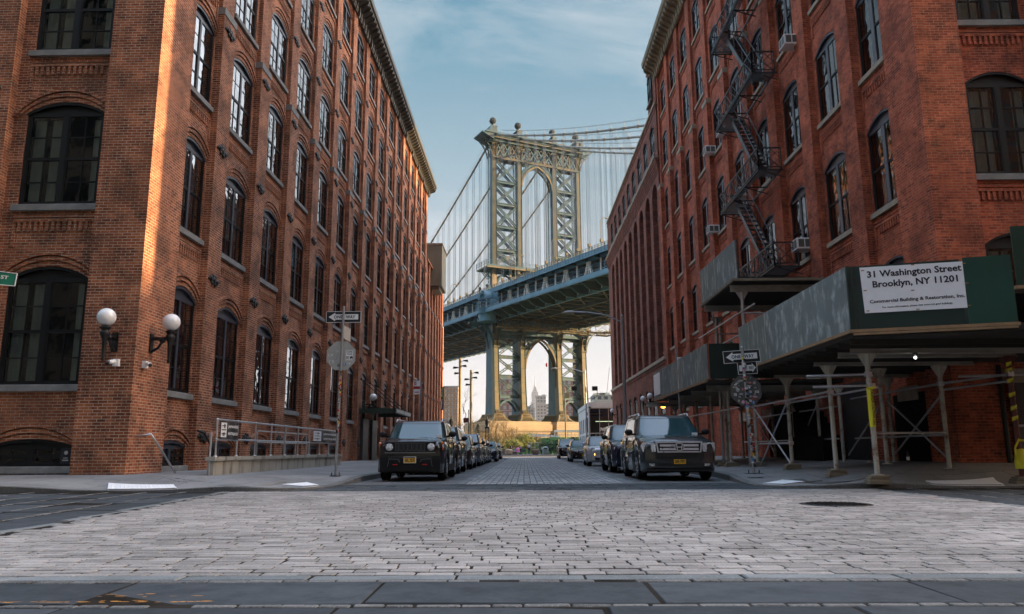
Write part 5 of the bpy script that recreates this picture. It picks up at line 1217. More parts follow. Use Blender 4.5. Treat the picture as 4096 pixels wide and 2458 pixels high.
globe_lamp('white globe lamp on black iron bracket on the street side of the left corner pier',(-9.76,19.75,4.1),R(90))
tt=tree(g0)
for x,y,z,rz,l in ((-9.66,46.6,3.95,90,'white globe lamp above the near end of the green entrance canopy'),(9.95+.42,57.,4.86,-90,'nearest of three white globe lamps on the dark arcade building'),(9.93+.4,60.3,4.86,-90,'middle of three white globe lamps on the dark arcade building'),(9.9+.4,63.6,4.86,-90,'farthest of three white globe lamps on the dark arcade building'),(9.65+.4,84,4.9,-90,'lone white globe lamp at the far end of the dark arcade building')):
    dup(tt,None,(x,y,z),R(rz),l)
def camera_box(label,loc,rz):
    t=thing('security_camera',label,'security camera',loc,rz,'security cameras under the corner lamps'); mb=MB(); mb.box(-.05,.09,-.1,0,-.06,.12); mb.tube([(-.0,-.08,.05),(-.08,-.22,.03)],.055,10); mb.build('housing',MAT['white'],t); mb=MB(); mb.sphere((-.1,-.24,.0),.05,10,6); mb.build('lens_dome',MAT['black'],t)
camera_box('small white security camera below the left of the two corner globe lamps',(-10.22,19,2.98),0); camera_box('small white security camera below the right of the two corner globe lamps',(-9.76,19.42,2.98),R(90))
mb=MB()
for x,z in ((-12.1,.73),(-13.02,.52),(-12.41,.53),(-11.55,.55),(-11.62,.78)): mb.sphere((x,19.62,z),.022,8,6); pass
tag(mb.build('string_lights',emis('orange bulb glow',(1,.25,.02),1.2)),'string of small orange bulbs inside the left corner basement window','lights')
mb=MB(); mb.box(-11.55,-11.3,19.255,19.265,.52,.92,0); mb.lathe([(0,-.003),(.05,-.003)],(-11.42,19.253,.8),10,1,'y'); mb.box(-11.5,-11.35,19.25,19.255,.6,.63,1); mb.box(-11.48,-11.37,19.25,19.255,.66,.68,1)
tag(mb.build('poster',[MAT['ink'],MAT['signbk']]),'small blue poster in the corner of the left basement window','poster')
# --- entrance ramp and rails
rp=thing('concrete_ramp','stained concrete ramp wall along the left warehouse','ramp')
mb=MB(); XR=-7.8; mb.box(XR-.16,XR,19.5,33.,.0,.58); mb.box(XR-.2,XR+.05,19.45,33.05,.58,.68); mb.box(-9.7,XR-.16,24,33,.0,.42); mb.build('wall',MAT['concrete'],rp)
rl=thing('ramp_railing','galvanised pipe railing standing on the concrete ramp wall','railing'); mb=MB(); y0,y1=19.72,32.6; xr=XR-.06
for z in (1.12,1.62): mb.tube([(xr,y0,z),(xr,y1,z)],.026,8)
mb.build('rail',MAT['galv'],rl)
for k in range(10):
    y=y0+k*1.43; mb=MB(); mb.tube([(xr,y,.66),(xr,y,1.64)],.026,8); mb.lathe([(.05,.66),(.05,.7),(.03,.71)],(xr,y,0),8); 
    for z in (1.12,1.62): mb.sphere((xr,y,z),.038,8,6)
    mb.build('baluster',MAT['galv'],rl)
mb=MB(); xb_=xr-1.3
for z in (1.12,1.5): mb.tube([(xb_,26.5,z),(xb_,y1,z)],.026,6)
for k in range(5): mb.tube([(xb_,26.5+k*1.5,.5),(xb_,26.5+k*1.5,1.5)],.026,6)
mb.tube([(xr-.05,19.5,1.3),(xr-.05,19.5,.2)],.028,8); mb.build('handrail',MAT['galv'],rl)
for (lab_,pts) in (('thin bent handrail sloping down to the pavement beside the corner basement window',[(-9.75,19.35,1.2),(-9.3,19.2,1.24),(-9.3,19.6,1.0),(-9.25,20.6,.25)]),('black sloping handrail behind the near end of the ramp railing',[(-8.6,20.3,1.35),(-8.55,20.6,1.3),(-8.5,21.6,.55)])):
    mb=MB(); mb.tube(pts,.028,8); tag(mb.build('handrail',MAT['galv'] if 'bent' in lab_ else MAT['iron']),lab_,'handrail')
MAT['vinyl']=plain('creased black vinyl banner',(.03,.03,.032),.4,var=.6,bump=.8,bsc=6.)
def banner(label,y0,y1,z0,z1,x):
    t=thing('banner',label,'banner',group='black banners tied to the ramp railing'); mb=MB(); mb.grid(lambda u,v:(x+.012*math.sin(u*14+v*5),lerp(y0,y1,u),lerp(z0,z1,v)+.015*math.sin(u*6)*(1-v)),14,6); mb.build('cloth',MAT['vinyl'],t)
    mb=MB(); a=y0+.02; w_=(y1-y0)*.3; X=x+.018; mb.add([(X,a,z0+.04),(X,a+w_,z0+.04),(X,a+w_,z1-.03),(X,a,z1-.03)],[(0,1,2,3)],0)
    rn=random.Random(3); X2=X+.004
    for zz in (z0+.27*(z1-z0),z0+.73*(z1-z0)):
        for k in range(6):
            yy=a+w_*rn.uniform(.15,.85); h_=(z1-z0)*.15*rn.uniform(.4,1); 
            if k%2: mb.box(X2,X2+.002,yy-.012,yy+.012,zz-h_,zz+h_,1)
            else: mb.box(X2,X2+.002,a+w_*.12,a+w_*rn.uniform(.6,.9),zz+(k-2)*.05,zz+(k-2)*.05+.018,1)
    c=lerp(y0,y1,.66); fit(mb,'JAPANESE',(X,c,lerp(z0,z1,.7)),(0,1,0),(0,0,1),(y1-y0)*.55,.09,0); fit(mb,'ANTIQUES',(X,c,lerp(z0,z1,.3)),(0,1,0),(0,0,1),(y1-y0)*.55,.09,0); mb.build('lettering',[MAT['white'],MAT['black']],t)
banner('creased black Japanese Antiques banner tied to the near end of the ramp railing',19.82,21.1,1.13,1.58,xr+.04); banner('smaller black Japanese Antiques banner on the far half of the ramp railing',28.6,32.3,1.14,1.58,xr+.04)
# --- green entrance canopy
cn=thing('entrance_canopy','dark green iron canopy hung on rods over a door of the left warehouse','canopy')
MAT['cgreen']=weathered('dark green iron',(.03,.06,.045),(.02,.02,.02),.5,.5)
mb=MB(); mb.add([(-9.65,45,3.42),(-7.55,45,3.22),(-7.55,51,3.22),(-9.65,51,3.42)],[(0,1,2,3)]); mb.box(-9.65,-7.55,45,45.08,2.98,3.25); mb.box(-7.6,-7.5,45,51,2.98,3.26); mb.box(-9.65,-7.55,50.9,51,2.98,3.25); mb.build('roof',MAT['cgreen'],cn)
mb=MB()
for a,b in ((45.2,47.9),(48.1,50.8)): mb.box(-7.5,-7.47,a,b,3.02,3.2)
mb.build('glass_panel',MAT['blind'],cn); mb=MB()
for y in (45.3,48,50.7): mb.tube([(-9.65,y,5.0),(-7.7,y,3.3)],.03,6); mb.sphere((-9.65,y,5.),.08,6,5)
mb.build('hanger_rod',MAT['iron'],cn); mb=MB(); mb.box(-9.72,-9.5,45.6,47.2,.25,2.7); mb.box(-9.72,-9.5,48.4,50.,.25,2.7); mb.build('door',MAT['door'],cn)
# --- fire escape
fe=thing('fire_escape','black iron fire escape with zigzag stairs on the right brick factory','fire escape'); FX0,FX1=9.5,10.42
def fe_rail(mb,p,q,h=.9,n=6):
    p=Vector(p);q=Vector(q);u=Vector((0,0,h)); mb.beam(p+u,q+u,.05,.05); mb.beam(p+u*.1,q+u*.1,.04,.04)
    for k in range(n+1): a=p.lerp(q,k/n); mb.beam(a,a+u,.042,.042)
    for k in range(n):
        a=p.lerp(q,k/n);b=p.lerp(q,(k+1)/n); m_=(a+b)/2
        mb.beam(a,b+u,.024,.024); mb.beam(b,a+u,.024,.024); mb.beam(a+u*.5,m_+u,.02,.02); mb.beam(m_+u,b+u*.5,.02,.02); mb.beam(m_+u*.1,a+u*.55,.02,.02); mb.beam(m_+u*.1,b+u*.55,.02,.02)
for i,z in enumerate((7.6,11.85,16.06,20.17,24.3)):
    y0,y1=(28.3,33.3) if i==0 else (29.4,35.4); b=MB()
    k=FX0
    while k<FX1+.001:
        for (a,c_) in (((y0,30.3),(33.9,y1)) if i and k>9.78 else ((y0,y1),)): b.box(k-.02,k+.02,a,c_,z-.015,z+.015)
        k+=.075
    for y in (y0,(y0+y1)/2-.9,(y0+y1)/2+.9,y1): b.box(FX0,FX1+.1,y-.025,y+.025,z-.06,z-.015); b.tube([(FX0+.1,y,z-.05),(FX0+.55,y,z-.2),(FX1+.1,y,z-.34)],.025,5)
    for a in (FX0,FX1): b.box(a-.02,a+.02,y0,y1,z-.05,z+.02)
    b.build('landing',MAT['feiron'],fe); r=MB(); fe_rail(r,(FX0,y0,z),(FX0,y1,z),.9,6); fe_rail(r,(FX0,y0,z),(FX1,y0,z),.9,1); fe_rail(r,(FX0,y1,z),(FX1,y1,z),.9,1); r.build('railing',MAT['feiron'],fe)
    if i<4:
        zt={0:11.85,1:16.06,2:20.17,3:24.3}[i]; yt,yb=33.9,30.35 if i else 29.9; s_=MB(); xa,xb2=9.82,10.32
        for x in (xa,xb2): s_.beam((x,yt,zt),(x,yb,z),.05,.2)
        n=15
        for k in range(1,n): t=k/n; s_.box(xa,xb2,lerp(yb,yt,t)-.1,lerp(yb,yt,t)+.1,lerp(z,zt,t)-.02,lerp(z,zt,t)+.02)
        for x in (xa,xb2):
            s_.tube([(x,yt,zt+.85),(x,yb,z+.85)],.025,5)
            for t in (0.03,.35,.66,.97): s_.tube([(x,lerp(yb,yt,t),lerp(z,zt,t)),(x,lerp(yb,yt,t),lerp(z,zt,t)+.85)],.02,4)
        s_.build('stair',MAT['feiron'],fe)
# --- window air conditioners
MAT['ac']=plain('dull white enamel',(.78,.79,.78),.45,var=.12,bump=0)
def ac(label,y,z,x=10.25,w_=.62):
    t=thing('air_conditioner',label,'air conditioner',(x,y,z),R(-90),'window air conditioners'); t.rotation_euler=(0,0,0)
    mb=MB(); mb.bbox(0,.6,-w_/2,w_/2,0,.42,.02); mb.build('case',MAT['ac'],t); mb=MB(); mb.box(-.006,.0,-w_/2+.04,-.02,.05,.37); mb.box(-.006,0,.02,w_/2-.04,.05,.37); mb.box(.06,.27,-w_/2-.006,-w_/2,.06,.36); mb.box(.31,.54,-w_/2-.006,-w_/2,.06,.36); mb.build('grille',MAT['signbd'],t)
for y,z,l in ((41.2,12.55,'white window air conditioner sticking out low on the right factory, left of the fire escape'),(27.9,16.3,'white window air conditioner high up, right of the top fire escape landing'),(38.,16.95,'white window air conditioner two windows left of the fire escape stairs, fourth floor'),(41.,17.1,'white window air conditioner farthest left on the fourth floor'),(35.1,12.6,'white window air conditioner half hidden behind the fire escape'),(28.2,8.15,'white window air conditioner just above the corner shed')):
    ac(l,y,z)
t=thing('vent_grille','square cream vent grille set high in a window of the right factory','vent',(10.78,27.2,14.5)); mb=MB(); mb.box(-.05,.1,-.3,.3,0,.55); mb.build('frame',MAT['blind'],t); mb=MB()
for k in range(5): mb.box(-.06,-.05,-.24,.24,.06+k*.09,.1+k*.09)
mb.build('louvre',MAT['signbd'],t)
# --- tall street lamp on the right kerb
def cobra(label,loc,h,arm,az,dbl=False):
    t=thing('street_lamp',label,'street lamp',loc,0); mb=MB(); mb.tube([(0,0,0),(0,0,h*.5),(0,0,h)],[.12,.1,.07],12); mb.lathe([(.17,0),(.17,.5),(.12,.6)],(0,0,0),12); mb.sphere((0,0,h+.1),.08,8,6); mb.build('pole',MAT['steel'],t)
    mb=MB(); mb.tube([(0,0,h-.3),(-arm*.35,0,h+.15),(-arm*.7,0,h+.32),(-arm,0,h+.36)],.045,8); mb.build('arm',MAT['steel'],t)
    mb=MB(); mb.sphere((-arm-.28,0,h+.36),.3,12,8,0,(1.25,.45,.28)); mb.box(-arm-.75,-arm-.05,-.1,.1,h+.3,h+.36); mb.build('lamp_head',MAT['signbk'],t); return t
cobra('tall galvanised street lamp reaching left over the parked cars on the right','' or (6.0,46.,.2),8.5,2.9,0)
t=cobra('far street lamp at the park corner with two floodlights and a brown street sign',(8.0,100,.15),10.8,3.7,0)
mb=MB(); mb.tube([(0,0,7.1),(1.1,0,7.2),(1.5,0,7.6),(1.5,0,8.2)],.05,6); mb.tube([(0,0,7.1),(-1.1,0,7.2),(-1.3,0,7.7),(-1.3,0,8.2)],.05,6); mb.build('bracket',MAT['iron'],t)
for x in (-1.5,1.2): mb=MB(); mb.box(x-.35,x+.35,-.25,.25,8.2,8.75); mb.build('floodlight',MAT['iron'],t)
mb=MB(); mb.box(.1,2.1,-.03,.03,5.,5.42,0); fit(mb,'Plymouth St',(1.1,-.035,5.21),(1,0,0),(0,0,1),1.8,.26,1); MAT['brown']=plain('brown sign paint',(.07,.02,.02),.5,bump=0); mb.build('street_name_sign',[MAT['brown'],MAT['signw']],t)
mb=MB(); mb.sphere((-5.0,0,11.6),.15,8,6,0,(1,1,2)); o=mb.build('red_marker',MAT['red'],t)
mb=MB(); mb.tube([(9.4,99.8,7.3),(9.7,96,6.9),(9.9,92,7.6),(9.95,89,10.2)],.02,4); tag(mb.build('overhead_wire',MAT['iron']),'sagging black wire between the far lamp and the dark brick building','wire')
t=thing('banner','vertical green and blue banner at the far end of the left brick row','banner'); mb=MB(); mb.box(-9.8,-9.28,88.9,88.94,6.7,8.0,0); mb.box(-9.8,-9.28,88.9,88.94,5.45,6.7,1); mb.build('cloth',[plain('banner green',(.03,.14,.02),.6,bump=0),plain('banner blue',(.01,.04,.09),.6,bump=0)],t)
mb=MB(); fit(mb,'brock',(-9.5,88.89,7.35),(0,0,-1),(1,0,0),1.,.16); fit(mb,'Nelson',(-9.5,88.89,6.1),(0,0,-1),(1,0,0),1.05,.16); mb.build('lettering',MAT['signw'],t)
mb=MB(); mb.box(-9.85,-9.2,88.88,88.96,8.,8.04); mb.box(-9.85,-9.2,88.88,88.96,5.41,5.45); mb.build('rod',MAT['iron'],t)
# ================================================================ parked cars (front faces the camera, local y runs backwards along the car)
def paint(name,c,metal=.0):
    m=M_(name); v=m.coord(); n=m.noise(v,900,1); d=m.noise(v,2.,4)
    m.set(col=m.mix(m.rng(n,.4,.6,0,.25),c,tuple(min(1,x*1.6+.002) for x in c)),rough=m.rng(d,.3,.7,.3,.42),metal=metal,coat=1.,coatr=.025,spec=.25); return m.m
MAT['tyre']=plain('tyre rubber',(.01,.01,.01),.9,var=.3,bump=.2,spec=.2)
MAT['trim']=plain('black plastic trim',(.008,.008,.009),.6,var=.2,bump=.1,spec=.3)
MAT['trimg']=plain('grey trim and painted highlights',(.11,.115,.12),.35,var=.1,bump=0)
MAT['chrome']=plain('chrome trim',(.78,.80,.83),.3,metal=.55,var=.05,bump=0)
MAT['rim']=plain('alloy rim',(.42,.43,.44),.28,metal=.8,var=.1,bump=0)
MAT['rimd']=plain('dark alloy rim',(.05,.05,.055),.3,metal=.7,var=.1,bump=0)
m=M_('headlight glass'); m.set(col=m.mix(m.rng(m.noise(m.coord(),22,3),.4,.6,0,1),(.45,.47,.49),(1.,1.,1.)),rough=.15,metal=.0,coat=1.); MAT['hl']=m.m
MAT['amber']=plain('amber lens',(.75,.16,.01),.25,var=.1,bump=0,coat=1.)
MAT['plate']=plain('orange yellow plate',(.80,.42,.02),.4,var=.05,bump=0)
MAT['seat']=plain('dark car cabin',(.015,.015,.016),.8,bump=0)
MAT['amberon']=emis('lit amber lamp',(1,.33,.05),4.)
def bx(mb,x0,x1,y0,y1,z0,z1,mi=0): mb.box(min(x0,x1),max(x0,x1),y0,y1,z0,z1,mi)
def se(a,n): return math.copysign(abs(a)**(2./n),a)
def car(name,label,loc,W,Ln,H,col,cy,wt,re,rt,hood,belt,wb,fo,r,rim='rim',front='suv',detail=2,plate=None,clad=False,rails=False,roofc=None,tum=.84,noseR=.16,rz=0):
    t=thing(name,label,'car',loc,rz,'cars parked along both kerbs'); hw=W/2
    hz0,hz1=hood; rear=Ln-.03
    ztop=lambda y:pw([(0,hz0-.10),(.05,hz0-.02),(.15,hz0+.02),(cy*.6,lerp(hz0,hz1,.75)),(cy,hz1),(cy+.1,belt),(re,belt+.02),(rear-.1,belt),(rear,belt-.15)],y)
    wid=lambda y:hw*(1-noseR*max(0,1-y/.42)**2.2-.10*max(0,1-(rear-y)/.4)**2)
    ya,yb=fo,fo+wb; ra=r+.055
    def zbot(y):
        z=pw([(0,.30),(.12,.22),(.5,.2),(rear-.4,.22),(rear,.36)],y)
        for yc in (ya,yb):
            d=abs(y-yc)
            if d<ra: z=max(z,r+math.sqrt(ra*ra-d*d))
        return z
    ys=sorted(set([0,.04,.1,.2,.32,cy*.8,cy,cy+.12,re,rear-.35,rear-.12,rear]+[yc+ra*k for yc in (ya,yb) for k in (-1.001,-.995,-.93,-.8,-.6,-.35,0,.35,.6,.8,.93,.995,1.001)]+[ya+wb*.35,ya+wb*.5,ya+wb*.65]))
    ys=[y for y in ys if 0<=y<=rear]; sec=[]
    for y in ys:
        zb,zt,w=zbot(y),ztop(y),wid(y); zs=min(zt-.03,belt-.02) if y>cy else zt-.07; g=lambda f:lerp(zb,zs,f)
        crown=.035 if y<cy else 0
        h=[(0,zb),(w*.6,zb),(w-.05,zb),(w-.012,zb+.03 if zb<.5 else zb),(w,g(.3)),(w+.004,g(.55)),(w-.004,g(.78)),(w-.03,zs-.02),(w-.075,zs+.03 if zs+.03<zt+.02 else zt),(w*.72,zt+crown*.3),(w*.4,zt+crown*.8),(0,zt+crown)]
        sec.append([(x,y,z) for x,z in h]+[(-x,y,z) for x,z in h[-2:0:-1]])
    mb=MB(); k=len(sec[0]); mb.add([p for s_ in sec for p in s_],[(i*k+j,(i+1)*k+j,(i+1)*k+(j+1)%k,i*k+(j+1)%k) for i in range(len(sec)-1) for j in range(k)],0,True)
    for s_,f in ((sec[0],False),(sec[-1],True)): mb.add(s_,[tuple(range(k)) if f else tuple(range(k))[::-1]],0)
    mb.build('body',col,t)
    fm=MB(); fm.box(-hw*.82,hw*.82,.35,rear-.3,.2,.42)
    for yc in (ya,yb): fm.box(-hw+.26,hw-.26,yc-ra,yc+ra,.25,.8)
    fm.build('underbody',MAT['seat'],t)
    # cabin
    NZ=9; wB,wT=hw-.06,hw*tum-.05
    def ring(th,kk,off=0.):
        e=kk; yf=lerp(cy,wt,e**.9);yr=lerp(re+.05 if False else rear-.12 if re>rear-.9 else re+.45,rt,e**.85); w=lerp(wB,wT,e**1.15); c=(yf+yr)/2;h=(yr-yf)/2
        return ((w+off)*se(math.sin(th),9),c-(h+off)*se(math.cos(th),9),lerp(belt-.03,H-.07,e))
    mb=MB(); n=56
    rows=[(e/(NZ-1)) for e in range(NZ)]
    vs=[ring(2*math.pi*i/n,e) for e in rows for i in range(n)]
    cyc=(wt+rt)/2
    for sc_,zz in ((.965,H-.035),(.85,H-.008),(.5,H),(0.02,H+.002)):
        for i in range(n): x,y,z=ring(2*math.pi*i/n,1.); vs.append((x*sc_,cyc+(y-cyc)*sc_,zz))
    R_=len(vs)//n
    roof=MB(); roof.add(vs,[(j*n+i,j*n+(i+1)%n,(j+1)*n+(i+1)%n,(j+1)*n+i) for j in range(R_-1) for i in range(n)],0,True); roof.build('roof',roofc or col,t)
    def patch(nm,t0,t1,k0,k1,off=.008,nu=14,nv=6,mat='carglass',r0=0.06,par=None):
        g=MB(); dk=g.grid(lambda u,v:ring(R(lerp(t0,t1,u)),lerp(k0,k1,v),off),nu,nv,0,True); return g.build(nm,MAT[mat],par or t)
    patch('windshield_seal',-47.5,47.5,.03,.955,.004,mat='trim'); patch('windshield',-45,45,.055,.93,.009,mat='glasscar')
    for s in (1,-1):
        patch('side_window',s*57,s*87,.09,.9,.007,mat='glasscar'); patch('side_window',s*92,s*121,.09,.9,.007,mat='glasscar')
        if detail>1: patch('window_trim',s*55,s*124,.03,.07,.01,mat='trim' if clad else 'chrome')
    patch('rear_window',145,215,.12,.9,.007,mat='glasscar')
    # wheels
    for s in (1,-1):
        for yc in (ya,yb):
            w_=MB(); x=s*(hw-.115); w_.lathe([(r*.62,-.11),(r*.9,-.115),(r*.985,-.085),(r,-.03),(r,.03),(r*.985,.085),(r*.9,.115),(r*.62,.11)],(x,yc,r),24,0,'x'); o=w_.build('wheel',MAT['tyre'],t)
            g=MB(); X=x+s*.1; g.lathe([(r*.64,0),(r*.6,s*.02),(r*.56,-s*.03)],(X,yc,r),20,0,'x'); g.lathe([(0,-s*.04),(r*.56,-s*.045)],(X,yc,r),20,1,'x'); g.lathe([(0,s*.015),(r*.12,s*.01),(r*.13,-s*.03)],(X,yc,r),12,0,'x')
            for q in range(5):
                a=q*2*math.pi/5+.3; 
                for e in (-.12,.12): g.beam((X+s*.0,yc+r*.1*math.cos(a),r+r*.1*math.sin(a)),(X+s*.01,yc+r*.58*math.cos(a+e),r+r*.58*math.sin(a+e)),.03,.045,0,up=(1,0,0))
            g.build('rim',[MAT[rim],MAT['black']],o)
    # arch trim and sills
    if clad:
        mb=MB()
        for s in (1,-1):
            for yc in (ya,yb):
                P=[(yc+(ra+.03)*math.cos(a),r+(ra+.03)*math.sin(a)) for a in [math.pi*q/12 for q in range(-1,14)]]
                for p,q in zip(P,P[1:]): mb.beam((s*(hw-.0),p[0],p[1]),(s*(hw-.0),q[0],q[1]),.075,.05,0,up=(s,0,0))
            mb.box(min(s*(hw-.05),s*(hw+.015)),max(s*(hw-.05),s*(hw+.015)),ya+ra,yb-ra,.24,.42)
        mb.build('cladding',MAT['trim'],t)
    mb=MB()   # door seams and handles
    for s in (1,-1):
        for y in (cy+.28,cy+.28+(re-cy)*.42): mb.box(min(s*(hw-.004),s*(hw+.006)),max(s*(hw-.004),s*(hw+.006)),y-.004,y+.004,.4,belt-.06)
    mb.build('door_seam',MAT['black'],t)
    if detail>1:
        for s in (1,-1):
            for y in (cy+.28+(re-cy)*.36,cy+.28+(re-cy)*.78): mb=MB(); mb.beam((s*(hw+.012),y-.1,belt-.13),(s*(hw+.012),y+.1,belt-.13),.03,.03); mb.build('door_handle',col if not clad else MAT['trim'],t)
    for s in (1,-1):
        mb=MB(); x=s*(hw+.1); y=cy+.38; z=belt+.1; mb.sphere((x,y,z),.11,12,8,0,(1.05,.6,.78)); mb.beam((s*(hw-.1),y+.03,z-.06),(x,y+.02,z-.05),.06,.05); mb.build('mirror',col if front in('mini','sedan') else MAT['trim'],t)
    if rails:
        mb=MB()
        for s in (1,-1): x=s*(wT-.06); mb.tube([(x,wt+.12,H-.04),(x,wt+.22,H+.035),(x,rt-.35,H+.035),(x,rt-.25,H-.03)],.022,6)
        mb.build('roof_rail',MAT['chrome'] if detail>1 else MAT['trim'],t)
    # front end
    F=-.004
    def lic(z,st,w_=.305,x=0):
        mb=MB(); mb.box(x-w_/2-.012,x+w_/2+.012,F-.05,F-.02,z-.085,z+.085,1); mb.box(x-w_/2,x+w_/2,F-.054,F-.05,z-.073,z+.073,0)
        mb.box(x-w_/2,x+w_/2,F-.0545,F-.05,z+.045,z+.073,2)
        if st: fit(mb,st,(x,F-.057,z-.012),(1,0,0),(0,0,1),w_*.86,.085,2)
        mb.build('licence_plate',[MAT['plate'],MAT['white'] if front=='box' else MAT['black'],MAT['ink']],t)
    def lamp(x,z,w_,h_,y=.02,ang=0,mat='hl',nm='headlight',round_=False):
        mb=MB()
        if round_: mb.lathe([(0,-.02),(w_*.3,-.018),(w_*.45,-.005),(w_*.5,.02)],(x,y,z),20,0,'y'); mb.lathe([(w_*.5,-.012),(w_*.56,-.01),(w_*.56,.03)],(x,y,z),20,1,'y'); mb.lathe([(0,-.03),(w_*.13,-.022)],(x,y,z),10,2,'y')
        else:
            s=math.copysign(1,x); a=R(ang)*s; ux=Vector((math.cos(a),math.sin(a),0)); P=[(-.5,-.5),(.42,-.5),(.5,-.2),(.5,.35),(.35,.5),(-.5,.38)]
            q=[Vector((x,y,z))+ux*(p*w_*s)+Vector((0,0,k*h_)) for p,k in P]; nn=Vector((ux.y,-ux.x,0))
            mb.add([v+nn*.012 for v in q]+[v-nn*.06 for v in q],[tuple(range(6)),tuple(range(6,12))]+[(i,(i+1)%6,6+(i+1)%6,6+i) for i in range(6)],0)
            for e in (-.2,.18): c=Vector((x,y,z))+ux*(e*w_*s)+nn*.016; n_=12; mb.add([c+ux*(h_*.28*math.cos(6.283*i/n_))+Vector((0,0,h_*.28*math.sin(6.283*i/n_))) for i in range(n_)],[tuple(range(n_))],2)
        mb.build(nm,[MAT[mat],MAT['trim'],MAT['chrome']],t)
    if front=='box':   # upright face, round lamps, seven slots
        mb=MB(); mb.box(-.62,.62,F-.022,.1,.78,1.03,0)
        for k in range(7):
            x=(k-3)*.118; mb.box(x-.047,x+.047,F-.03,F-.022,.8,1.005,2); mb.box(x-.038,x+.038,F-.034,F-.03,.81,.995,1)
        mb.build('grille',[MAT['trim'],MAT['black'],MAT['trimg']],t)
        mb=MB(); mb.box(-.68,.68,F-.03,.1,.735,.765); mb.box(-.7,.7,F-.01,.1,1.03,1.05); mb.build('nose_highlight',MAT['trimg'],t)  # thin pale bars stand in for highlights on the nose
        for s in (1,-1):
            lamp(s*.56,.9,.215,.215,F-.02,round_=True); lamp(s*(hw-.04),.93,.05,.2,.16,70,'amber','turn_lamp'); lamp(s*.72,.46,.1,.1,F+.02,round_=True,nm='fog_lamp')
            mb=MB(); mb.box(min(s*.34,s*.46),max(s*.34,s*.46),F-.07,F,.425,.455); mb.build('tow_hook',MAT['red'],t)
            mb=MB(); mb.prism([(s*.28,.5),(s*.3,.56),(s*.56,.58),(s*.6,.38),(s*.56,.34),(s*.54,.5)],F-.03,F+.1,'y'); mb.beam((s*.28,F-.035,.5),(s*.3,F-.035,.57),.012,.012,1); mb.beam((s*.3,F-.035,.57),(s*.56,F-.035,.59),.012,.016,1); mb.beam((s*.56,F-.035,.59),(s*.6,F-.035,.38),.012,.012,1); mb.build('bumper_trim',[MAT['trim'],MAT['trimg']],t)  # grey edge lines on the trim are painted highlights
        mb=MB(); mb.box(-hw*.9,hw*.9,F-.015,.3,.26,.66,0); mb.box(-hw*.7,hw*.7,F-.03,.1,.3,.42,0); mb.box(-.6,.6,F-.02,0,.6,.66,1); mb.build('bumper',[MAT['trim'],MAT['black']],t)
        lic(.56,plate); mb=MB(); fit(mb,'Jeep',(0,.02,1.083),(1,0,0),(0,.6,.8),.19,.055); mb.build('badge',MAT['black'],t)
    elif front=='pilot':
        mb=MB(); mb.box(-.54,.54,F-.02,.1,.74,.99,1); mb.box(-.58,.58,F-.035,.05,.965,1.0,0); mb.box(-.56,.56,F-.035,.05,.72,.75,0)
        for z in (.805,.9): mb.box(-.5,.5,F-.05,F,z-.028,z+.028,0)
        for s in (1,-1): mb.beam((s*.55,F-.03,.74),(s*.585,F-.03,.99),.04,.03,0)
        mb.build('grille',[MAT['chrome'],MAT['black']],t)
        mb=MB()
        for s in (1,-1): mb.beam((s*.055,F-.065,.79),(s*.075,F-.065,.93),.026,.02,0)
        mb.box(-.06,.06,F-.07,F-.06,.845,.87,0)
        P=[(.115*math.copysign(abs(math.cos(a))**.6,math.cos(a)),.86+.088*math.copysign(abs(math.sin(a))**.6,math.sin(a))) for a in [6.283*i/20 for i in range(21)]]
        for p,q in zip(P,P[1:]): mb.beam((p[0],F-.066,p[1]),(q[0],F-.066,q[1]),.016,.016,0)
        mb.prism([(p[0],p[1]) for p in P[:-1]],F-.056,F-.05,'y',1); mb.build('badge',[MAT['chrome'],MAT['black']],t)
        for s in (1,-1): lamp(s*.78,.86,.36,.24,.035,18); lamp(s*.925,.88,.06,.2,.12,60,'amber','turn_lamp'); lamp(s*.74,.42,.2,.09,.01,8,nm='fog_lamp')
        mb=MB(); mb.box(-.52,.52,F-.01,.1,.56,.66,1); mb.box(-.76,.76,F-.05,.1,.44,.56,0); mb.box(-hw*.88,hw*.88,.0,.2,.25,.33,1); mb.build('bumper',[col,MAT['black']],t)
        for s in (1,-1): m2=MB(); m2.beam((s*.6,F-.008,.55),(s*.64,F-.008,1.02),.012,.02); m2.build('bonnet_seam',MAT['black'],t)
        lic(.5,plate)
    elif front=='suv':
        mb=MB(); mb.prism([(-.5,.9),(-.62,.78),(-.5,.62),(.5,.62),(.62,.78),(.5,.9)],F-.02,.06,'y',1)
        for z in (.7,.77,.84): mb.box(-.48,.48,F-.03,F,z-.01,z+.01,0)
        mb.box(-.56,.56,F-.035,.02,.885,.91,0); mb.build('grille',[MAT['chrome'],MAT['black']],t)
        for s in (1,-1):
            lamp(s*(hw-.24),.84,.4,.13,.06,30)
            mb=MB(); 
            for p,q in (((hw-.12,.07,.36),(hw-.16,.05,.5)),((hw-.16,.05,.5),(hw-.45,.0,.54)),((hw-.12,.07,.36),(hw-.5,.0,.33))): mb.beam((s*p[0],p[1]-.012,p[2]),(s*q[0],q[1]-.012,q[2]),.02,.02)
            mb.build('bumper_trim',MAT['chrome'],t)
        mb=MB(); mb.box(-.55,.55,F-.012,.1,.32,.5); mb.build('bumper',MAT['black'],t); lic(.54,None)
    elif front=='sedan':
        mb=MB(); mb.prism([(-.28,.74),(-.36,.56),(.36,.56),(.28,.74)],F-.02,.06,'y',1)
        for z in (.6,.65,.7): mb.box(-.31,.31,F-.03,F,z-.009,z+.009,0)
        mb.box(-.3,.3,F-.035,.02,.73,.75,0); mb.box(-.45,.45,F-.01,.1,.3,.4,1); mb.build('grille',[MAT['chrome'],MAT['black']],t)
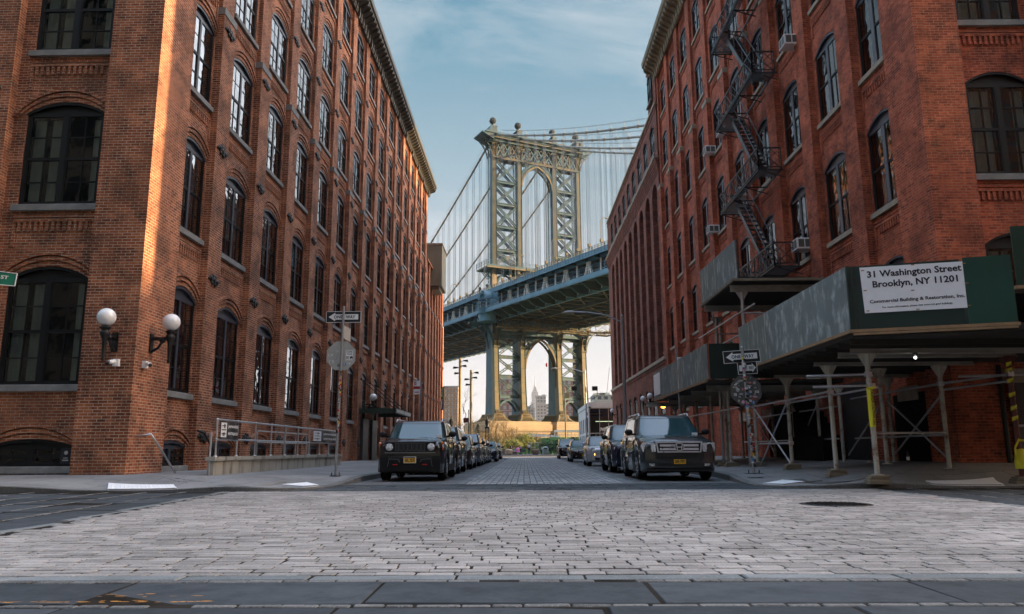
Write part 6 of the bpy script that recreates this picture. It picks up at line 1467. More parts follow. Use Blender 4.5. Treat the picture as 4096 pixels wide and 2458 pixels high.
        for s in (1,-1): lamp(s*(hw-.27),.7,.42,.13,.07,32); lamp(s*(hw-.14),.62,.12,.07,.1,40,'amberon' if 'lit' in label else 'amber','turn_lamp'); lamp(s*(hw-.3),.38,.2,.07,.03,20,nm='fog_lamp')
        lic(.46,None)
    else:   # mini
        for s in (1,-1): lamp(s*(hw-.25),.78,.22,.2,.05,round_=True); lamp(s*(hw-.27),.58,.13,.1,.03,20,'amberon','turn_lamp')
        mb=MB(); mb.box(-.12,.12,F-.02,.02,.71,.74,0); mb.box(-.5,-.16,F-.012,.02,.655,.67,0); mb.box(.16,.5,F-.012,.02,.655,.67,0); mb.box(-.48,.48,F-.01,.1,.3,.42,1); mb.box(-.56,.56,F-.02,.05,.43,.445,0); mb.build('grille',[MAT['chrome'],MAT['black']],t); lic(.5,None)
    if detail>1:
        mb=MB(); a,b,c_=ring(R(18),.1,.016); mb.box(a-.08,a+.08,b-.012,b-.006,c_-.02,c_+.05); mb.build('windshield_sticker',[MAT['white']],t)
        mb=MB()
        for s in (-.3,.35): p=ring(R(6 if s>0 else -22),.05,.015); q=ring(R(-30 if s>0 else -40),.2,.015); mb.tube([p,q],.008,4)
        mb.build('wiper',MAT['black'],t)
    mb=MB()
    for s in (1,-1): mb.bbox(s*.36-.24,s*.36+.24,wt+.3,wt+.5,.6,1.05+ (H-1.5)*.6,.06); mb.bbox(s*.36-.12,s*.36+.12,wt+.34,wt+.44,1.05+(H-1.5)*.6,1.25+(H-1.5)*.6,.04)
    mb.tube([(.36+.17*math.cos(a),cy+.55,belt-.0+.17*math.sin(a)) for a in [6.283*i/12 for i in range(13)]],.016,5); mb.build('seat',MAT['seat'],t)
    return t
m=M_('tinted windshield'); m.set(col=(.02,.06,.07),rough=.03,spec=.5,ior=1.45,coat=.35,coatr=.02); MAT['glasscar']=m.m
P_blk=paint('black car paint',(.004,.0045,.007)); P_gry=paint('dark grey green paint',(.02,.028,.031)); P_nvy=paint('blue black paint',(.012,.016,.035)); P_whi=paint('silver white paint',(.50,.51,.53),.25); P_chr=paint('charcoal paint',(.035,.037,.042),.5); P_sil=paint('slate blue paint',(.07,.09,.12),.6)
car('parked_car','black boxy compact car with round headlights and red tow hooks, first on left',(-3.07,20.9,0),1.8,4.23,1.67,P_blk,1.02,1.62,3.35,4.0,(1.06,1.14),1.16,2.57,.86,.355,front='box',plate='HFL 7570',clad=True,rails=True,noseR=.10,tum=.86)
car('parked_car','dark grey sport utility car with broad chrome barred grille, first on the right',(4.02,20.35,0),1.95,4.78,1.78,P_gry,1.22,1.95,3.9,4.6,(1.03,1.17),1.18,2.7,.93,.37,front='pilot',plate='GFE 7971',rails=True,noseR=.10,tum=.83)
car('parked_car','blue black sport utility car with slim headlights, second on the right',(4.05,27.2,0),1.96,4.98,1.74,P_nvy,1.3,2.1,4.0,4.7,(.98,1.14),1.15,2.82,.98,.385,rim='rimd')
car('parked_car','silver white mini hatchback with round lamps, third on the right',(3.95,38.55,0),1.63,3.55,1.49,P_whi,.78,1.45,2.7,3.2,(.86,1.0),1.0,2.3,.76,.3,front='mini',noseR=.22,roofc=P_blk)
car('parked_car','shiny black saloon with a lit amber lamp, fourth on the right',(3.95,51.7,0),1.8,4.8,1.46,P_blk,1.3,2.1,3.4,4.1,(.78,.98),.98,2.78,.97,.33,front='sedan')
car('parked_car','black sport utility car at the far end of the right row',(4.05,71.2,0),1.9,4.7,1.84,P_blk,1.2,1.9,3.9,4.55,(1.05,1.18),1.2,2.7,.9,.38,rails=True,detail=1)
car('parked_car','glossy black car with silver spoked wheels, second on the left',(-3.2,26.5,0),1.86,4.6,1.68,P_blk,1.15,1.85,3.7,4.4,(1.0,1.12),1.13,2.66,.92,.37,rails=True)
car('parked_car','black saloon, third on the left',(-3.2,33.,0),1.84,4.75,1.5,P_blk,1.25,2.05,3.4,4.1,(.82,1.0),1.0,2.8,.95,.34,front='sedan')
car('parked_car','slate blue crossover with round fog lamps, fourth on the left',(-3.15,39.3,0),1.8,4.4,1.66,P_sil,1.05,1.75,3.5,4.2,(.98,1.1),1.1,2.6,.9,.35,rails=True)
car('parked_car','charcoal hatchback, fifth on the left',(-3.2,45.,0),1.8,4.4,1.56,P_chr,1.05,1.75,3.5,4.1,(.92,1.04),1.05,2.6,.9,.33)
car('parked_car','charcoal estate car, sixth on the left',(-3.2,50.0,0),1.8,4.2,1.5,P_nvy,1.05,1.75,3.5,4.0,(.9,1.02),1.02,2.5,.85,.33,detail=1)
car('parked_car','blue black saloon standing a little out from the kerb, seventh on the left',(-2.85,54.9,0),1.82,4.8,1.46,P_nvy,1.3,2.1,3.4,4.1,(.8,.98),.98,2.78,.97,.33,front='sedan',detail=1)
car('parked_car','black saloon at the far end of the left row',(-3.0,69.9,0),1.82,4.8,1.5,P_blk,1.3,2.1,3.4,4.1,(.82,1.0),1.0,2.78,.97,.33,front='sedan',detail=1)
# ================================================================ park, people and the far shore
MAT['rock']=plain('tan boulder',(.40,.31,.22),.9,var=.3,bump=.8,bsc=6.); MAT['rockd']=plain('brown boulder',(.17,.12,.09),.9,var=.4,bump=.8,bsc=6.)
def rock(label,x,y,w_,h_,mat,seed):
    rn=random.Random(seed); mb=MB(); off=[[rn.uniform(.8,1.1) for _ in range(14)] for _ in range(9)]
    def f(i,j):
        a=6.283*i/14;b=math.pi*j/8; r_=off[j][i%14]; return (x+w_/2*r_*se(math.sin(b),3)*se(math.cos(a),3),y+w_*.4*r_*se(math.sin(b),3)*se(math.sin(a),3),.16+h_/2-h_/2*se(math.cos(b),3)*(.93+.1*r_))
    vs=[f(i,j) for j in range(9) for i in range(14)]; mb.add(vs,[(j*14+i,j*14+(i+1)%14,(j+1)*14+(i+1)%14,(j+1)*14+i) for j in range(8) for i in range(14)]); tag(mb.build('boulder',mat),label,'boulder',group='boulders blocking the park entrance')
rock('pale tan boulder at the park entrance beside the wooden bench',-2.15,108,1.15,.8,MAT['rock'],1); rock('brown stacked boulder in the middle of the park entrance',1.5,108,1.15,.78,MAT['rockd'],2)
t=thing('litter_bin','grey green dome topped park litter bin beside the hedge','litter bin'); mb=MB(); mb.lathe([(.42,.16),(.44,.3),(.44,1.0),(.4,1.15),(.25,1.28),(0,1.32)],(2.95,110,0),18); MAT['bin']=plain('grey green bin',(.25,.29,.26),.7,var=.15); mb.build('body',MAT['bin'],t); mb=MB(); mb.box(2.75,3.15,109.55,109.6,.95,1.1); mb.build('opening',MAT['black'],t)
mb=MB(); mb.box(-4.2,-1.0,110.8,111.1,.16,.5); mb.box(-4.2,-1.1,110.7,111.2,.5,.62); mb.box(-4.2,-1.6,111.1,111.2,.62,1.)
tag(mb.build('bench',[MAT['wood']]),'long grey timber bench left of the park path','bench')
# low road barrier, hedge and bushes, people
def leafm(name,a,b):
    m=M_(name); g=m.nd('ShaderNodeNewGeometry'); m.set(col=m.mix(g.outputs['Random Per Island'],a,b),rough=.6,spec=.25); return m.m
MAT['hedge']=leafm('dark hedge leaves',(.012,.035,.014),(.05,.095,.03)); MAT['bush']=leafm('yellow green leaves',(.08,.11,.015),(.22,.21,.04)); MAT['conif']=leafm('conifer needles',(.008,.022,.012),(.03,.055,.02)); MAT['bark']=plain('bare branch bark',(.20,.15,.10),.9,var=.3,bump=0); MAT['twig']=plain('pale dry twigs',(.30,.21,.11),.9,var=.3,bump=0)
def leaves(mb,c,r,n,s,seed,shell=.35):
    rn=random.Random(seed)
    for _ in range(n):
        v=Vector((rn.gauss(0,1),rn.gauss(0,1),rn.gauss(0,1))).normalized()*(1-shell*rn.random()**1.5); lump=1+.18*math.sin(v.x*5+seed)*math.sin(v.y*4.3+seed*2)*1.5+.12*math.sin(v.z*7+seed)
        p=Vector((c[0]+v.x*r[0]*lump,c[1]+v.y*r[1]*lump,c[2]+v.z*r[2]*lump)); a=Vector((rn.gauss(0,1),rn.gauss(0,1),rn.gauss(0,1))).normalized(); b=a.orthogonal().normalized(); k=s*rn.uniform(.6,1.3)
        mb.add([p-a*k,p+b*k*.5,p+a*k,p-b*k*.5],[(0,1,2,3)])
def bush(label,x,y,z,r,mat,n,seed,s=.11,cat='bush',name='bush',grp=None):
    t=thing(name,label,cat,(x,y,z),0,grp); mb=MB(); leaves(mb,(0,0,r[2]*.9),r,n,s,seed); leaves(mb,(0,0,r[2]*.8),[q*.75 for q in r],n//3,s,seed+1,.9); mb.build('foliage',mat,t)
    mb=MB(); rn=random.Random(seed)
    for _ in range(7): a=rn.uniform(0,6.28); mb.tube([(0,0,-.1),(r[0]*.3*math.cos(a),r[1]*.3*math.sin(a),r[2]*.7),(r[0]*.6*math.cos(a+.3),r[1]*.6*math.sin(a+.3),r[2]*1.3)],[.03,.02,.01],4)
    mb.build('stems',MAT['bark'],t)
for k,(x,y,w_,h_) in enumerate(((3.2,114,1.2,1.05),(4.9,115,1.3,1.15),(6.6,116,1.4,1.05),(8.6,117,1.4,.95),(10.6,117,1.3,.95))): bush('dark green clipped hedge shrub right of the path, number %s from the path'%('one','two','three','four','five')[k],x,y,.2,(w_,.9,h_),MAT['hedge'],1500,k+1,.09,'hedge','hedge_shrub','dark hedge shrubs right of the park path')
for k,(x,y,z,w_,h_,m_,l) in enumerate(((-1.6,124,.7,1.3,.9,'bush','yellow green bush on the bank directly left of the path'),(.3,131,1.2,1.6,1.2,'bush','tallest yellow green bush, straight above the standing woman'),(-3.2,127,1.2,1.2,.6,'bush','low yellow green bush on the left bank'),(-5.5,118,.3,1.7,.8,'bush','spreading green bush below the small conifer'),(-8.5,120,.6,1.6,1.0,'bush','green bush beside the tall light pole'),(8.3,128,1.9,1.1,.5,'hedge','small dark shrub on the lawn by the white building'))): bush(l,x,y,z,(w_,w_*.8,h_),MAT[m_],1500,20+k,.12)
t=thing('conifer','small dark conifer on the left bank in front of the bare shrubs','conifer',(-6.8,113,.2)); mb=MB(); rn=random.Random(2)
for k in range(16):
    z=.3+k*.27; rr=1.25*(1-k/17)+.08
    for j in range(11):
        a=rn.uniform(0,6.28); q=rr*rn.uniform(.7,1.1)
        for e in range(9):
            f=e/8; p=Vector((q*f*math.cos(a),q*f*math.sin(a),z-.25*f*f+rn.uniform(-.05,.05))); d=Vector((rn.gauss(0,1),rn.gauss(0,1),rn.gauss(0,.4))).normalized()*.13; s_=d.orthogonal().normalized()*.035; mb.add([p-s_,p+d,p+s_],[(0,1,2)])
mb.build('crown',MAT['conif'],t); mb=MB(); mb.tube([(0,0,-.1),(0,0,4.7)],[.08,.02],6); mb.build('trunk',MAT['bark'],t)
def twig(mb,p,d,l,r,dep,rn):
    q=p+d*l; m_=p+d*l*.5+Vector((rn.gauss(0,.05),rn.gauss(0,.05),.03))*l; mb.tube([p,m_,q],[r,r*.85,r*.65],3,0,False)
    if dep==0: return
    for _ in range(rn.choice((2,3,3))):
        e=(d+Vector((rn.gauss(0,.38),rn.gauss(0,.38),rn.gauss(.08,.25)))).normalized(); twig(mb,p.lerp(q,rn.uniform(.55,1)),e,l*rn.uniform(.6,.85),r*.6,dep-1,rn)
def bare(label,x,y,h,seed,mat='twig',r=.045,st=4,dep=4,name='bare_shrub',cat='shrub',z=None,grp='bare shrubs on the left bank'):
    rn=random.Random(seed); t=thing(name,label,cat,(x,y,tz(x,y)-.05 if z is None else z),0,grp); mb=MB(); tk=MB()
    for k in range(st):
        d=Vector((rn.gauss(0,.22),rn.gauss(0,.22),1)).normalized()
        if st==1: tk.tube([(0,0,0),(d.x*h*.3,d.y*h*.3,h*.35)],[r*1.6,r],6)
        else: tk.tube([(0,0,0),(d.x*.2,d.y*.2,.25)],[r,r*.9],5)
        twig(mb,Vector((d.x*h*.3,d.y*h*.3,h*.3)) if st==1 else Vector((d.x*.2,d.y*.2,.2)),d,h*.33,r,dep,rn)
    tk.build('trunk',MAT['bark'],t); mb.build('crown',MAT[mat],t)
pos=[(-4.3,116,3.6),(-5.6,120,4.4),(-7.6,118,5.2),(-9.2,114,4.6),(-10.4,122,5.6),(-3.6,122,3.4),(-2.6,128,3.8),(-6.6,126,4.6),(-8.6,130,5.),(-12.,118,5.),(-11.6,128,5.5),(-4.8,130,4.),(-2.2,134,3.),(-3.4,137,3.6),(-6,136,4.6)]
for k,(x,y,h) in enumerate(pos):
    lab_=['nearest, just right of the lattice lamp post','second from the right behind the black cars','behind the small conifer','tall, left of the conifer','tall, directly behind the nearer light pole','low, against the tan stone pedestal','thin, right of the lattice post and high on the bank','in the middle of the thicket','tall, in the back of the thicket','at the left end beside the brick wall','farthest left in the back','in the back right of the thicket','smallest, below the pedestal ledge','spindly, below the first tower foot','back row beside the first tower leg'][k]
    bare('dry tan leafless shrub, '+lab_,x,y,h,40+k,'twig',.045,5,4)
bare('leafless tree with drooping twigs between the two light poles',-10.5,140,9,71,'bark',.09,1,5,'bare_tree','tree',grp='bare trees'); bare('leafless tree beside the end of the left row',-15.2,140,8,73,'bark',.1,1,5,'bare_tree','tree',grp='bare trees')
# dry ground cover on the bank
MAT['dry']=leafm('dry tan undergrowth',(.16,.11,.05),(.42,.30,.14)); mb=MB(); rn=random.Random(9)
for _ in range(9000):
    x=rn.uniform(-16,-1.6) if rn.random()<.8 else rn.uniform(-1.6,3); y=rn.uniform(114,150) if x<-1.6 else rn.uniform(134,150); z=tz(x,y); h=rn.uniform(.25,1.2); a=rn.uniform(0,6.28); dx,dy=.03*math.cos(a),.03*math.sin(a); lx,ly=rn.gauss(0,.2),rn.gauss(0,.2)
    mb.add([(x-dx,y-dy,z-.05),(x+dx,y+dy,z-.05),(x+lx,y+ly,z+h)],[(0,1,2)])
tag(mb.build('undergrowth',MAT['dry']),'dry tan undergrowth covering the bank','undergrowth',kind='stuff')
# lattice posts and wooden light masts
def lattice_post(label,x,y,h):
    t=thing('lattice_lamp_post',label,'lamp post',(x,y,.16),0,'black lattice posts with lantern tops'); mb=MB()
    for a in (-.2,.2):
        for b in (-.2,.2): mb.box(a-.03,a+.03,b-.03,b+.03,0,h*.68)
    z=0
    while z<h*.66:
        for b in (-.2,.2): mb.beam((-.2,b,z),(.2,b,z+.36),.05,.03); mb.beam((.2,b,z),(-.2,b,z+.36),.05,.03); mb.beam((b,-.2,z),(b,.2,z+.36),.05,.03)
        z+=.36
    mb.box(-.28,.28,-.28,.28,h*.68,h*.72); mb.build('shaft',MAT['iron'],t); mb=MB(); mb.lathe([(.25,h*.72),(.2,h*.74),(.26,h*.8),(.24,h*.86),(.3,h*.875),(.12,h*.92),(.05,h*.94),(.09,h*.965),(0,h)],(0,0,0),8); mb.build('lantern',MAT['iron'],t)
lattice_post('black lattice lamp post behind the last cars on the left',-4.56,95,4.8); lattice_post('black lattice lamp post rising just behind the first black car on the left',-9.0,95.,4.85)
MAT['mast']=weathered('weathered timber mast',(.27,.21,.10),(.12,.09,.04),.6,.85,st=(6,6,.4))
def mast(label,x,y,h):
    t=thing('light_mast',label,'light mast',(x,y,.15),0,'timber floodlight masts'); mb=MB(); mb.tube([(0,0,0),(0,0,h)],[.2,.17],10); mb.build('pole',MAT['mast'],t)
    for dx,z in ((.65,h-.35),(.45,h-1.),(-.5,h-1.2),(-.35,h-1.9)):
        mb=MB(); mb.beam((0,0,z-.05),(dx*.7,0,z-.05),.06,.06); mb.prism([(dx-.3,z+.05),(dx+.3,z+.12),(dx+.38,z-.14),(dx-.05,z-.1)] if dx>0 else [(dx-.38,z-.14),(dx+.05,z-.1),(dx+.3,z+.05),(dx-.3,z+.12)],-.22,.22,'y'); mb.build('floodlight',MAT['iron'],t)
    mb=MB(); mb.tube([(0,-.2,h*.42),(0,-.2,h*.42+.7)],.08,6); mb.build('junction_box',MAT['iron'],t)
mast('taller nearer timber floodlight mast left of the tower',-7.93,95,12.); mast('shorter farther timber floodlight mast, right of the taller one',-6.9,100,11.)
sp=thing('parking_sign_pole','thin black pole with a small dark sign between the two timber masts','sign pole',(-6.83,95,.15)); mb=MB(); mb.tube([(0,0,0),(0,0,5.6)],.06,6); mb.build('pole',MAT['iron'],sp); mb=MB(); mb.box(-.65,-.05,-.03,.03,4.0,4.6); mb.build('parking_sign',MAT['brown'],sp)
mb=MB(); mb.tube([(6.3,118,.2),(6.25,118,10.2)],[.13,.09],8); mb.box(6.15,6.9,117.9,118.1,8.6,9.4); tag(mb.build('utility_pole',MAT['mast']),'slim weathered utility pole in front of the third tower leg','utility pole')
# fences on the bank
mb=MB(); MAT['fence']=plain('pale metal fence',(.55,.53,.48),.6,var=.1,bump=0)
for x in range(-10,16): mb.box(x*.72-.02,x*.72+.02,143.98,144.02,2.9,4.0)
for z in (3.4,4.0): mb.box(-7.2,10.8,143.98,144.02,z-.025,z+.025)
tag(mb.build('fence',MAT['fence']),'pale metal fence along the top of the bank','fence')
t=thing('concrete_barrier','row of pale concrete barrier blocks along the top of the lawn','barrier')
for k in range(7): mb=MB(); x=.9+k*.85; z=3.1-.0*k; mb.prism([(x-.38,z),(x-.36,z+.7-.07*k),(x+.36,z+.7-.07*(k+.8)),(x+.38,z)],140,140.4,'y'); mb.build('block',MAT['board'],t)
t=thing('loading_frame','white steel frame standing on the lawn below the right pedestal','frame'); mb=MB(); mb.box(5.4,10.5,141,141.4,4.05,4.35); mb.box(5.5,10.5,141.1,141.3,3.55,3.6)
for x in (5.5,7.9,8.5,10.2): mb.box(x-.06,x+.06,141.1,141.3,2.9,4.1)
mb.build('frame',MAT['white'],t)
mb=MB()
for k in range(5): mb.box(.5+k*.55,.55+k*.55,123.9,124,1.0,2.0)
mb.box(.45,2.8,123.9,124,1.95,2.02); mb.box(.45,2.8,123.9,124,1.2,1.25)
for k in range(10): mb.box(2.8+k*.5,2.83+k*.5,123.95,124,.9,1.95)
mb.box(2.8,7.6,123.95,124,1.9,1.95); tag(mb.build('fence',MAT['fence']),'white gate and low wire fence in front of the lawn','fence')
# park pavilion
pv=thing('park_pavilion','small grey building with glass front lettered PARK at the street end','building'); MAT['stucco']=plain('pale grey stucco',(.60,.61,.61),.8,var=.1,bump=.1); MAT['metal']=plain('silver window metal',(.5,.52,.53),.4,metal=.6,var=.1,bump=0); MAT['pglass']=glassm('pavilion glass',.5,ior=1.9,col=(.6,.85,.9))
mb=MB(); P=lambda a,z,d:(8.2+d,a,z)
facade(mb,P,98.5,117,.15,6.2,[(y,y+1.7,[(.9,2.7,.02),(3.0,4.9,.02)]) for y in (99.6,103.,106.5,110,113.5)],.06,n=2)
mb.box(8.12,8.5,98.25,117,6.2,6.75); mb.box(8.5,20,98.35,117,6.2,6.5,0); mb.box(8.5,20,98.2,98.35,6.05,6.75); mb.box(19.8,20,98.5,117,.15,6.2);mb.box(8.4,19.8,116.8,117,.15,6.2)
mb.build('wall',MAT['stucco'],pv); mb=MB(); mb.box(9,19,106,116,.2,6.); mb.build('interior',MAT['plaza'],pv)
mb=MB(); mb.add([(8.25,98.4,.15),(19.8,98.4,.15),(19.8,98.4,6.05),(8.25,98.4,6.05)],[(0,1,2,3)]); mb.build('glass_front',MAT['pglass'],pv)
mb=MB()
m3=MB(); m3.add([(8.25,98.6,.3),(8.25,116.6,.3),(8.25,116.6,5.8),(8.25,98.6,5.8)],[(0,1,2,3)]); m3.build('side_window_glass',MAT['interior'],pv)
for x in (8.3,9.55,10.7,11.7,13,15,17): mb.box(x-.04,x+.04,98.33,98.4,.15,6.05)
for x in (9.05,10.15): mb.box(x-.03,x+.03,98.34,98.4,.15,2.8)
for z in (2.85,6.0): mb.box(8.3,19.8,98.33,98.4,z-.05,z+.05)
mb.build('window_frame',MAT['metal'],pv); mb=MB(); mb.box(9.6,10.65,98.28,98.32,3.0,3.7,0); fit(mb,'PARK',(10.12,98.27,3.33),(1,0,0),(0,0,1),.95,.42,1); mb.build('sign',[MAT['black'],MAT['white']],pv)
mb=MB(); mb.box(9.3,13,101,101.1,4.4,4.45); mb.build('ceiling_light',emis('pavilion strip lights',(1,.85,.5),.8),pv); mb=MB(); mb.box(8.6,14,100,100.05,5.,6.); mb.build('curtain',STK[5],pv)
# ---- people
SK=plain('skin',(.52,.33,.23),.6,var=.1,bump=0); HAIR=plain('dark brown hair',(.04,.025,.018),.6,bump=0)
CL={n:plain(n+' cloth',c_,.85,var=.15,bump=0) for n,c_ in (('white',(.62,.62,.63)),('navy',(.02,.025,.05)),('green',(.12,.35,.2)),('pink',(.6,.12,.45)),('grey',(.3,.31,.36)),('black',(.02,.02,.022)),('teal',(.06,.4,.42)),('purple',(.2,.08,.3)))}
def skin(name,parent,pts,edges,rad,mat,sub=1):
    me=bpy.data.meshes.new(name); me.from_pydata(pts,edges,[]); o=bpy.data.objects.new(name,me); S.collection.objects.link(o); o.parent=parent; me.materials.append(mat)
    m_=o.modifiers.new('skin','SKIN'); m_.use_smooth_shade=True
    for v,r_ in zip(me.skin_vertices[0].data,rad): v.radius=(r_,r_) if isinstance(r_,float) else r_
    me.skin_vertices[0].data[0].use_root=True
    s_=o.modifiers.new('sub','SUBSURF'); s_.levels=sub; s_.render_levels=sub; return o
def person(label,loc,rz,h,top,bot,pose='stand',hair=HAIR,grp='people and strollers at the park entrance'):
    t=thing('person',label,'person',loc,rz,grp); k=h/1.7; z0=0.
    if pose=='stand': J=dict(pel=(0,0,.95),che=(0,0,1.28),nec=(0,0,1.46),hed=(0,.0,1.6),hL=(.1,0,.92),kL=(.11,-.02,.5),aL=(.12,.02,.09),tL=(.12,-.12,.03),hR=(-.1,0,.92),kR=(-.1,-.02,.5),aR=(-.1,.02,.09),tR=(-.1,-.12,.03),sL=(.17,0,1.4),eL=(.22,.02,1.12),wL=(.22,-.06,.88),fL=(.22,-.08,.8),sR=(-.17,0,1.4),eR=(-.26,.0,1.14),wR=(-.16,-.14,1.12),fR=(-.1,-.17,1.13))
    elif pose=='sit': J=dict(pel=(0,0,.5),che=(0,-.03,.84),nec=(0,-.03,1.02),hed=(0,-.05,1.16),hL=(.1,0,.5),kL=(.12,-.42,.5),aL=(.12,-.44,.1),tL=(.12,-.57,.04),hR=(-.1,0,.5),kR=(-.12,-.42,.5),aR=(-.12,-.4,.1),tR=(-.12,-.53,.04),sL=(.17,-.03,.96),eL=(.22,-.1,.72),wL=(.14,-.3,.6),fL=(.1,-.36,.58),sR=(-.17,-.03,.96),eR=(-.22,-.1,.72),wR=(-.14,-.3,.6),fR=(-.1,-.36,.58))
    else: J=dict(pel=(0,0,.9),che=(0,-.12,1.2),nec=(0,-.2,1.37),hed=(0,-.27,1.5),hL=(.1,0,.88),kL=(.11,-.12,.48),aL=(.12,-.05,.09),tL=(.12,-.2,.03),hR=(-.1,0,.88),kR=(-.1,.08,.48),aR=(-.1,.2,.12),tR=(-.1,.08,.03),sL=(.17,-.15,1.32),eL=(.2,-.3,1.06),wL=(.18,-.48,.96),fL=(.17,-.55,.95),sR=(-.17,-.15,1.32),eR=(-.2,-.3,1.06),wR=(-.18,-.48,.96),fR=(-.17,-.55,.95))
    J={a:tuple(x*k for x in b) for a,b in J.items()}; nm=list(J)
    E=[('pel','che'),('che','nec'),('nec','hed'),('pel','hL'),('hL','kL'),('kL','aL'),('aL','tL'),('pel','hR'),('hR','kR'),('kR','aR'),('aR','tR'),('che','sL'),('sL','eL'),('eL','wL'),('wL','fL'),('che','sR'),('sR','eR'),('eR','wR'),('wR','fR')]
    rd=dict(pel=.13,che=.14,nec=.055,hed=.098,hL=.09,kL=.062,aL=.045,tL=.035,hR=.09,kR=.062,aR=.045,tR=.035,sL=.06,eL=.042,wL=.03,fL=.03,sR=.06,eR=.042,wR=.03,fR=.03)
    skin('body',t,[J[n] for n in nm],[(nm.index(a),nm.index(b)) for a,b in E],[rd[n]*k for n in nm],SK,2)
    up_=lambda v,d:tuple(a+b for a,b in zip(v,d))
    def sub(nm_,keys,ed,sc,mat): skin(nm_,t,[J[q] for q in keys],[(keys.index(a),keys.index(b)) for a,b in ed],[rd[q]*k*sc for q in keys],mat,1)
    sub('trousers',['pel','hL','kL','aL','hR','kR','aR'],[('pel','hL'),('hL','kL'),('kL','aL'),('pel','hR'),('hR','kR'),('kR','aR')],1.18,bot)
    sub('shirt',['che','pel','sL','eL','sR','eR'],[('che','pel'),('che','sL'),('sL','eL'),('che','sR'),('sR','eR')],1.17,top)
    mb=MB(); q=J['hed']; mb.sphere((q[0],q[1]+.022*k,q[2]+.035*k),.108*k,12,8); mb.sphere((q[0],q[1]+.08*k,q[2]-.04*k),.075*k,8,6); mb.build('hair',hair,t)
    mb=MB(); f=q[1]-.1*k; mb.sphere((q[0],f-.008*k,q[2]),.018*k,6,5,0,(.7,1,1.3)); mb.build('nose',SK,t); mb=MB()
    for s in (-1,1): mb.sphere((q[0]+s*.035*k,f+.006*k,q[2]+.02*k),.011*k,6,4); 
    mb.box(q[0]-.025*k,q[0]+.025*k,f-.002,f+.01,q[2]-.05*k,q[2]-.042*k); mb.build('eyes_and_mouth',HAIR,t)
    mb=MB()
    for s in ('L','R'): a=J['t'+s]; mb.bbox(a[0]-.045*k,a[0]+.045*k,a[1]-.06*k,a[1]+.17*k,0,.08*k,.02)
    mb.build('shoes',CL['purple'],t); return t
person('standing woman in a white top and dark trousers holding something up in front of her',(.66,115,.16),R(15),1.66,CL['white'],CL['navy'])
person('crouched adult in a green and white top at the left of the strollers',(-1.45,116.5,.16),R(-30),1.62,CL['green'],CL['grey'],'sit')
person('adult in black with a backpack bending at the far left of the strollers',(-2.05,117,.16),R(40),1.6,CL['black'],CL['navy'],'lean')
person('person in purple leaning over the pink stroller',(-.55,115.5,.16),R(-50),1.45,CL['purple'],CL['navy'],'lean')
person('small child in pale blue walking beside the litter bin',(2.45,111.5,.16),R(60),1.1,CL['grey'],CL['navy'],'stand',plain('blond hair',(.45,.3,.14),.6,bump=0))
def stroller(label,x,y,c1,c2,rz):
    t=thing('stroller',label,'stroller',(x,y,.16),R(rz),'people and strollers at the park entrance'); mb=MB()
    for s in (-.28,.28): mb.tube([(s,-.4,.12),(s,.3,.75),(s,.55,1.0)],.02,5); mb.tube([(s,.4,.12),(s,-.05,.6)],.02,5)
    mb.tube([(-.28,.55,1.0),(.28,.55,1.0)],.022,5); mb.build('frame',CL['black'],t)
    for s in (-.3,.3):
        for y_ in (-.42,.42): m2=MB(); m2.lathe([(.07,-.02),(.12,-.025),(.13,0),(.12,.025),(.07,.02)],(s,y_,.13),12,0,'x'); m2.build('wheel',MAT['tyre'],t)
    m2=MB(); m2.grid(lambda u,v:(lerp(-.25,.25,u),lerp(-.3,.3,v)+.0,.36+.34*v**2),6,6); m2.build('seat',c1,t); m2=MB(); m2.grid(lambda u,v:(.27*math.cos(math.pi*u),.25-.45*math.sin(math.pi*v*.5)*math.sin(math.pi*u),.72+.28*math.sin(math.pi*u)*math.cos(v*1.2)),10,6); m2.build('hood',c2,t)
stroller('pink and purple child stroller at the park entrance',-.95,113.2,CL['pink'],CL['pink'],15); stroller('black twin stroller beside the pink one at the park entrance',-.15,114.6,CL['black'],CL['black'],-10)
# ---- distant blocks
def blockm(name,wall,band,win,fh,ww,var=.2):
    m=M_(name); v=m.coord('UV'); b=m.nd('ShaderNodeTexBrick'); b.offset=0; b.inputs['Scale'].default_value=1; b.inputs['Brick Width'].default_value=ww; b.inputs['Row Height'].default_value=fh; b.inputs['Mortar Size'].default_value=min(ww,fh)*.24; b.inputs['Mortar Smooth'].default_value=.05
    b.inputs['Color1'].default_value=(.3,.3,.3,1);b.inputs['Color2'].default_value=(1,1,1,1); m.lk(v,b.inputs['Vector']); n=m.noise(v,.02,3)
    s=m.nd('ShaderNodeSeparateXYZ'); m.lk(v,s.inputs[0]); f=m.nd('ShaderNodeMath',operation='MODULO'); m.lk(s.outputs[1],f.inputs[0]); f.inputs[1].default_value=fh; g=m.rng(f.outputs[0],fh*.02,fh*.12,1,0)
    c=m.mix(g,wall,band); c=m.mix(b.outputs['Fac'],m.mix(b.outputs['Color'],tuple(x*.4 for x in win),win),c); m.set(col=c,rough=.8); return m.m
def tower(label,x0,x1,y,dep,h,mat,steps=(),roof=True,cap=MAT['stucco'],grp=None,z0=0,name='apartment_block',cat='building'):
    t=thing(name,label,cat,(0,0,0),0,grp); mb=MB(); mb.box(x0,x1,y,y+dep,z0-2,h,0); mb.box(x0-.01*h,x1+.01*h,y-.3,y+dep+.3,h,h+.012*h,1)
    for a,b,c_ in steps: mb.box(lerp(x0,x1,a),lerp(x0,x1,b),y+dep*.3,y+dep*.7,h,h+c_,0)
    mb.build('wall',[mat,cap],t)
    if roof:
        m2=MB(); m2.box(lerp(x0,x1,.15),lerp(x0,x1,.35),y+dep*.3,y+dep*.6,h*1.012,h*1.012+max(1.5,.02*h)); m2.build('roof_bulkhead',cap,t)
    return t
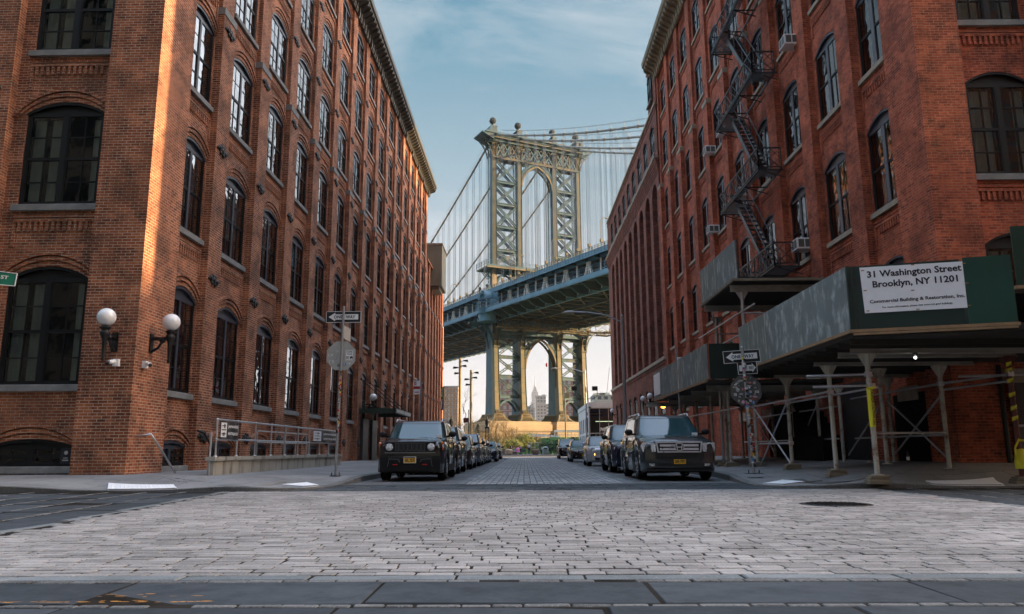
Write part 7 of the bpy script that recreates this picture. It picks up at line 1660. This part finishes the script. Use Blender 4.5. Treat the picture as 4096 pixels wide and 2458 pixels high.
BO=blockm('orange brick block',(.40,.20,.10),(.55,.50,.42),(.45,.47,.45),3.,2.6); BM=blockm('maroon brick block',(.25,.12,.10),(.55,.45,.40),(.40,.38,.38),6.,5.); BG=blockm('grey city block',(.33,.31,.30),(.45,.43,.4),(.14,.15,.17),6.5,7.); BT=blockm('tan city block',(.45,.40,.35),(.55,.5,.45),(.2,.2,.22),6.,6.); BC=blockm('cream block',(.55,.52,.44),(.6,.57,.5),(.12,.12,.13),3.2,3.4)
tower('orange brick apartment block with pale floor bands beyond the left row',-78,-51.6,600,20,50,BO)
tower('maroon brick tower seen through the left tower bracing',-24.,-8.3,700,22,64.5,BM,((.3,.8,4),))
tower('maroon brick tower seen through the right tower bracing',36,50,720,22,67,BM)
tower('cream apartment block with a dark roof box above the park pavilion',36,62,400,18,28.5,BC,((.03,.25,1.6),),cap=MAT['blind'])
for k,(a,b,y,h,m_,st,l) in enumerate(((4,14,1500,84,BG,((.7,1,4),),'grey city block directly left of the tall spire'),(12,20,1480,80,BT,((.3,.9,11),),'narrow tan block with a stepped top below the spire'),(24,40,1450,86,BT,((.1,.3,3),),'broad tan slab to the right of the spire'),(26.5,48,1700,118,BG,((.6,.95,4),),'tall dark grey slab behind the tan slab'),(43,62,1500,88,BG,(),'grey block beside the third tower leg'),(66,92,1500,70,BT,((.2,.5,5),),'low tan block between the right hand tower legs'),(-60,-40,1500,60,BG,(),'low grey block far left behind the trees'),(100,150,1600,58,BT,(),'low tan block far right behind the pavilion'),(-34,-10,1600,50,BT,(),'low tan block behind the left tower leg'))): tower(l,a,b,y,30,h,m_,st,roof=False)
MAT['lime']=blockm('limestone skyscraper',(.40,.40,.42),(.40,.40,.42),(.26,.27,.30),16,11)
t=thing('skyscraper','tall stepped limestone skyscraper with needle spire framed by the lower arch','skyscraper'); mb=MB(); X,Y=66,4700
for w_,d_,z0,z1 in ((31,20,0,230),(26,18,230,288),(20.5,16,288,346),(15.5,14,346,356),(11,11,356,368),(7.5,7.5,368,382)): mb.box(X-w_,X+w_,Y-d_,Y+d_,z0,z1)
mb.build('wall',MAT['lime'],t); mb=MB(); mb.lathe([(7,382),(5.2,392),(3.6,400),(2.2,402),(1.6,425),(.8,440),(.3,452)],(X,Y,0),10); mb.build('spire',MAT['lime'],t)
mb=MB(); mb.tube([(-10,3000,60),(-10,3000,190)],[2,.5],5); o=mb.build('thin_mast',MAT['lime']); o.location=(45,0,-60); tag(o,'thin distant mast left of the spire','mast')
sheet('water',[(-6000,262),(6000,262),(6000,1100),(-6000,1100)],plain('river water',(.03,.05,.06),.15,var=.2,bump=.4,bsc=.3),-.06)
# haze: pale air over everything, sky outside
if HAZE>0:
    mb=MB(); mb.box(-700,700,-60,4800,-1.2,480); h=mb.build('haze',[bpy.data.materials.new('haze air')]); h.data.materials[0].use_nodes=True; ht=h.data.materials[0].node_tree; ht.nodes.remove(ht.nodes['Principled BSDF']); pv_=ht.nodes.new('ShaderNodeVolumePrincipled'); pv_.inputs['Color'].default_value=(.86,.88,.92,1); pv_.inputs['Density'].default_value=HAZE; pv_.inputs['Anisotropy'].default_value=.1
    ht.links.new(pv_.outputs[0],ht.nodes['Material Output'].inputs['Volume']); tag(h,kind='stuff')
